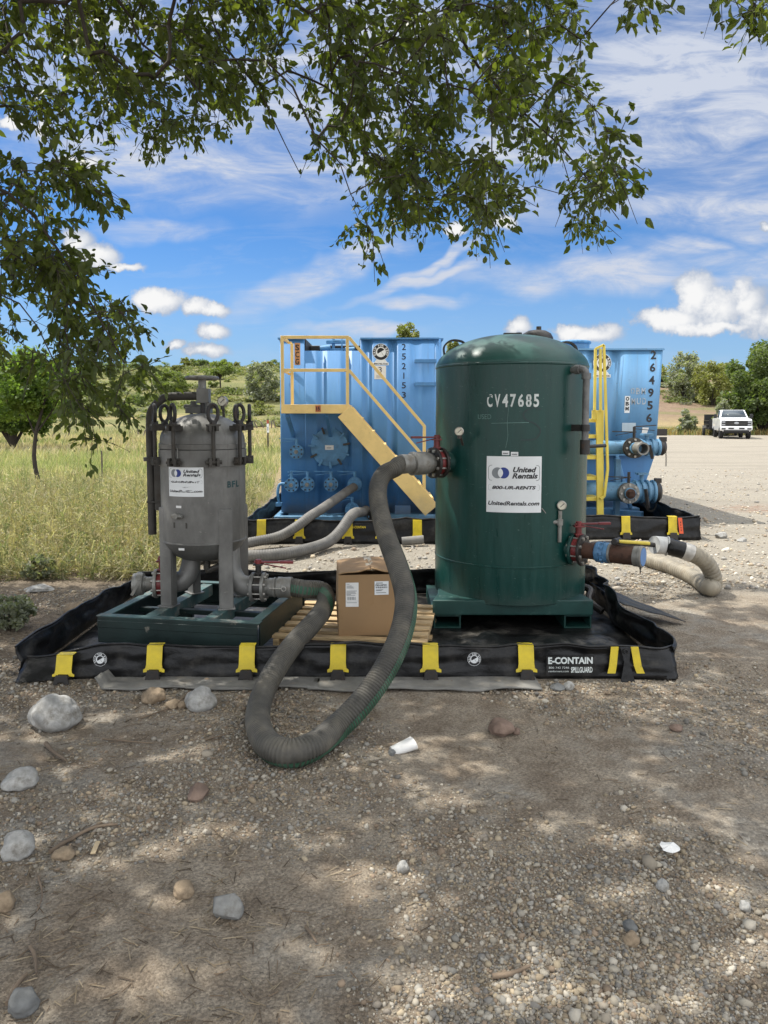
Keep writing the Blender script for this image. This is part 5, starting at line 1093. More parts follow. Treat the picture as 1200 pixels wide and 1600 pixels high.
ROCKS = [  # px, base py, width px, height px, material, label, angular
 (79,1141,78,56,m_stone_l,'largest pale grey boulder, on the dirt left of the felt mat',0),
 (311,1110,54,40,m_stone_l,'speckled pale grey boulder right of the tan one, in front of the felt mat',0),
 (238,1098,43,26,m_stone_t,'flat tan boulder lying against the front edge of the felt mat',0),
 (268,1107,24,15,m_stone_t,'small tan stone wedged left of the speckled pale boulder',0),
 (284,1108,15,13,m_stone_t,'tiny tan stone touching the speckled pale boulder',0),
 (26,1237,50,30,m_stone_l,'round grey stone at the left picture edge beside dry twigs',0),
 (22,1343,46,40,m_stone_l,'round pale stone with a crack at the left edge, left of the long stick',0),
 (97,1343,33,18,m_stone_t,'flat tan oval stone below the long dry stick',0),
 (285,1405,33,22,m_stone_t,'half-buried tan rounded stone left of the angular grey rock',0),
 (352,1436,46,36,m_stone_m,'angular pointed grey rock alone on the gravel',1),
 (32,1584,42,36,m_stone_d,'dark oval grey stone in the lower left corner',0),
 (783,1142,42,30,m_stone_b,'smooth reddish brown stone on the dirt below the yellow straps',0),
 (807,1141,13,13,m_stone_b,'small brown stone touching the reddish brown one',0),
 (306,1249,32,22,m_stone_b,'brown squarish stone on shaded dirt between boulders and big hose',1),
 (630,1366,20,20,m_stone_l,'egg-shaped pale grey stone below the white cup',0),
 (1058,1143,24,12,m_stone_b,'flat brown stone on the shaded gravel at right',0),
 (6,1422,26,30,m_stone_t,'tan stone cut by the left picture edge',0),
 (872,1078,24,12,m_stone_d,'flat dark stone under the printed containment label',1),
 (890,1078,19,15,m_stone_l,'round grey stone under the printed containment label',0),
 (612,1179,13,11,m_stone_d,'small dark stone beside the white cup',0),
 (120,962,46,24,m_stone_t,'tan stone behind the left wall of the near containment',0),
 (58,925,46,10,m_stone_l,'flat pale slab on the litter at the edge of the field',1),
 (1128,841,18,11,m_stone_l,'pale stone on the sunlit gravel right of the orange tag',1),
 (1160,846,14,7,m_stone_l,'flat pale stone on the sunlit gravel at far right',1),
 (986,1460,22,17,m_stone_d,'bluish dark stone on the gravel pile, upper of two',0),
 (988,1482,24,22,m_stone_t,'tan stone on the gravel pile, lower of two',0),
 (1036,1398,18,20,m_stone_l,'rounded grey stone alone right of the gravel pile',0),
 (1166,1425,16,16,m_stone_l,'pale stone near the right picture edge below the paper scrap',0),
 (965,906,10,6,m_stone_l,'pale pebble on sunlit gravel right of the green tank',0)]
iv, if_ = ico(4)
for i, (px, py, w, h, m, lab, angl) in enumerate(ROCKS):
    c = gr(px, py); dist = (c - Vector((0, 0, H))).length; rx = w/F*dist/2*.84; rz = h/F*dist/2*1.0; ry = rx*random.uniform(.75, 1.0)
    vs = iv.copy(); out = np.empty_like(vs); sd = i*7.3; fr = 1.0
    for k, p in enumerate(vs):
        q = Vector(p); d = 1 + .24*noise.noise(q*1.1 + Vector((sd, 0, 0))) + .11*noise.noise(q*2.3 + Vector((0, sd, 0))) + .035*noise.noise(q*6 + Vector((0, sd, 0))) + .012*noise.noise(q*15)
        if angl:
            d = 1.25
            for j in range(9):
                r_ = random.Random(i*31+j); nv = Vector((r_.uniform(-1, 1), r_.uniform(-1, 1), r_.uniform(-.4, 1))).normalized(); dd = q.dot(nv)
                if dd > .05: d = min(d, r_.uniform(.72, 1.0)/dd)
            d *= 1 + .03*noise.noise(q*5)
        out[k] = np.array(q*d)
    out[:, 2] = np.where(out[:, 2] < 0, out[:, 2]*.75, out[:, 2])
    out = out*np.array([rx, ry, rz*1.0]); r_ = random.uniform(-.5, .5); cs, sn = math.cos(r_), math.sin(r_)
    if not (abs(ry-rx) > .3*rx): out = np.c_[out[:, 0]*cs-out[:, 1]*sn, out[:, 0]*sn+out[:, 1]*cs, out[:, 2]]
    zoff = rz*.5
    o = np_mesh('rock', out, if_, m, smooth=not angl)
    if angl: o.data.polygons.foreach_set('use_smooth', [True]*len(if_)); o.data.set_sharp_from_angle(angle=R(28))
    o.location = (c.x, c.y + ry*.5, gz(c.x, c.y) + zoff); tag(o, lab, 'rock', 'loose rocks on the ground')
# gravel: far too many to count
def scatter_stones(name, pts, sizes, cols, seedv=0):
    v0, f0 = ico(1); n = len(pts); g = np.random.default_rng(5+seedv)
    v = np.repeat(v0[None], n, 0)*(1+g.uniform(-.30, .30, (n, len(v0), 1)))
    v *= (sizes[:, None]*g.uniform(.65, 1.2, (n, 3))*np.array([1, 1, .72]))[:, None, :]
    a = g.uniform(0, 6.28, n); c, s = np.cos(a)[:, None], np.sin(a)[:, None]
    t = g.normal(0, .35, n); ct, st_ = np.cos(t)[:, None], np.sin(t)[:, None]
    y2 = v[:, :, 1]*ct - v[:, :, 2]*st_; z2 = v[:, :, 1]*st_ + v[:, :, 2]*ct
    v = np.stack([v[:, :, 0]*c - y2*s, v[:, :, 0]*s + y2*c, z2], -1) + pts[:, None, :]
    f = (f0[None] + (np.arange(n)*len(v0))[:, None, None]).reshape(-1, 3)
    return np_mesh(name, v.reshape(-1, 3), f, m_gravel, np.repeat(cols, len(v0), 0), kind='stuff')
m_gravel = tint_mat('gravel_stones', .9)
PAL = np.array([(.27,.235,.185), (.33,.295,.235), (.22,.192,.157), (.30,.24,.165), (.25,.19,.135), (.38,.345,.285), (.18,.168,.15), (.25,.235,.205), (.32,.265,.185)])
def dens(x, y):
    d = .12 + 1.5*noise.noise(Vector((x*.8+4, y*.8, 2))) + .5*noise.noise(Vector((x*2.3, y*2.3, 9)))
    d += .75*math.exp(-((x-.75)**2/.35 + (y-2.15)**2/.22)) + .3*sstep(2.6-y, 0, .8)
    return d
pts = []; 
while len(pts) < 66000:
    y = 1.75 + 6*rng.random()**1.9; x = rng.uniform(-1, 1)*(y*.56+.25)
    if BX0-.08 < x < BX1+.1 and BY0-.06 < y < BY1+.1: continue
    if rng.random() < dens(x, y)*.8: pts.append((x, y))
pts = np.array(pts); n = len(pts); sz = np.exp(rng.normal(math.log(.0036), .52, n)); sz = np.minimum(sz, .014)
big_ = rng.random(n) < .005; sz[big_] *= 2.2; sz = np.clip(sz*(.75+.13*pts[:, 1]), .0022, .032)
P3 = np.c_[pts, [gz(x, y) for x, y in pts] + sz*.25]
scatter_stones('gravel', P3, sz, PAL[rng.integers(0, len(PAL), n)]*rng.uniform(.7, 1.15, (n, 1)))
n = 9000; y = 6.9 + 16*rng.random(n)**1.6; x = rng.uniform(-.2, .62, n)*y; sz = np.minimum(np.exp(rng.normal(math.log(.012), .5, n)), .05)
ok = ~((x > -.2*0-2.0) & (x < .95) & (y > 9.3) | (x > 2.3) & (x < 4.3) & (y > 9.6)); x, y, sz = x[ok], y[ok], sz[ok]
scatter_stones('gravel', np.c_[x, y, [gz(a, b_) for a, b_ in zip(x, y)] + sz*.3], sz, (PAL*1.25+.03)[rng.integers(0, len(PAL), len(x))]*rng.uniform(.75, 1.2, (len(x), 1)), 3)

# ---------------------------------------------------------------- sticks and scraps
def stick(pix, r, mat, label, fl=0.006):
    P = [gr(px, py) + Vector((0, 0, 0)) for px, py in pix]; P = [Vector((p.x, p.y, gz(p.x, p.y) + r*.9 + fl)) for p in P]
    Q = catmull(P, .02); k = len(Q); Q = [p + Vector((0, 0, .35*r*noise.noise(p*22))) for p in Q]
    mb = MB(); mb.tube(Q, r, 7, rad=[r*(1.15-.6*i/k)*(1+.15*noise.noise(p*40)) for i, p in enumerate(Q)])
    return tag(mb.build('stick', mat, None, smooth=60), label, 'stick', 'dry sticks on the ground')
stick([(78,1336),(108,1318),(146,1300),(184,1294)], .0085, m_stick, 'longest dry stick on the dirt, above the flat tan stone')
stick([(110,1318),(132,1304),(160,1291)], .006, m_stick, 'thin dark stick crossing the longest stick')
stick([(72,1168),(84,1181),(104,1193)], .010, m_stick, 'short thick stick below the largest boulder')
stick([(12,1572),(24,1548),(42,1527)], .008, m_stick, 'brown stick above the dark oval stone in the lower left')
stick([(48,1484),(55,1500),(57,1526)], .006, m_stick, 'curved dark stick standing over the gravel at lower left')
stick([(769,1534),(795,1531),(828,1521)], .0075, m_stick, 'reddish brown stick on the gravel near the bottom edge')
stick([(478,1452),(488,1466),(494,1476)], .005, m_stick, 'short dark stick near the foot of the gravel pile')
stick([(220,1124),(270,1105),(296,1082)], .004, m_stick, 'thin curved twig behind the tan boulder')
stick([(160,1160),(200,1162),(240,1164)], .004, m_stick, 'thin straight dark twig between the boulders and the big hose')
stick([(320,1160),(350,1152),(362,1147)], .004, m_stick, 'thin dark twig in front of the speckled boulder')
stick([(60,1372),(66,1400),(58,1424)], .0035, m_stick, 'thin bent twig at the left below the pale stones')
c = gr(150, 1328); q = MB(); q.bar(c + Vector((-.006, .035, .012)), c + Vector((.004, -.04, .010)), .018, .006); tag(q.build('wood_chip', m_chip, None, bevel=.001), 'pale split wood chip under the longest stick', 'wood chip')
c = gr(630, 1172); q = MB(); ax = Vector((.8, .35, .18)).normalized(); q.lathe([(.036, -.062), (.0365, -.058), (.046, .055), (.048, .058), (.046, .06), (.043, .055), (.034, -.055), (0, -.056)], c + Vector((0, .03, .000)), ax, n=24, sc=(1, .62)); tag(q.build('paper_cup', m_paper, None, smooth=50), 'crushed white paper cup half buried in the dirt', 'cup')
c = gr(1046, 1338); c.z = gz(c.x, c.y) + .012; q = MB(); pl_ = []
for k in range(15):
    a = 2*math.pi*k/15; r_ = .034*(1+.35*noise.noise(Vector((k*1.7, 4, 2)))); pl_.append((r_*math.cos(a)*1.1, r_*math.sin(a)))
vs = [c + Vector((0, 0, .022))] + [c + Vector((u, v, .012 + .012*noise.noise(Vector((u*60, v*60, 1))))) for u, v in pl_]; q.add(vs, [(0, k+1, (k+1) % 15+1) for k in range(15)]); tag(q.build('paper_scrap', m_paper, None, smooth=0, solid=.001), 'torn white paper scrap lying on the gravel at right', 'paper')

# twigs, bark and dead leaves too small to count
n = 3000; y = 1.8 + 6.6*rng.random(n)**1.5; x = np.where(rng.random(n) < .62, -rng.random(n)**.6*(y*.56+.3), rng.uniform(-.56, .56, n)*y)
ok = ~((x > BX0-.1) & (x < BX1+.1) & (y > BY0-.06) & (y < BY1+.1)); x, y = x[ok], y[ok]; n = len(x)
a = rng.uniform(0, 6.28, n); ln = rng.uniform(.005, .026, n)*(1+.12*y); w = rng.uniform(.0010, .0028, n); z = np.array([gz(p, q_) for p, q_ in zip(x, y)]) + .004
d = np.c_[np.cos(a), np.sin(a), rng.normal(0, .12, n)]*ln[:, None]; s = np.c_[-np.sin(a), np.cos(a), np.zeros(n)]*w[:, None]; c0 = np.c_[x, y, z]; up = np.array([0, 0, .0025])
V = np.stack([c0-d-s, c0-d+s, c0+d+s*.6, c0+d-s*.6, c0-d+up, c0+d+up*1.0], 1)
f0 = np.array([(0, 4, 5, 3), (1, 2, 5, 4)]); Ff = (f0[None] + (np.arange(n)*6)[:, None, None]).reshape(-1, 4)
tc_ = np.array([(.15,.11,.075), (.19,.15,.10), (.09,.068,.048), (.27,.22,.15)])[rng.integers(0, 4, n)]*rng.uniform(.7, 1.2, (n, 1))
np_mesh('litter', V.reshape(-1, 3), Ff, m_gravel, np.repeat(tc_, 6, 0), kind='stuff')

# ---------------------------------------------------------------- grass field
m_grass = tint_mat('grass_blades', .7, .35)
def blades(name, x, y, h, wd, cols, lean=.35, seedheads=0):
    n = len(x); a = rng.uniform(0, 6.28, n); b_ = rng.uniform(0, 6.28, n); z = np.where(y > 60, 0, 0)
    base = np.c_[x, y, np.array([max(0, hz(p, q_)) if q_ > 58 else 0 for p, q_ in zip(x, y)])]
    s = np.c_[np.cos(a), np.sin(a), np.zeros(n)]*wd[:, None]; ld = np.c_[np.cos(b_), np.sin(b_), np.zeros(n)]*(h*rng.uniform(.05, lean, n))[:, None]
    mid = base + ld*.35 + np.c_[np.zeros((n, 2)), h*.55]; tip = base + ld*1.3 + np.c_[np.zeros((n, 2)), h*rng.uniform(.85, 1.05, n)]
    V = np.stack([base-s, base+s, mid+s*.7, mid-s*.7, tip], 1); f = np.array([(0, 1, 2, 3), (3, 2, 4, 4)])
    V = np.stack([base-s, base+s, mid+s*.7, mid-s*.7, tip+s*.15, tip-s*.15], 1); f = np.array([(0, 1, 2, 3), (3, 2, 4, 5)])
    F_ = (f[None] + (np.arange(n)*6)[:, None, None]).reshape(-1, 4)
    return np_mesh(name, V.reshape(-1, 3), F_, m_grass, np.repeat(cols, 6, 0), kind='stuff')
def pick(pal, n): return np.array(pal)[rng.integers(0, len(pal), n)]*rng.uniform(.7, 1.25, (n, 1))
STRAW = [(.50,.43,.275), (.60,.535,.37), (.39,.325,.19), (.42,.39,.24)]; GREEN = [(.19,.225,.095), (.24,.27,.12), (.16,.19,.085), (.29,.30,.15)]
def edge(y): return np.where(y < 14, -2.05 - .03*(y-8), -2.2 - .12*(y-14))
def field(n, y0, y1, pw, clump):
    out = []; 
    y = y0 + (y1-y0)*rng.random(n*2)**pw; x = edge(y) - rng.random(n*2)**1.0*(y*.62+1.5)
    k = np.array([noise.noise(Vector((p*clump, q_*clump, 3))) for p, q_ in zip(x, y)]); ok = rng.random(n*2) < .55 + .8*k
    return x[ok][:n], y[ok][:n]
x, y = field(64000, 7.2, 17, 1.25, 1.1)
ok = (y > 9.2) | (rng.random(len(y)) < np.clip((y-7.0)/2.2, 0, 1)**2*np.array([1.0 if noise.noise(Vector((p*1.9, q_*1.9, 6))) > -.05 else .12 for p, q_ in zip(x, y)])); x, y = x[ok], y[ok]; n = len(x)
gm = np.array([noise.noise(Vector((p*.7, q_*.7, 8))) for p, q_ in zip(x, y)]) + (y-12)*.05 + rng.normal(0, .22, n)
tall = .8*np.clip((y-7.2)/2.8, .2, 1)*np.array([.62 + .9*max(-.4, noise.noise(Vector((p*1.6, q_*1.1, 2)))) for p, q_ in zip(x, y)])
blades('dry_grass', x, y, rng.uniform(.10, .50, n)*tall, rng.uniform(.0022, .005, n), np.where((gm > .30)[:, None], pick(GREEN, n)*1.1, pick(STRAW, n)), 1.15)
x, y = field(26000, 16, 30, 1.0, .5); n = len(x)
gm = np.array([noise.noise(Vector((p*.25, q_*.35, 5))) for p, q_ in zip(x, y)]) + rng.normal(0, .2, n) + .28 - np.abs(y-23)*.035
blades('meadow_grass', x, y, rng.uniform(.14, .42, n), rng.uniform(.006, .012, n), np.where((gm > .05)[:, None], pick(GREEN, n)*1.25, pick(STRAW, n)), .5)
x, y = field(24000, 28, 64, 1.0, .2); n = len(x)
gm = np.array([noise.noise(Vector((p*.1, q_*.2, 1))) for p, q_ in zip(x, y)]) + rng.normal(0, .15, n) - .12 + .2*(y < 36)
blades('dry_grass', x, y, rng.uniform(.15, .45, n), rng.uniform(.015, .035, n), np.where((gm > .05)[:, None], pick(GREEN, n)*1.05, pick(STRAW, n)*.85), .5)
# fringe beyond the lot
y = 63 + 7*rng.random(16000); x = rng.uniform(-5, 60, 16000); n = 16000
blades('dry_grass', x, y, rng.uniform(.2, .65, n), rng.uniform(.02, .045, n), np.where((rng.random(n) < .35)[:, None], pick(GREEN, n)*.8, pick([(.36,.25,.10), (.42,.32,.14), (.27,.20,.09)], n)), .5)
# taller weeds with seed heads, countless
n = 4200; y = 7.3 + 7*rng.random(n)**1.4; x = edge(y) - .1 - rng.random(n)*(y*.5); h = rng.uniform(.2, .72, n)*np.clip((y-6.6)/2.2, .3, 1); wv = []; wf = []; wc = []
for i in range(n):
    b0 = np.array([x[i], y[i], 0]); lean = rng.normal(0, .10, 2)*h[i]; tip = b0 + np.array([lean[0], lean[1], h[i]]); cc = (np.array([(.35,.30,.17), (.20,.22,.11), (.42,.38,.25)])[rng.integers(3)])*rng.uniform(.7, 1.2)
    for j in range(int(rng.integers(6, 13))):
        t_ = rng.uniform(.35, 1.0); p = b0 + (tip-b0)*t_; q_ = p + rng.normal(0, .07, 3)*(1.25-t_)*1.6 + np.array([0, 0, .04]); s = rng.normal(0, .0025, 3); k = len(wv)
        wv += [p-s, p+s, q_+s, q_-s]; wf.append((k, k+1, k+2, k+3)); wc += [cc]*4
        k = len(wv); r3 = rng.normal(0, .007, (4, 3)); wv += list(q_ + r3); wf.append((k, k+1, k+2, k+3)); wc += [cc*1.25]*4
    s = np.array([.003, 0, 0]); k = len(wv); wv += [b0-s, b0+s, tip+s*.4, tip-s*.4]; wf.append((k, k+1, k+2, k+3)); wc += [cc*.85]*4
np_mesh('weeds', np.array(wv), np.array(wf), m_grass, np.array(wc), kind='stuff')

# ---------------------------------------------------------------- foliage
def leaf_mat(name, c1, c2, trans=.35, tcol=None, scale=1.3, spec=.35, rough=.5):
    m, b, o = new_mat(name); t = N('ShaderNodeTexCoord'); n1 = nz(t.outputs['Object'], scale, 4, .6); oi = N('ShaderNodeObjectInfo')
    f = math_n('ADD', smooth(n1.outputs[0], .3, .7), math_n('MULTIPLY', math_n('SUBTRACT', oi.outputs['Random'], .5), .5), clamp=True)
    c = mixc(f, c1, c2); L(c, b.inputs['Base Color']); b.inputs['Roughness'].default_value = rough; b.inputs['Specular IOR Level'].default_value = spec
    tr = N('ShaderNodeBsdfTranslucent'); L(mixc(1.0, c, tcol or (1.9, 2.1, .8), 'MULTIPLY'), tr.inputs[0])
    mx = N('ShaderNodeMixShader'); mx.inputs[0].default_value = trans; L(b.outputs[0], mx.inputs[1]); L(tr.outputs[0], mx.inputs[2]); L(mx.outputs[0], o.inputs[0]); return m
def leaf_quads(pts, size, g, up=.3, aspect=.6):
    n = len(pts); nrm = g.normal(0, 1, (n, 3)); nrm[:, 2] = np.abs(nrm[:, 2]) + up; nrm /= np.linalg.norm(nrm, axis=1)[:, None]
    a = np.cross(nrm, g.normal(0, 1, (n, 3))); a /= np.linalg.norm(a, axis=1)[:, None]; b_ = np.cross(nrm, a)
    s = (size*g.uniform(.6, 1.3, n))[:, None]
    V = np.stack([pts-a*s, pts+b_*s*aspect+nrm*s*.15, pts+a*s, pts-b_*s*aspect+nrm*s*.15], 1)
    return V.reshape(-1, 3), np.arange(n*4).reshape(-1, 4)
def crown_pts(n, rad, g, clumps=26, cr=.30, hollow=.35, bottom=-.5):
    c = g.normal(0, 1, (clumps, 3)); c /= np.linalg.norm(c, axis=1)[:, None]; c *= (g.uniform(hollow, 1, (clumps, 1))**.6)*(1-cr*.6); c[:, 2] = np.where(c[:, 2] < bottom, c[:, 2]*.3, c[:, 2])
    k = g.integers(0, clumps, n); w = g.uniform(.6, 1.25, clumps)[k][:, None]
    d = g.normal(0, 1, (n, 3)); d /= np.linalg.norm(d, axis=1)[:, None]
    p = c[k] + d*(g.random((n, 1))**.45)*cr*w*np.array([1, 1, .8]); return p*np.array(rad), c*np.array(rad)
fm_green = leaf_mat('willow_leaves', (.085,.115,.036), (.16,.19,.065)); fm_sage = leaf_mat('sage_leaves', (.15,.165,.115), (.26,.27,.20), .3); fm_olive = leaf_mat('olive_leaves', (.12,.135,.045), (.21,.21,.075)); fm_pale = leaf_mat('pale_green_leaves', (.075,.115,.030), (.14,.19,.055), .45); fm_dark = leaf_mat('dark_green_leaves', (.062,.092,.032), (.12,.15,.052))
def woody(parent, name, limbs, mat=None):
    mb = MB()
    for a_, b_, r0, r1 in limbs:
        a_, b_ = Vector(a_), Vector(b_); m = (a_+b_)/2 + Vector((random.uniform(-1, 1), random.uniform(-1, 1), .3))*(b_-a_).length*.08; P = catmull([a_, m, b_], (b_-a_).length/5); mb.tube(P, r0, 7, rad=[r0+(r1-r0)*i/(len(P)-1) for i in range(len(P))])
    return mb.build(name, mat or m_bark, parent, smooth=60)
def shrub_proto(loc, rad, mat, label, cat, group, nleaf, lsize, seed, trunk=True):
    g = np.random.default_rng(seed); t = thing({'shrub': 'shrub', 'weed': 'weed'}.get(cat, 'tree'), loc, label, cat, group)
    p, c = crown_pts(nleaf, rad, g, 26 if nleaf < 3000 else 70, .30 if nleaf < 3000 else .22); zc = rad[2]*.62 if cat != 'tree' else rad[2]*.8 + trunk
    p[:, 2] += zc; p[:, 2] = np.abs(p[:, 2]); V, F_ = leaf_quads(p, lsize, g); np_mesh('crown', V, F_, mat, parent=t)
    L_ = [((0, 0, -.2), (float(q_[0])*.7, float(q_[1])*.7, float(q_[2])*.7+zc), rad[0]*.03, rad[0]*.008) for q_ in c[:9]]
    if cat == 'tree': L_ = [((0, 0, -.2), (0, 0, trunk), rad[0]*.045, rad[0]*.032)] + [((0, 0, trunk*.9), b_, r0*1.4, r1) for a_, b_, r0, r1 in L_]
    mb = MB()
    for a_, b_, r0, r1 in L_:
        a_, b_ = Vector(a_), Vector(b_); m = (a_+b_)/2 + Vector((random.uniform(-1, 1), random.uniform(-1, 1), .3))*(b_-a_).length*.08; P = catmull([a_, m, b_], (b_-a_).length/4); mb.tube(P, r0, 6, rad=[r0+(r1-r0)*i/(len(P)-1) for i in range(len(P))])
    me = bpy.data.meshes.new('trunk'); me.from_pydata(mb.v, [], mb.f); me.materials.append(m_bark); o = bpy.data.objects.new('trunk', me); COL.objects.link(o); o.parent = t
    return t
def ground_z(x, y): return hz(x, y) if y > 57 else 0.0
KINDS = []
for kname, mat, rad, lab, grp in (('g', fm_green, (2.0, 2.0, 1.7), 'green willow bush on the far {} hillside', 'green bushes on the {} hill'), ('s', fm_sage, (1.5, 1.5, 1.1), 'grey-green sagebrush on the far {} hillside', 'sagebrush on the {} hill'), ('o', fm_olive, (1.7, 1.7, 1.5), 'olive yellow-green bush on the far {} hillside', 'olive bushes on the {} hill'), ('d', fm_dark, (2.2, 2.2, 2.0), 'dark green leafy bush on the far {} hillside', 'dark bushes on the {} hill')):
    for v_ in range(2): KINDS.append((kname, lab, grp, shrub_proto((0, 0, 0), rad, mat, lab, 'shrub', grp, 1500, .17, 40+v_+10*len(KINDS))))
used = set(); placed = []
def put(ki, x, y, s, sz=1.0):
    kname, lab, grp, pr = KINDS[ki]; o = pr if ki not in used else copy_tree(pr); used.add(ki)
    side = 'left' if x < 0 else 'right'
    o.location = (x, y, ground_z(x, y) - .15*s); o.scale = (s, s*random.uniform(.85, 1.1), s*sz*random.uniform(.85, 1.15)); o.rotation_euler = (0, 0, random.uniform(0, 6.28)); o['label'] = lab.format(side); o['group'] = grp.format(side)
def wch(seq): return random.choices(range(8), weights=seq)[0]
G2 = lambda g_, s_, o_, d_: [g_, g_, s_, s_, o_, o_, d_, d_]
# left hill: x from the left edge to the tank
cnt = 0
while cnt < 105:
    y = random.uniform(72, 128); x = random.uniform(-.50, .02)*y; t_ = (y-72)/56
    px, py = proj(x, y, ground_z(x, y))
    if random.random() > .25 + .75*t_: continue
    put(wch(G2(5, 1.6, 3, 1.5) if t_ > .3 else G2(2, 3, 3, .5)), x, y, random.uniform(.5, .9)*(.5+.5*t_)); cnt += 1
cnt = 0
while cnt < 150:
    y = random.uniform(78, 130); x = random.uniform(.02, .60)*y; t_ = (y-74)/56
    if t_ < .45 and random.random() > .16: continue
    put(wch(G2(3, 2.5, 4, 2) if t_ > .5 else G2(.8, 4, 2, .3)), x, y, random.uniform(.5, .95)*(.5+.6*t_)); cnt += 1
bp = []; bc = []; g = np.random.default_rng(31)
while len(bp) < 120000:
    y = g.uniform(66, 132); x = g.uniform(-.62, .66)*y; k = noise.noise(Vector((x*.075, y*.055, 4))) + .6*noise.noise(Vector((x*.3, y*.2, 2))); t_ = (y-66)/66
    if k < (.06 - .85*t_ if x < 2 else .30 - .50*t_): continue
    z = hz(x, y); m_ = 60; r_ = g.uniform(.3, 1.0); q_ = g.normal(0, .5, (m_, 3))*np.array([r_*1.3, r_*1.3, .55*r_]); q_[:, 2] = np.abs(q_[:, 2]); bp += list(q_ + np.array([x, y, z])); cc = np.array([(.14,.165,.06), (.19,.20,.13), (.22,.22,.09), (.15,.17,.07)])[g.integers(4)]*g.uniform(.75, 1.2); bc += [cc]*m_
bp = np.array(bp); V, F_ = leaf_quads(bp, .17, g); np_mesh('brush', V, F_, m_grass, np.repeat(np.array(bc), 4, 0)*g.uniform(.8, 1.2, (len(V)//4, 1)).repeat(4, 0), kind='stuff')
# singled-out bushes
def solo(px, py_top, w_px, Y, mat, label, cat='shrub', nleaf=4200, ls=.16, tall=.85, trunk=1.6, seed=1):
    x = (px-600)/F*Y; z0 = ground_z(x, Y); zt = at(px, py_top, Y).z; r_ = w_px/F*Y/2
    if cat == 'shrub': rz = (zt-z0)/1.55
    else: rz = (zt-z0-trunk)/1.75
    return shrub_proto((x, Y, z0), (r_, r_, max(.5, rz)), mat, label, cat, None, nleaf, ls, seed, trunk)
solo(410, 560, 62, 84, fm_sage, 'large grey bush on the slope just left of the blue tank', seed=3)
solo(345, 562, 62, 92, fm_green, 'bare-stemmed green tree on the slope above the hand wheel', 'tree', trunk=1.4, nleaf=2600, seed=4)
solo(270, 574, 70, 90, fm_green, 'wide green willow bush on the slope between hanging leaves and filter housing', seed=5)
solo(1068, 545, 66, 96, fm_sage, 'big rounded grey bush on the ridge right of the light blue tank', nleaf=5200, seed=6)
solo(1112, 552, 70, 92, fm_olive, 'wide olive bush on the ridge right of the rounded grey bush', nleaf=5200, seed=7)
solo(1190, 532, 140, 66, fm_dark, 'big green tree behind the white pickup', 'shrub', nleaf=20000, ls=.17, seed=8)
solo(1128, 625, 40, 63, fm_sage, 'low grey sagebrush behind the trailer', nleaf=2600, seed=9)
solo(1072, 640, 46, 66, fm_sage, 'small grey sagebrush right of the light blue tank', nleaf=1600, seed=10)
solo(630, 503, 74, 70, fm_olive, 'round tree top showing above the left blue tank', 'tree', nleaf=6000, ls=.17, trunk=4.5, seed=12)
solo(706, 526, 26, 76, fm_olive, 'small tree top showing between the blue tank and the green tank', 'tree', nleaf=2200, ls=.16, trunk=4.5, seed=13)
solo(20, 545, 150, 34, fm_pale, 'pale green sunlit tree behind the hanging leaves at left', 'tree', nleaf=16000, ls=.11, trunk=.25, seed=14)
solo(-60, 560, 120, 40, fm_pale, 'second pale green tree at the left picture edge', 'tree', nleaf=10000, ls=.12, trunk=.25, seed=15)
def weed(px, py, wpx, hpx, mat, label, seed, nleaf=900, ls=.022):
    c = gr(px, py); r_ = wpx/F*c.y/2; return shrub_proto((c.x, c.y, gz(c.x, c.y)), (r_, r_*.8, hpx/F*c.y/1.6), mat, label, 'weed', 'loose weed clumps at the field edge', nleaf, ls, seed)
weed(18, 985, 80, 62, fm_sage, 'largest grey-green weed clump, beside the left end of the near containment', 61, 1300)
weed(62, 905, 60, 40, fm_sage, 'grey-green weed clump at the field edge above the pale slab', 62)
weed(120, 872, 60, 44, fm_pale, 'yellow-green weed clump at the field edge left of the filter housing', 63)
weed(212, 884, 34, 40, fm_sage, 'thin grey weed clump just left of the filter housing inlet cap', 64, 420)
# sapling with a bare stem in the meadow
sp0 = gr(64, 765); sap = thing('tree', (sp0.x, sp0.y, 0), 'slim young tree with a bare dark stem standing in the grass at left', 'tree')
g = np.random.default_rng(77); Ys = sp0.y; zc = at(60, 610, Ys).z; p, c = crown_pts(9000, (at(150, 600, Ys).x-at(62, 600, Ys).x, 1.1, (at(60, 548, Ys).z-at(60, 690, Ys).z)/2), g, 34, .3, .2); p += np.array([sp0.x-.05, Ys, zc]) - np.array([sp0.x, Ys, 0]); V, F_ = leaf_quads(p, .055, g); np_mesh('crown', V, F_, leaf_mat('young_leaves', (.085,.13,.035), (.16,.22,.065), .48), parent=sap)
zt = at(58, 672, Ys).z; woody(sap, 'trunk', [((sp0.x, Ys, -.05), (sp0.x-.06, Ys, zt), .055, .038), ((sp0.x-.06, Ys, zt), (sp0.x+.1, Ys, zc+.5), .038, .012), ((sp0.x-.04, Ys, zt-.25), (sp0.x-.5, Ys+.1, zc), .022, .008), ((sp0.x-.05, Ys, zt-.05), (sp0.x+.6, Ys, zc+.1), .022, .008)])

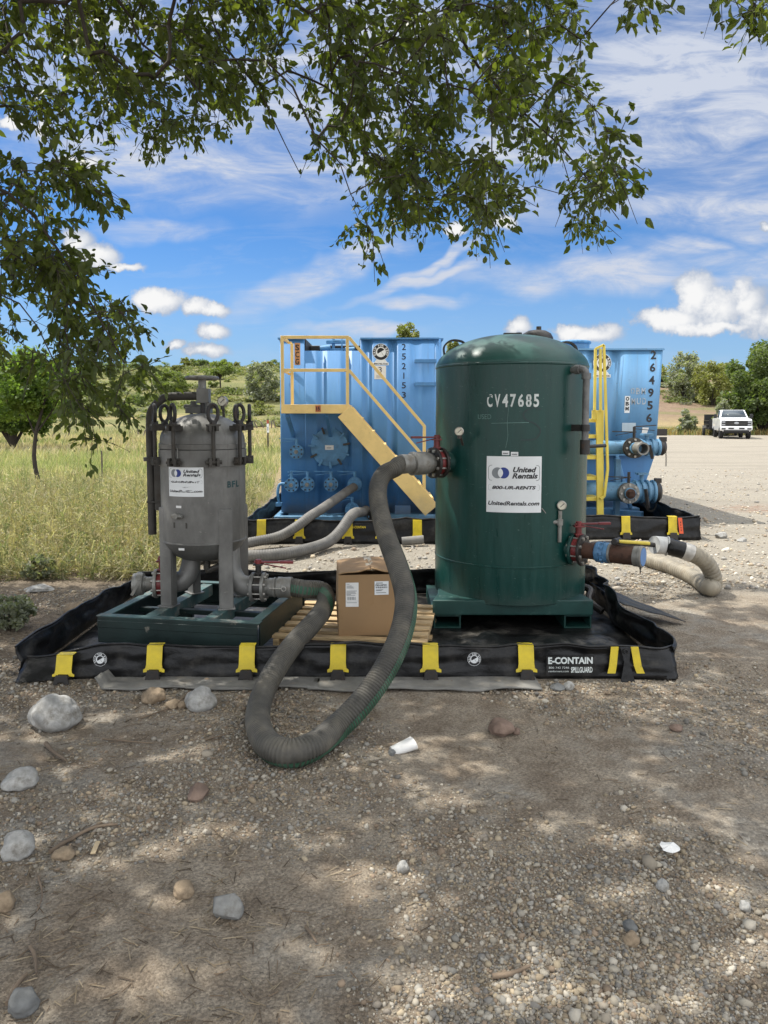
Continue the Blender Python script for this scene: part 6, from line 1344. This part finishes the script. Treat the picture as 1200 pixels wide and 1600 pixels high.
# ---------------------------------------------------------------- posts
def post(px, py_base, py_top, wpx, label, lean=0, Y=None, mat=None):
    c = gr(px, py_base) if Y is None else at(px, py_base, Y); z0 = ground_z(c.x, c.y) if Y else 0; h = (py_base-py_top)/F*c.y; q = MB(); r_ = wpx/F*c.y/2
    q.tube([(c.x, c.y, z0-.1), (c.x+lean*h*.5, c.y, z0+h*.5), (c.x+lean*h, c.y, z0+h)], r_, 8, rad=[r_*1.05, r_, r_*.92]); return tag(q.build('fence_post', mat or m_greyfence, None, smooth=50), label, 'post')
post(160, 752, 704, 2.6, 'thin weathered stake standing in the meadow grass')
for k, (px, pb, pt, ln_, Y, lab) in enumerate(((80, 678, 664, .5, 52, 'leaning dark fence post seen just right of the young tree stem'), (105, 679, 661, .3, 52, 'second leaning dark fence post right of the young tree'), (217, 671, 655, -.15, 56, 'dark fence post below the hanging leaf tips'), (223, 673, 660, .3, 55, 'tilted fence post left of the filter housing arm'), (402, 655, 645, -.6, 66, 'tilted post stub on the dry slope left of the marker sign'), (412, 654, 644, -.5, 66, 'leaning post stub on the dry slope above the marker sign'), (424, 651, 640, .05, 66, 'upright post stub on the dry slope next to the blue tank'), (431, 652, 641, -.4, 66, 'leaning post stub nearest the blue tank on the dry slope'))): post(px, pb, pt, 2.0, lab, ln_, Y)
post(1078, 633, 622, 1.8, 'short dark leaning post on the slope right of the light blue tank', .5, 70)
c = gr(419, 708); mp_ = thing('marker_post', (c.x, c.y, 0), 'thin black marker post with a small white and red sign in the meadow', 'marker post'); q = MB(); q.bb((c.x-.03, c.y-.02, -.1), (c.x+.03, c.y+.02, at(419, 655, c.y).z)); q.build('post', m_carblack, mp_)
q = MB(); fn = plane((c.x, c.y-.024, at(419, 669, c.y).z), (1, 0, 0), (0, 0, 1)); q.flat([(-.05, -.2), (.05, -.2), (.05, .2), (-.05, .2)], fn, 0, 0); q.flat([(-.05, .2), (.05, .2), (.05, .36), (-.05, .36)], fn, 0, 1); q.flat([(-.02, -.1), (.02, -.1), (.02, .06), (-.02, .06)], fn, .003, 2); q.build('marker_sign', [m_white, M('faded_red_sign', (.40, .08, .05), .5), m_logogrey], mp_, smooth=0)
c = at(1031, 678, 62); q = MB(); q.bb((c.x-.75, c.y, 0), (c.x+.62, c.y+.5, .56)); q.bb((c.x-.73, c.y-.01, .1), (c.x-.35, c.y-.005, .46)); q.bb((c.x+.0, c.y-.01, .1), (c.x+.5, c.y-.005, .46)); tag(q.build('barrier', m_blackm, None, bevel=.04), 'low dark barrier block at the lot edge just right of the light blue tank', 'barrier')

# ---------------------------------------------------------------- pickup and trailer
TP = gr(1150, 686); TY = R(-19); TQ = Matrix.Rotation(TY, 3, 'Z'); TS = 1.05
tk = thing('pickup_truck', TP, 'white pickup truck with black grille parked at the far edge of the gravel', 'truck')
def xfm(mb, o=TP): mb.v = [tuple(o + TQ @ (Vector(v)*TS)) for v in mb.v]; return mb
S_ = lambda u, v, d: Vector((d, u, v))
q = MB(); side = [(.15, .55), (.05, .78), (.08, 1.22), (.22, 1.36), (1.55, 1.45), (2.1, 1.46), (4.1, 1.44), (4.2, 1.42), (6.1, 1.42), (6.1, .62), (5.0, .52), (1.6, .52)]
q.prism(side, S_, -.98, .98); body = xfm(q).build('body', m_carwhite, tk, bevel=.07, bseg=3)
q = MB(); lo = [(-.93, 1.62, 1.44), (.93, 1.62, 1.44), (.93, 4.1, 1.44), (-.93, 4.1, 1.44)]; hi = [(-.76, 2.35, 2.0), (.76, 2.35, 2.0), (.78, 3.85, 2.0), (-.78, 3.85, 2.0)]
q.add(lo+hi, [(0, 1, 5, 4), (1, 2, 6, 5), (2, 3, 7, 6), (3, 0, 4, 7), (4, 5, 6, 7)]); xfm(q).build('cab', m_carwhite, tk, bevel=.05, bseg=3)
def quad_in(A, k, off): 
    c = sum((Vector(a_) for a_ in A), Vector())/4; n_ = (Vector(A[1])-Vector(A[0])).cross(Vector(A[3])-Vector(A[0])).normalized(); return [c + (Vector(a_)-c)*k + n_*off for a_ in A]
q = MB(); q.add(quad_in([lo[0], lo[1], hi[1], hi[0]], .88, .02), [(0, 1, 2, 3)]); xfm(q).build('windshield', m_glassdark, tk, solid=.01)
for A in ([lo[3], lo[0], hi[0], hi[3]], [lo[1], lo[2], hi[2], hi[1]]): q = MB(); q.add(quad_in(A, .82, .02), [(0, 1, 2, 3)]); xfm(q).build('side_window', m_glassdark, tk, solid=.01)
q = MB(); q.box((0, .045, 1.06), (1.32, .06, .40)); gri = xfm(q).build('grille', m_carblack, tk, bevel=.03)
q = MB(); q.box((0, .01, 1.04), (1.30, .02, .05)); q.box((0, .01, 1.17), (1.30, .02, .03)); xfm(q).build('grille_bar', m_steeldark, gri)
q = MB(); q.lathe([(.11, 0), (.11, .03), (.09, .035), (0, .035)], (0, .02, 1.09), (0, -1, 0), n=24, sc=(1, 1)); q.v = [(x*1.35, y, 1.09+(z-1.09)*.72) for x, y, z in q.v]; xfm(q).build('emblem', m_lampglass, gri)
for sx_ in (-1, 1):
    q = MB(); q.box((sx_*.80, .07, 1.07), (.27, .08, .40)); hl = xfm(q).build('headlight', m_carblack, tk, bevel=.02)
    q = MB(); q.box((sx_*.80, .025, 1.16), (.20, .02, .10)); q.box((sx_*.80, .025, .98), (.20, .02, .09)); xfm(q).build('lamp', m_lampglass, hl)
    q = MB(); q.box((sx_*1.16, 1.95, 1.56), (.20, .14, .30)); q.bar((sx_*.94, 1.9, 1.46), (sx_*1.1, 1.92, 1.52), .05, .05); xfm(q).build('mirror', m_carblack, tk, bevel=.03)
    q = MB(); q.box((sx_*.80, -.05, .70), (.26, .06, .10)); xfm(q).build('fog_lamp', m_carblack, tk, bevel=.01)
q = MB(); q.box((0, .06, .74), (1.98, .26, .26)); q.box((0, .08, .56), (1.7, .2, .12)); bmp = xfm(q).build('bumper', m_carwhite, tk, bevel=.04, bseg=3)
q = MB(); q.box((0, -.075, .72), (1.0, .02, .10)); q.box((0, .0, .55), (1.6, .16, .10)); xfm(q).build('bumper_grille', m_carblack, bmp)
q = MB(); q.box((0, -.095, .74), (.32, .015, .16)); xfm(q).build('licence_plate', m_white, bmp)
q = MB(); q.box((0, 2.9, .46), (1.7, 5.0, .16)); xfm(q).build('underbody', m_carblack, tk)
for sx_ in (-1, 1):
    for yy_ in (.98, 4.85):
        q = MB(); q.lathe([(.2, -.13), (.37, -.13), (.41, -.09), (.41, .09), (.37, .13), (.2, .13)], (sx_*.86, yy_, .41), (1, 0, 0), n=28); w_ = xfm(q).build('wheel', m_tyre, tk)
        q = MB(); q.lathe([(.23, -.06), (.23, .06), (.08, .09), (0, .09)] if sx_ > 0 else [(.23, .06), (.23, -.06), (.08, -.09), (0, -.09)], (sx_*.86, yy_, .41), (1, 0, 0), n=20); xfm(q).build('rim', m_alu, w_)
TR2 = TP + TQ @ Vector((-.1, 10.2, 0)); tl = thing('utility_trailer', TR2, 'dark open utility trailer hitched behind the white pickup', 'trailer')
o2 = TR2
q = MB(); q.bb((-1.0, -2.4, .50), (1.0, 2.4, .62)); q.bar((0, -2.4, .55), (0, -4.0, .55), .1, .1); xfm(q, o2).build('bed', m_carblack, tl)
q = MB()
for sx_ in (-1, 1):
    for z in (.9, 1.2): q.bb((sx_*1.0-.03, -2.4, z-.03), (sx_*1.0+.03, 2.4, z+.03))
    for yy_ in (-2.37, -1.2, 0, 1.2, 2.37): q.bb((sx_*1.0-.025, yy_-.03, .62), (sx_*1.0+.025, yy_+.03, 1.2))
xfm(q, o2).build('side_rail', m_carblack, tl)
q = MB(); q.bb((-1.0, 2.45, .6), (1.0, 2.5, 1.7)); q.bb((-1.0, -2.5, .6), (1.0, -2.45, 1.3)); xfm(q, o2).build('gate', m_carblack, tl)
for sx_ in (-1, 1):
    q = MB(); q.lathe([(0, -.1), (.33, -.1), (.36, 0), (.33, .1), (0, .1)], (sx_*1.18, .1, .36), (1, 0, 0), n=24); xfm(q, o2).build('wheel', m_tyre, tl)
    q = MB(); q.bb((sx_*1.18-.14, -.35, .76), (sx_*1.18+.14, .55, .80)); q.bb((sx_*1.18-.14, -.40, .60), (sx_*1.18+.14, -.36, .80)); xfm(q, o2).build('fender', m_alu, tl)

# ---------------------------------------------------------------- the big shade tree overhead
def inpoly(x, y, poly):
    r_ = False; j = len(poly)-1
    for i in range(len(poly)):
        if (poly[i][1] > y) != (poly[j][1] > y) and x < (poly[j][0]-poly[i][0])*(y-poly[i][1])/(poly[j][1]-poly[i][1])+poly[i][0]: r_ = not r_
        j = i
    return r_
POLY = [  # outline of leaf masses seen from the photograph's place, how many sprays, depth range
 ([(488,-40),(900,-40),(925,40),(905,70),(885,20),(862,40),(850,95),(905,95),(925,150),(935,185),(975,215),(985,285),(955,335),(985,362),(925,385),(890,345),(872,260),(840,240),(815,300),(765,330),(735,385),(705,345),(640,335),(570,375),(548,355),(552,290),(580,245),(545,225),(515,245),(475,195),(470,130),(520,75)], 390, (3.5, 6.0)),
 ([(-40,-40),(470,-40),(455,60),(405,125),(420,200),(400,225),(355,195),(335,180),(285,205),(230,225),(205,195),(165,185),(140,230),(115,215),(75,180),(20,170),(-40,180)], 255, (3.5, 6.5)),
 ([(-40,215),(60,222),(115,235),(150,290),(168,330),(120,350),(90,400),(140,420),(150,462),(110,480),(40,440),(-40,480)], 105, (3.6, 5.0)),
 ([(-40,470),(30,500),(120,470),(185,465),(225,525),(240,570),(215,600),(205,655),(180,680),(135,690),(112,630),(80,580),(30,550),(-40,540)], 85, (3.7, 5.2)),
 ([(985,-30),(1010,-30),(1012,20),(990,15)], 5, (3.6, 4.4)), ([(1120,-30),(1195,-30),(1188,35),(1165,62),(1130,35)], 13, (3.6, 4.4))]
ATT = []; g = np.random.default_rng(21)
for poly, cnt, (d0, d1) in POLY:
    xs_ = [p[0] for p in poly]; ys_ = [p[1] for p in poly]; k = 0
    while k < cnt:
        px, py = g.uniform(min(xs_), max(xs_)), g.uniform(min(ys_), max(ys_))
        if not inpoly(px, py, poly): continue
        if noise.noise(Vector((px*.017, py*.017, 3))) < -.08: k += .25; continue
        ATT.append((at(px, py, g.uniform(d0, d1)), 0)); k += 1
allowed = [p[0] for p in POLY]
def visible_bad(p, m=95):
    if p.y < .4: return False
    px, py = proj(*p)
    if px < -m or px > 1200+m or py < -m or py > 1650: return False
    return not any(inpoly(px, py, po) for po in allowed)
k = 0
while k < 2800:
    tx, ty = g.uniform(-5.0, 5.2), g.uniform(-1.0, 7.0); h = g.uniform(4.0, 7.6)
    if noise.noise(Vector((tx*.75, ty*.75, 4.4))) < -.30: continue
    p = Vector((tx + SUN.x/SUN.z*h, ty + SUN.y/SUN.z*h, h))
    q_ = p - SUN*((h-1.95)/SUN.z)
    if .0 < q_.x < 1.3 and 5.3 < q_.y < 6.7 and g.random() < .55: continue
    if p.y > .4 and -50 < proj(*p)[0] < 1250 and proj(*p)[1] > -50 and g.random() < .9: continue
    if visible_bad(p) or (p - Vector((-3.6, 2.2, 5))).length > 9.5: continue
    ATT.append((p, 1)); k += 1
# wood: seeded limbs, every spray joined to the nearest wood
nodes = []; par = []; SEEDR = {}
def limb(pts, start=None, ds=.16, thick=.012):
    P = catmull(pts, ds); prev = start
    for i, p in enumerate(P):
        if i == 0 and start is not None: continue
        q_ = p + Vector((noise.noise(p*1.3), noise.noise(p*1.3+Vector((9, 0, 0))), noise.noise(p*1.3+Vector((0, 9, 0)))))*.06
        nodes.append(q_); par.append(-1 if prev is None else prev); prev = len(nodes)-1; SEEDR[prev] = thick*(1-.88*i/len(P))
    return prev
tb = Vector((-3.9, 1.4, -.1)); fork = limb([tb, (-3.85, 1.45, 1.2), (-3.8, 1.6, 2.6), (-3.7, 1.7, 3.4)])
trunk_n = len(nodes)
up1 = limb([nodes[fork], (-3.3, 2.2, 4.8), (-3.0, 2.6, 6.2), (-2.6, 3.0, 7.6)], fork)
fk2 = limb([nodes[fork], (-2.9, 2.3, 4.3), (-1.9, 3.2, 5.0), (-.9, 4.0, 5.2), (.0, 4.5, 4.9), (.6, 4.7, 4.4)], fork)
limb([nodes[fk2], at(720, 60, 4.7), at(790, 150, 4.7), at(860, 215, 4.6), at(930, 300, 4.5), at(960, 345, 4.5)], fk2)
limb([nodes[fk2-8], at(560, 20, 4.6), at(600, 110, 4.5), at(640, 180, 4.5), at(680, 250, 4.4), at(700, 310, 4.4)], fk2-8)
mid_ = fk2-22
limb([nodes[mid_], at(285, -60, 4.6), at(345, 60, 4.4), at(400, 140, 4.3), at(440, 210, 4.2), at(472, 274, 4.2)], mid_, thick=.015)
limb([nodes[mid_-4], at(150, -40, 4.2), at(220, 60, 4.1), at(300, 120, 4.0), at(345, 190, 4.0)], mid_-4)
lf = limb([nodes[fork-2], (-3.1, 2.6, 3.6), at(-60, 260, 3.6), at(20, 310, 3.7), at(90, 400, 3.8), at(150, 480, 3.9), at(200, 560, 3.9)], fork-2, thick=.022)
limb([nodes[fork-2], (-3.0, 2.8, 3.2), at(-40, 440, 3.7), at(40, 480, 3.8), at(90, 560, 3.8), at(130, 640, 3.9)], fork-2)
limb([nodes[fork], (-3.6, .6, 5.0), (-2.6, -.6, 6.4), (-1.4, -1.2, 7.2)], fork); limb([nodes[fork], (-4.6, 2.6, 5.2), (-5.4, 3.8, 6.6)], fork); limb([nodes[up1-6], (-1.6, 2.2, 7.4), (.2, 2.2, 7.8), (1.8, 2.4, 7.6), (3.4, 3, 7.0)], up1-6); limb([nodes[up1-3], (-2.2, 4.6, 8.2), (-1.6, 6.2, 8.4)], up1-3)
order = sorted(ATT, key=lambda a_: (a_[0]-nodes[fork]).length); sprays = []
buf = np.zeros((60000, 3)); 
for i, p in enumerate(nodes): buf[i] = p
nn_ = len(nodes)
for p, kind in order:
    ln_ = .30 if kind == 0 else .42
    d2_ = ((buf[trunk_n-4:nn_]-np.array(p))**2).sum(1); d2_ = d2_ + .6*np.maximum(0, np.array(p)[2]-.25-buf[trunk_n-4:nn_, 2])**2; j = int(d2_.argmin()) + trunk_n-4
    a_ = Vector(buf[j]); v_ = p-a_; st_ = max(2, int(v_.length/.16)); prev = j
    for s_ in range(1, st_+1):
        t_ = s_/st_; q_ = a_ + v_*t_ + Vector((0, 0, .10*v_.length*math.sin(t_*math.pi))) + Vector(g.normal(0, .012, 3))
        buf[nn_] = q_; nodes.append(q_); par.append(prev); prev = nn_; nn_ += 1
    sprays.append((prev, kind))
rad = np.zeros(nn_); kids = np.zeros(nn_, int)
for i in range(nn_-1, -1, -1):
    if rad[i] == 0: rad[i] = .0022
    else: rad[i] = rad[i]**(1/2.35)
    if par[i] >= 0: rad[par[i]] += rad[i]**2.35
rad = np.minimum(rad*.72, .19)
for k_, r_ in SEEDR.items(): rad[k_] = max(rad[k_], r_)
tr_ = thing('shade_tree', (tb.x, tb.y, 0), 'big leafy shade tree whose dark branches hang into the picture from above and left', 'tree')
def wood_mesh(name, idx, sides):
    A = np.array([nodes[par[i]] for i in idx]); B = np.array([nodes[i] for i in idx]); ra = np.minimum(rad[[par[i] for i in idx]], rad[idx]*1.5); rb = rad[idx]
    d = B-A; d /= np.maximum(1e-6, np.linalg.norm(d, axis=1))[:, None]; ref = np.where(np.abs(d[:, 2:3]) < .9, np.array([[0, 0, 1.]]), np.array([[1., 0, 0]])); x = np.cross(ref, d); x /= np.linalg.norm(x, axis=1)[:, None]; y = np.cross(d, x)
    t_ = np.arange(sides)*2*np.pi/sides; ring = x[:, None]*np.cos(t_)[None, :, None] + y[:, None]*np.sin(t_)[None, :, None]
    V = np.concatenate([(A-d*ra[:, None]*.3)[:, None]+ring*ra[:, None, None], (B+d*rb[:, None]*.3)[:, None]+ring*rb[:, None, None]], 1)
    f = np.array([(k, (k+1) % sides, sides+(k+1) % sides, sides+k) for k in range(sides)]); F_ = (f[None] + (np.arange(len(idx))*2*sides)[:, None, None]).reshape(-1, 4)
    return np_mesh(name, V.reshape(-1, 3)-np.array([tb.x, tb.y, 0]), F_, m_bark, parent=tr_, smooth=True)
wood_mesh('trunk', [i for i in range(1, trunk_n)], 14); wood_mesh('branches', [i for i in range(trunk_n, nn_)], 6)
GAPS = [(745, 1205, .17, .10), (700, 1255, .22, .09), (640, 1170, .16, .12), (1000, 1190, .18, .08), (1110, 1285, .22, .12), (885, 1290, .22, .06), (985, 1325, .14, .06), (545, 1372, .20, .08), (330, 1300, .16, .07),
 (270, 1185, .20, .10), (150, 1130, .16, .07), (130, 1062, .22, .06), (160, 1545, .24, .09), (300, 1520, .14, .06), (930, 1420, .20, .08), (1160, 1300, .18, .09), (1180, 1500, .16, .12), (640, 1560, .20, .10), (120, 1205, .16, .06),
 (470, 1105, .20, .10), (560, 1180, .22, .10), (510, 1240, .14, .07), (1080, 1120, .24, .06), (1150, 1170, .2, .06), (1010, 1090, .18, .05), (860, 1150, .14, .05), (60, 1320, .12, .08), (450, 1480, .13, .05), (770, 1480, .12, .05), (1060, 1560, .18, .07), (80, 1580, .12, .05), (250, 1420, .10, .05), (850, 1590, .15, .05), (1120, 1060, .2, .06), (330, 1130, .14, .05)]
gc = np.array([[*gr(a_, b_)[:2], c_, d_] for a_, b_, c_, d_ in GAPS]); g9 = np.random.default_rng(4); gx = np.c_[g9.uniform(-3, 3.6, 70), g9.uniform(1.6, 6.6, 70), g9.uniform(.04, .10, (70, 2))]; gc = np.concatenate([gc*np.array([1, 1, .85, 1.1]), gx])
def lets_sun(B):
    # the openings in the canopy that light the patches of ground seen in the photograph
    q_ = B[:, :2] - np.array([SUN.x, SUN.y])*(B[:, 2:3]/SUN.z); keep = np.ones(len(B), bool)
    wob = np.array([noise.noise(Vector((float(p[0])*5, float(p[1])*5, 2))) for p in q_])
    for cx_, cy_, rx_, ry_ in gc: keep &= (((q_[:, 0]-cx_)/rx_)**2 + (((q_[:, 1]-cy_) - .35*(q_[:, 0]-cx_))/ry_)**2)**.5 + .55*wob > 1
    return keep
TW = []
def leaves(sel, nper, size, ln_, seed, mat, aspect=.5):
    g = np.random.default_rng(seed); base = []; dirs = []
    for j in sel:
        p = np.array(nodes[j]); o = np.array(nodes[par[j]]); o2_ = np.array(nodes[par[par[j]]]) if par[par[j]] >= 0 else o
        gdir = p-o2_; gdir /= np.linalg.norm(gdir)+1e-6
        for q_ in range(3 if nper > 12 else 2):
            dv = gdir*.5 + g.normal(0, .55, 3) + np.array([0, 0, -.55]); dv /= np.linalg.norm(dv); L_ = ln_*g.uniform(.5, 1.1); m_ = nper//3 + 1
            if nper < 30: TW.append((p - dv*.06*L_, p + dv*L_*.34 + np.array([0, 0, -.012])*L_, p + dv*L_*.66 + np.array([0, 0, -.10])*L_))
            s_ = g.uniform(-.15, 1, m_); base.append(p + dv*s_[:, None]*L_*.62 + np.array([0, 0, -.10])*(np.maximum(s_, 0)**2)[:, None]*L_ + g.normal(0, .018, (m_, 3))); dirs.append(np.repeat(dv[None], m_, 0))
    B = np.concatenate(base); D = np.concatenate(dirs)
    if nper > 30: k_ = lets_sun(B); B = B[k_]; D = D[k_]
    n = len(B)
    a = D*.7 + g.normal(0, .6, (n, 3)) + np.array([0, 0, -.35]); a /= np.linalg.norm(a, axis=1)[:, None]
    nr = g.normal(0, .8, (n, 3)) + np.array([0, 0, .7]); b_ = np.cross(nr, a); b_ /= np.linalg.norm(b_, axis=1)[:, None]; nr = np.cross(a, b_)
    s = (size*g.uniform(.45, 1.3, n))[:, None]; w = aspect*s*.5; fold = nr*w*g.uniform(.1, .6, (n, 1))
    V = np.stack([B, B+a*s*.32-b_*w*.92+fold, B+a*s*.68-b_*w*.8+fold, B+a*s-nr*s*.12, B+a*s*.68+b_*w*.8+fold, B+a*s*.32+b_*w*.92+fold, B+a*s*.5], 1) - np.array([tb.x, tb.y, 0])
    f = np.array([(0, 6, 2, 1), (6, 3, 2, 2), (0, 5, 4, 6), (6, 4, 3, 3)]); f = np.array([(0, 6, 1), (6, 2, 1), (6, 3, 2), (0, 5, 6), (6, 5, 4), (6, 4, 3)])
    return V.reshape(-1, 3), (f[None] + (np.arange(n)*7)[:, None, None]).reshape(-1, 3)
fm_shade = leaf_mat('elm_leaves', (.042,.062,.018), (.092,.112,.034), .48, (2.0, 2.1, .6), 3.0, .4, .45)
V1, F1 = leaves([j for j, k in sprays if k == 0], 23, .061, .33, 5, fm_shade); V2, F2 = leaves([j for j, k in sprays if k == 1], 45, .098, .50, 6, fm_shade, .62)
mb = MB()
for a_, b_, c_ in TW: mb.tube([Vector(a_), Vector(b_), Vector(c_)], .002, 4, caps=False, rad=[.0024, .0019, .0011])
mb.build('twigs', m_bark, tr_, smooth=60)
np_mesh('crown', np.concatenate([V1, V2]), np.concatenate([F1, F2+len(V1)]), fm_shade, parent=tr_)
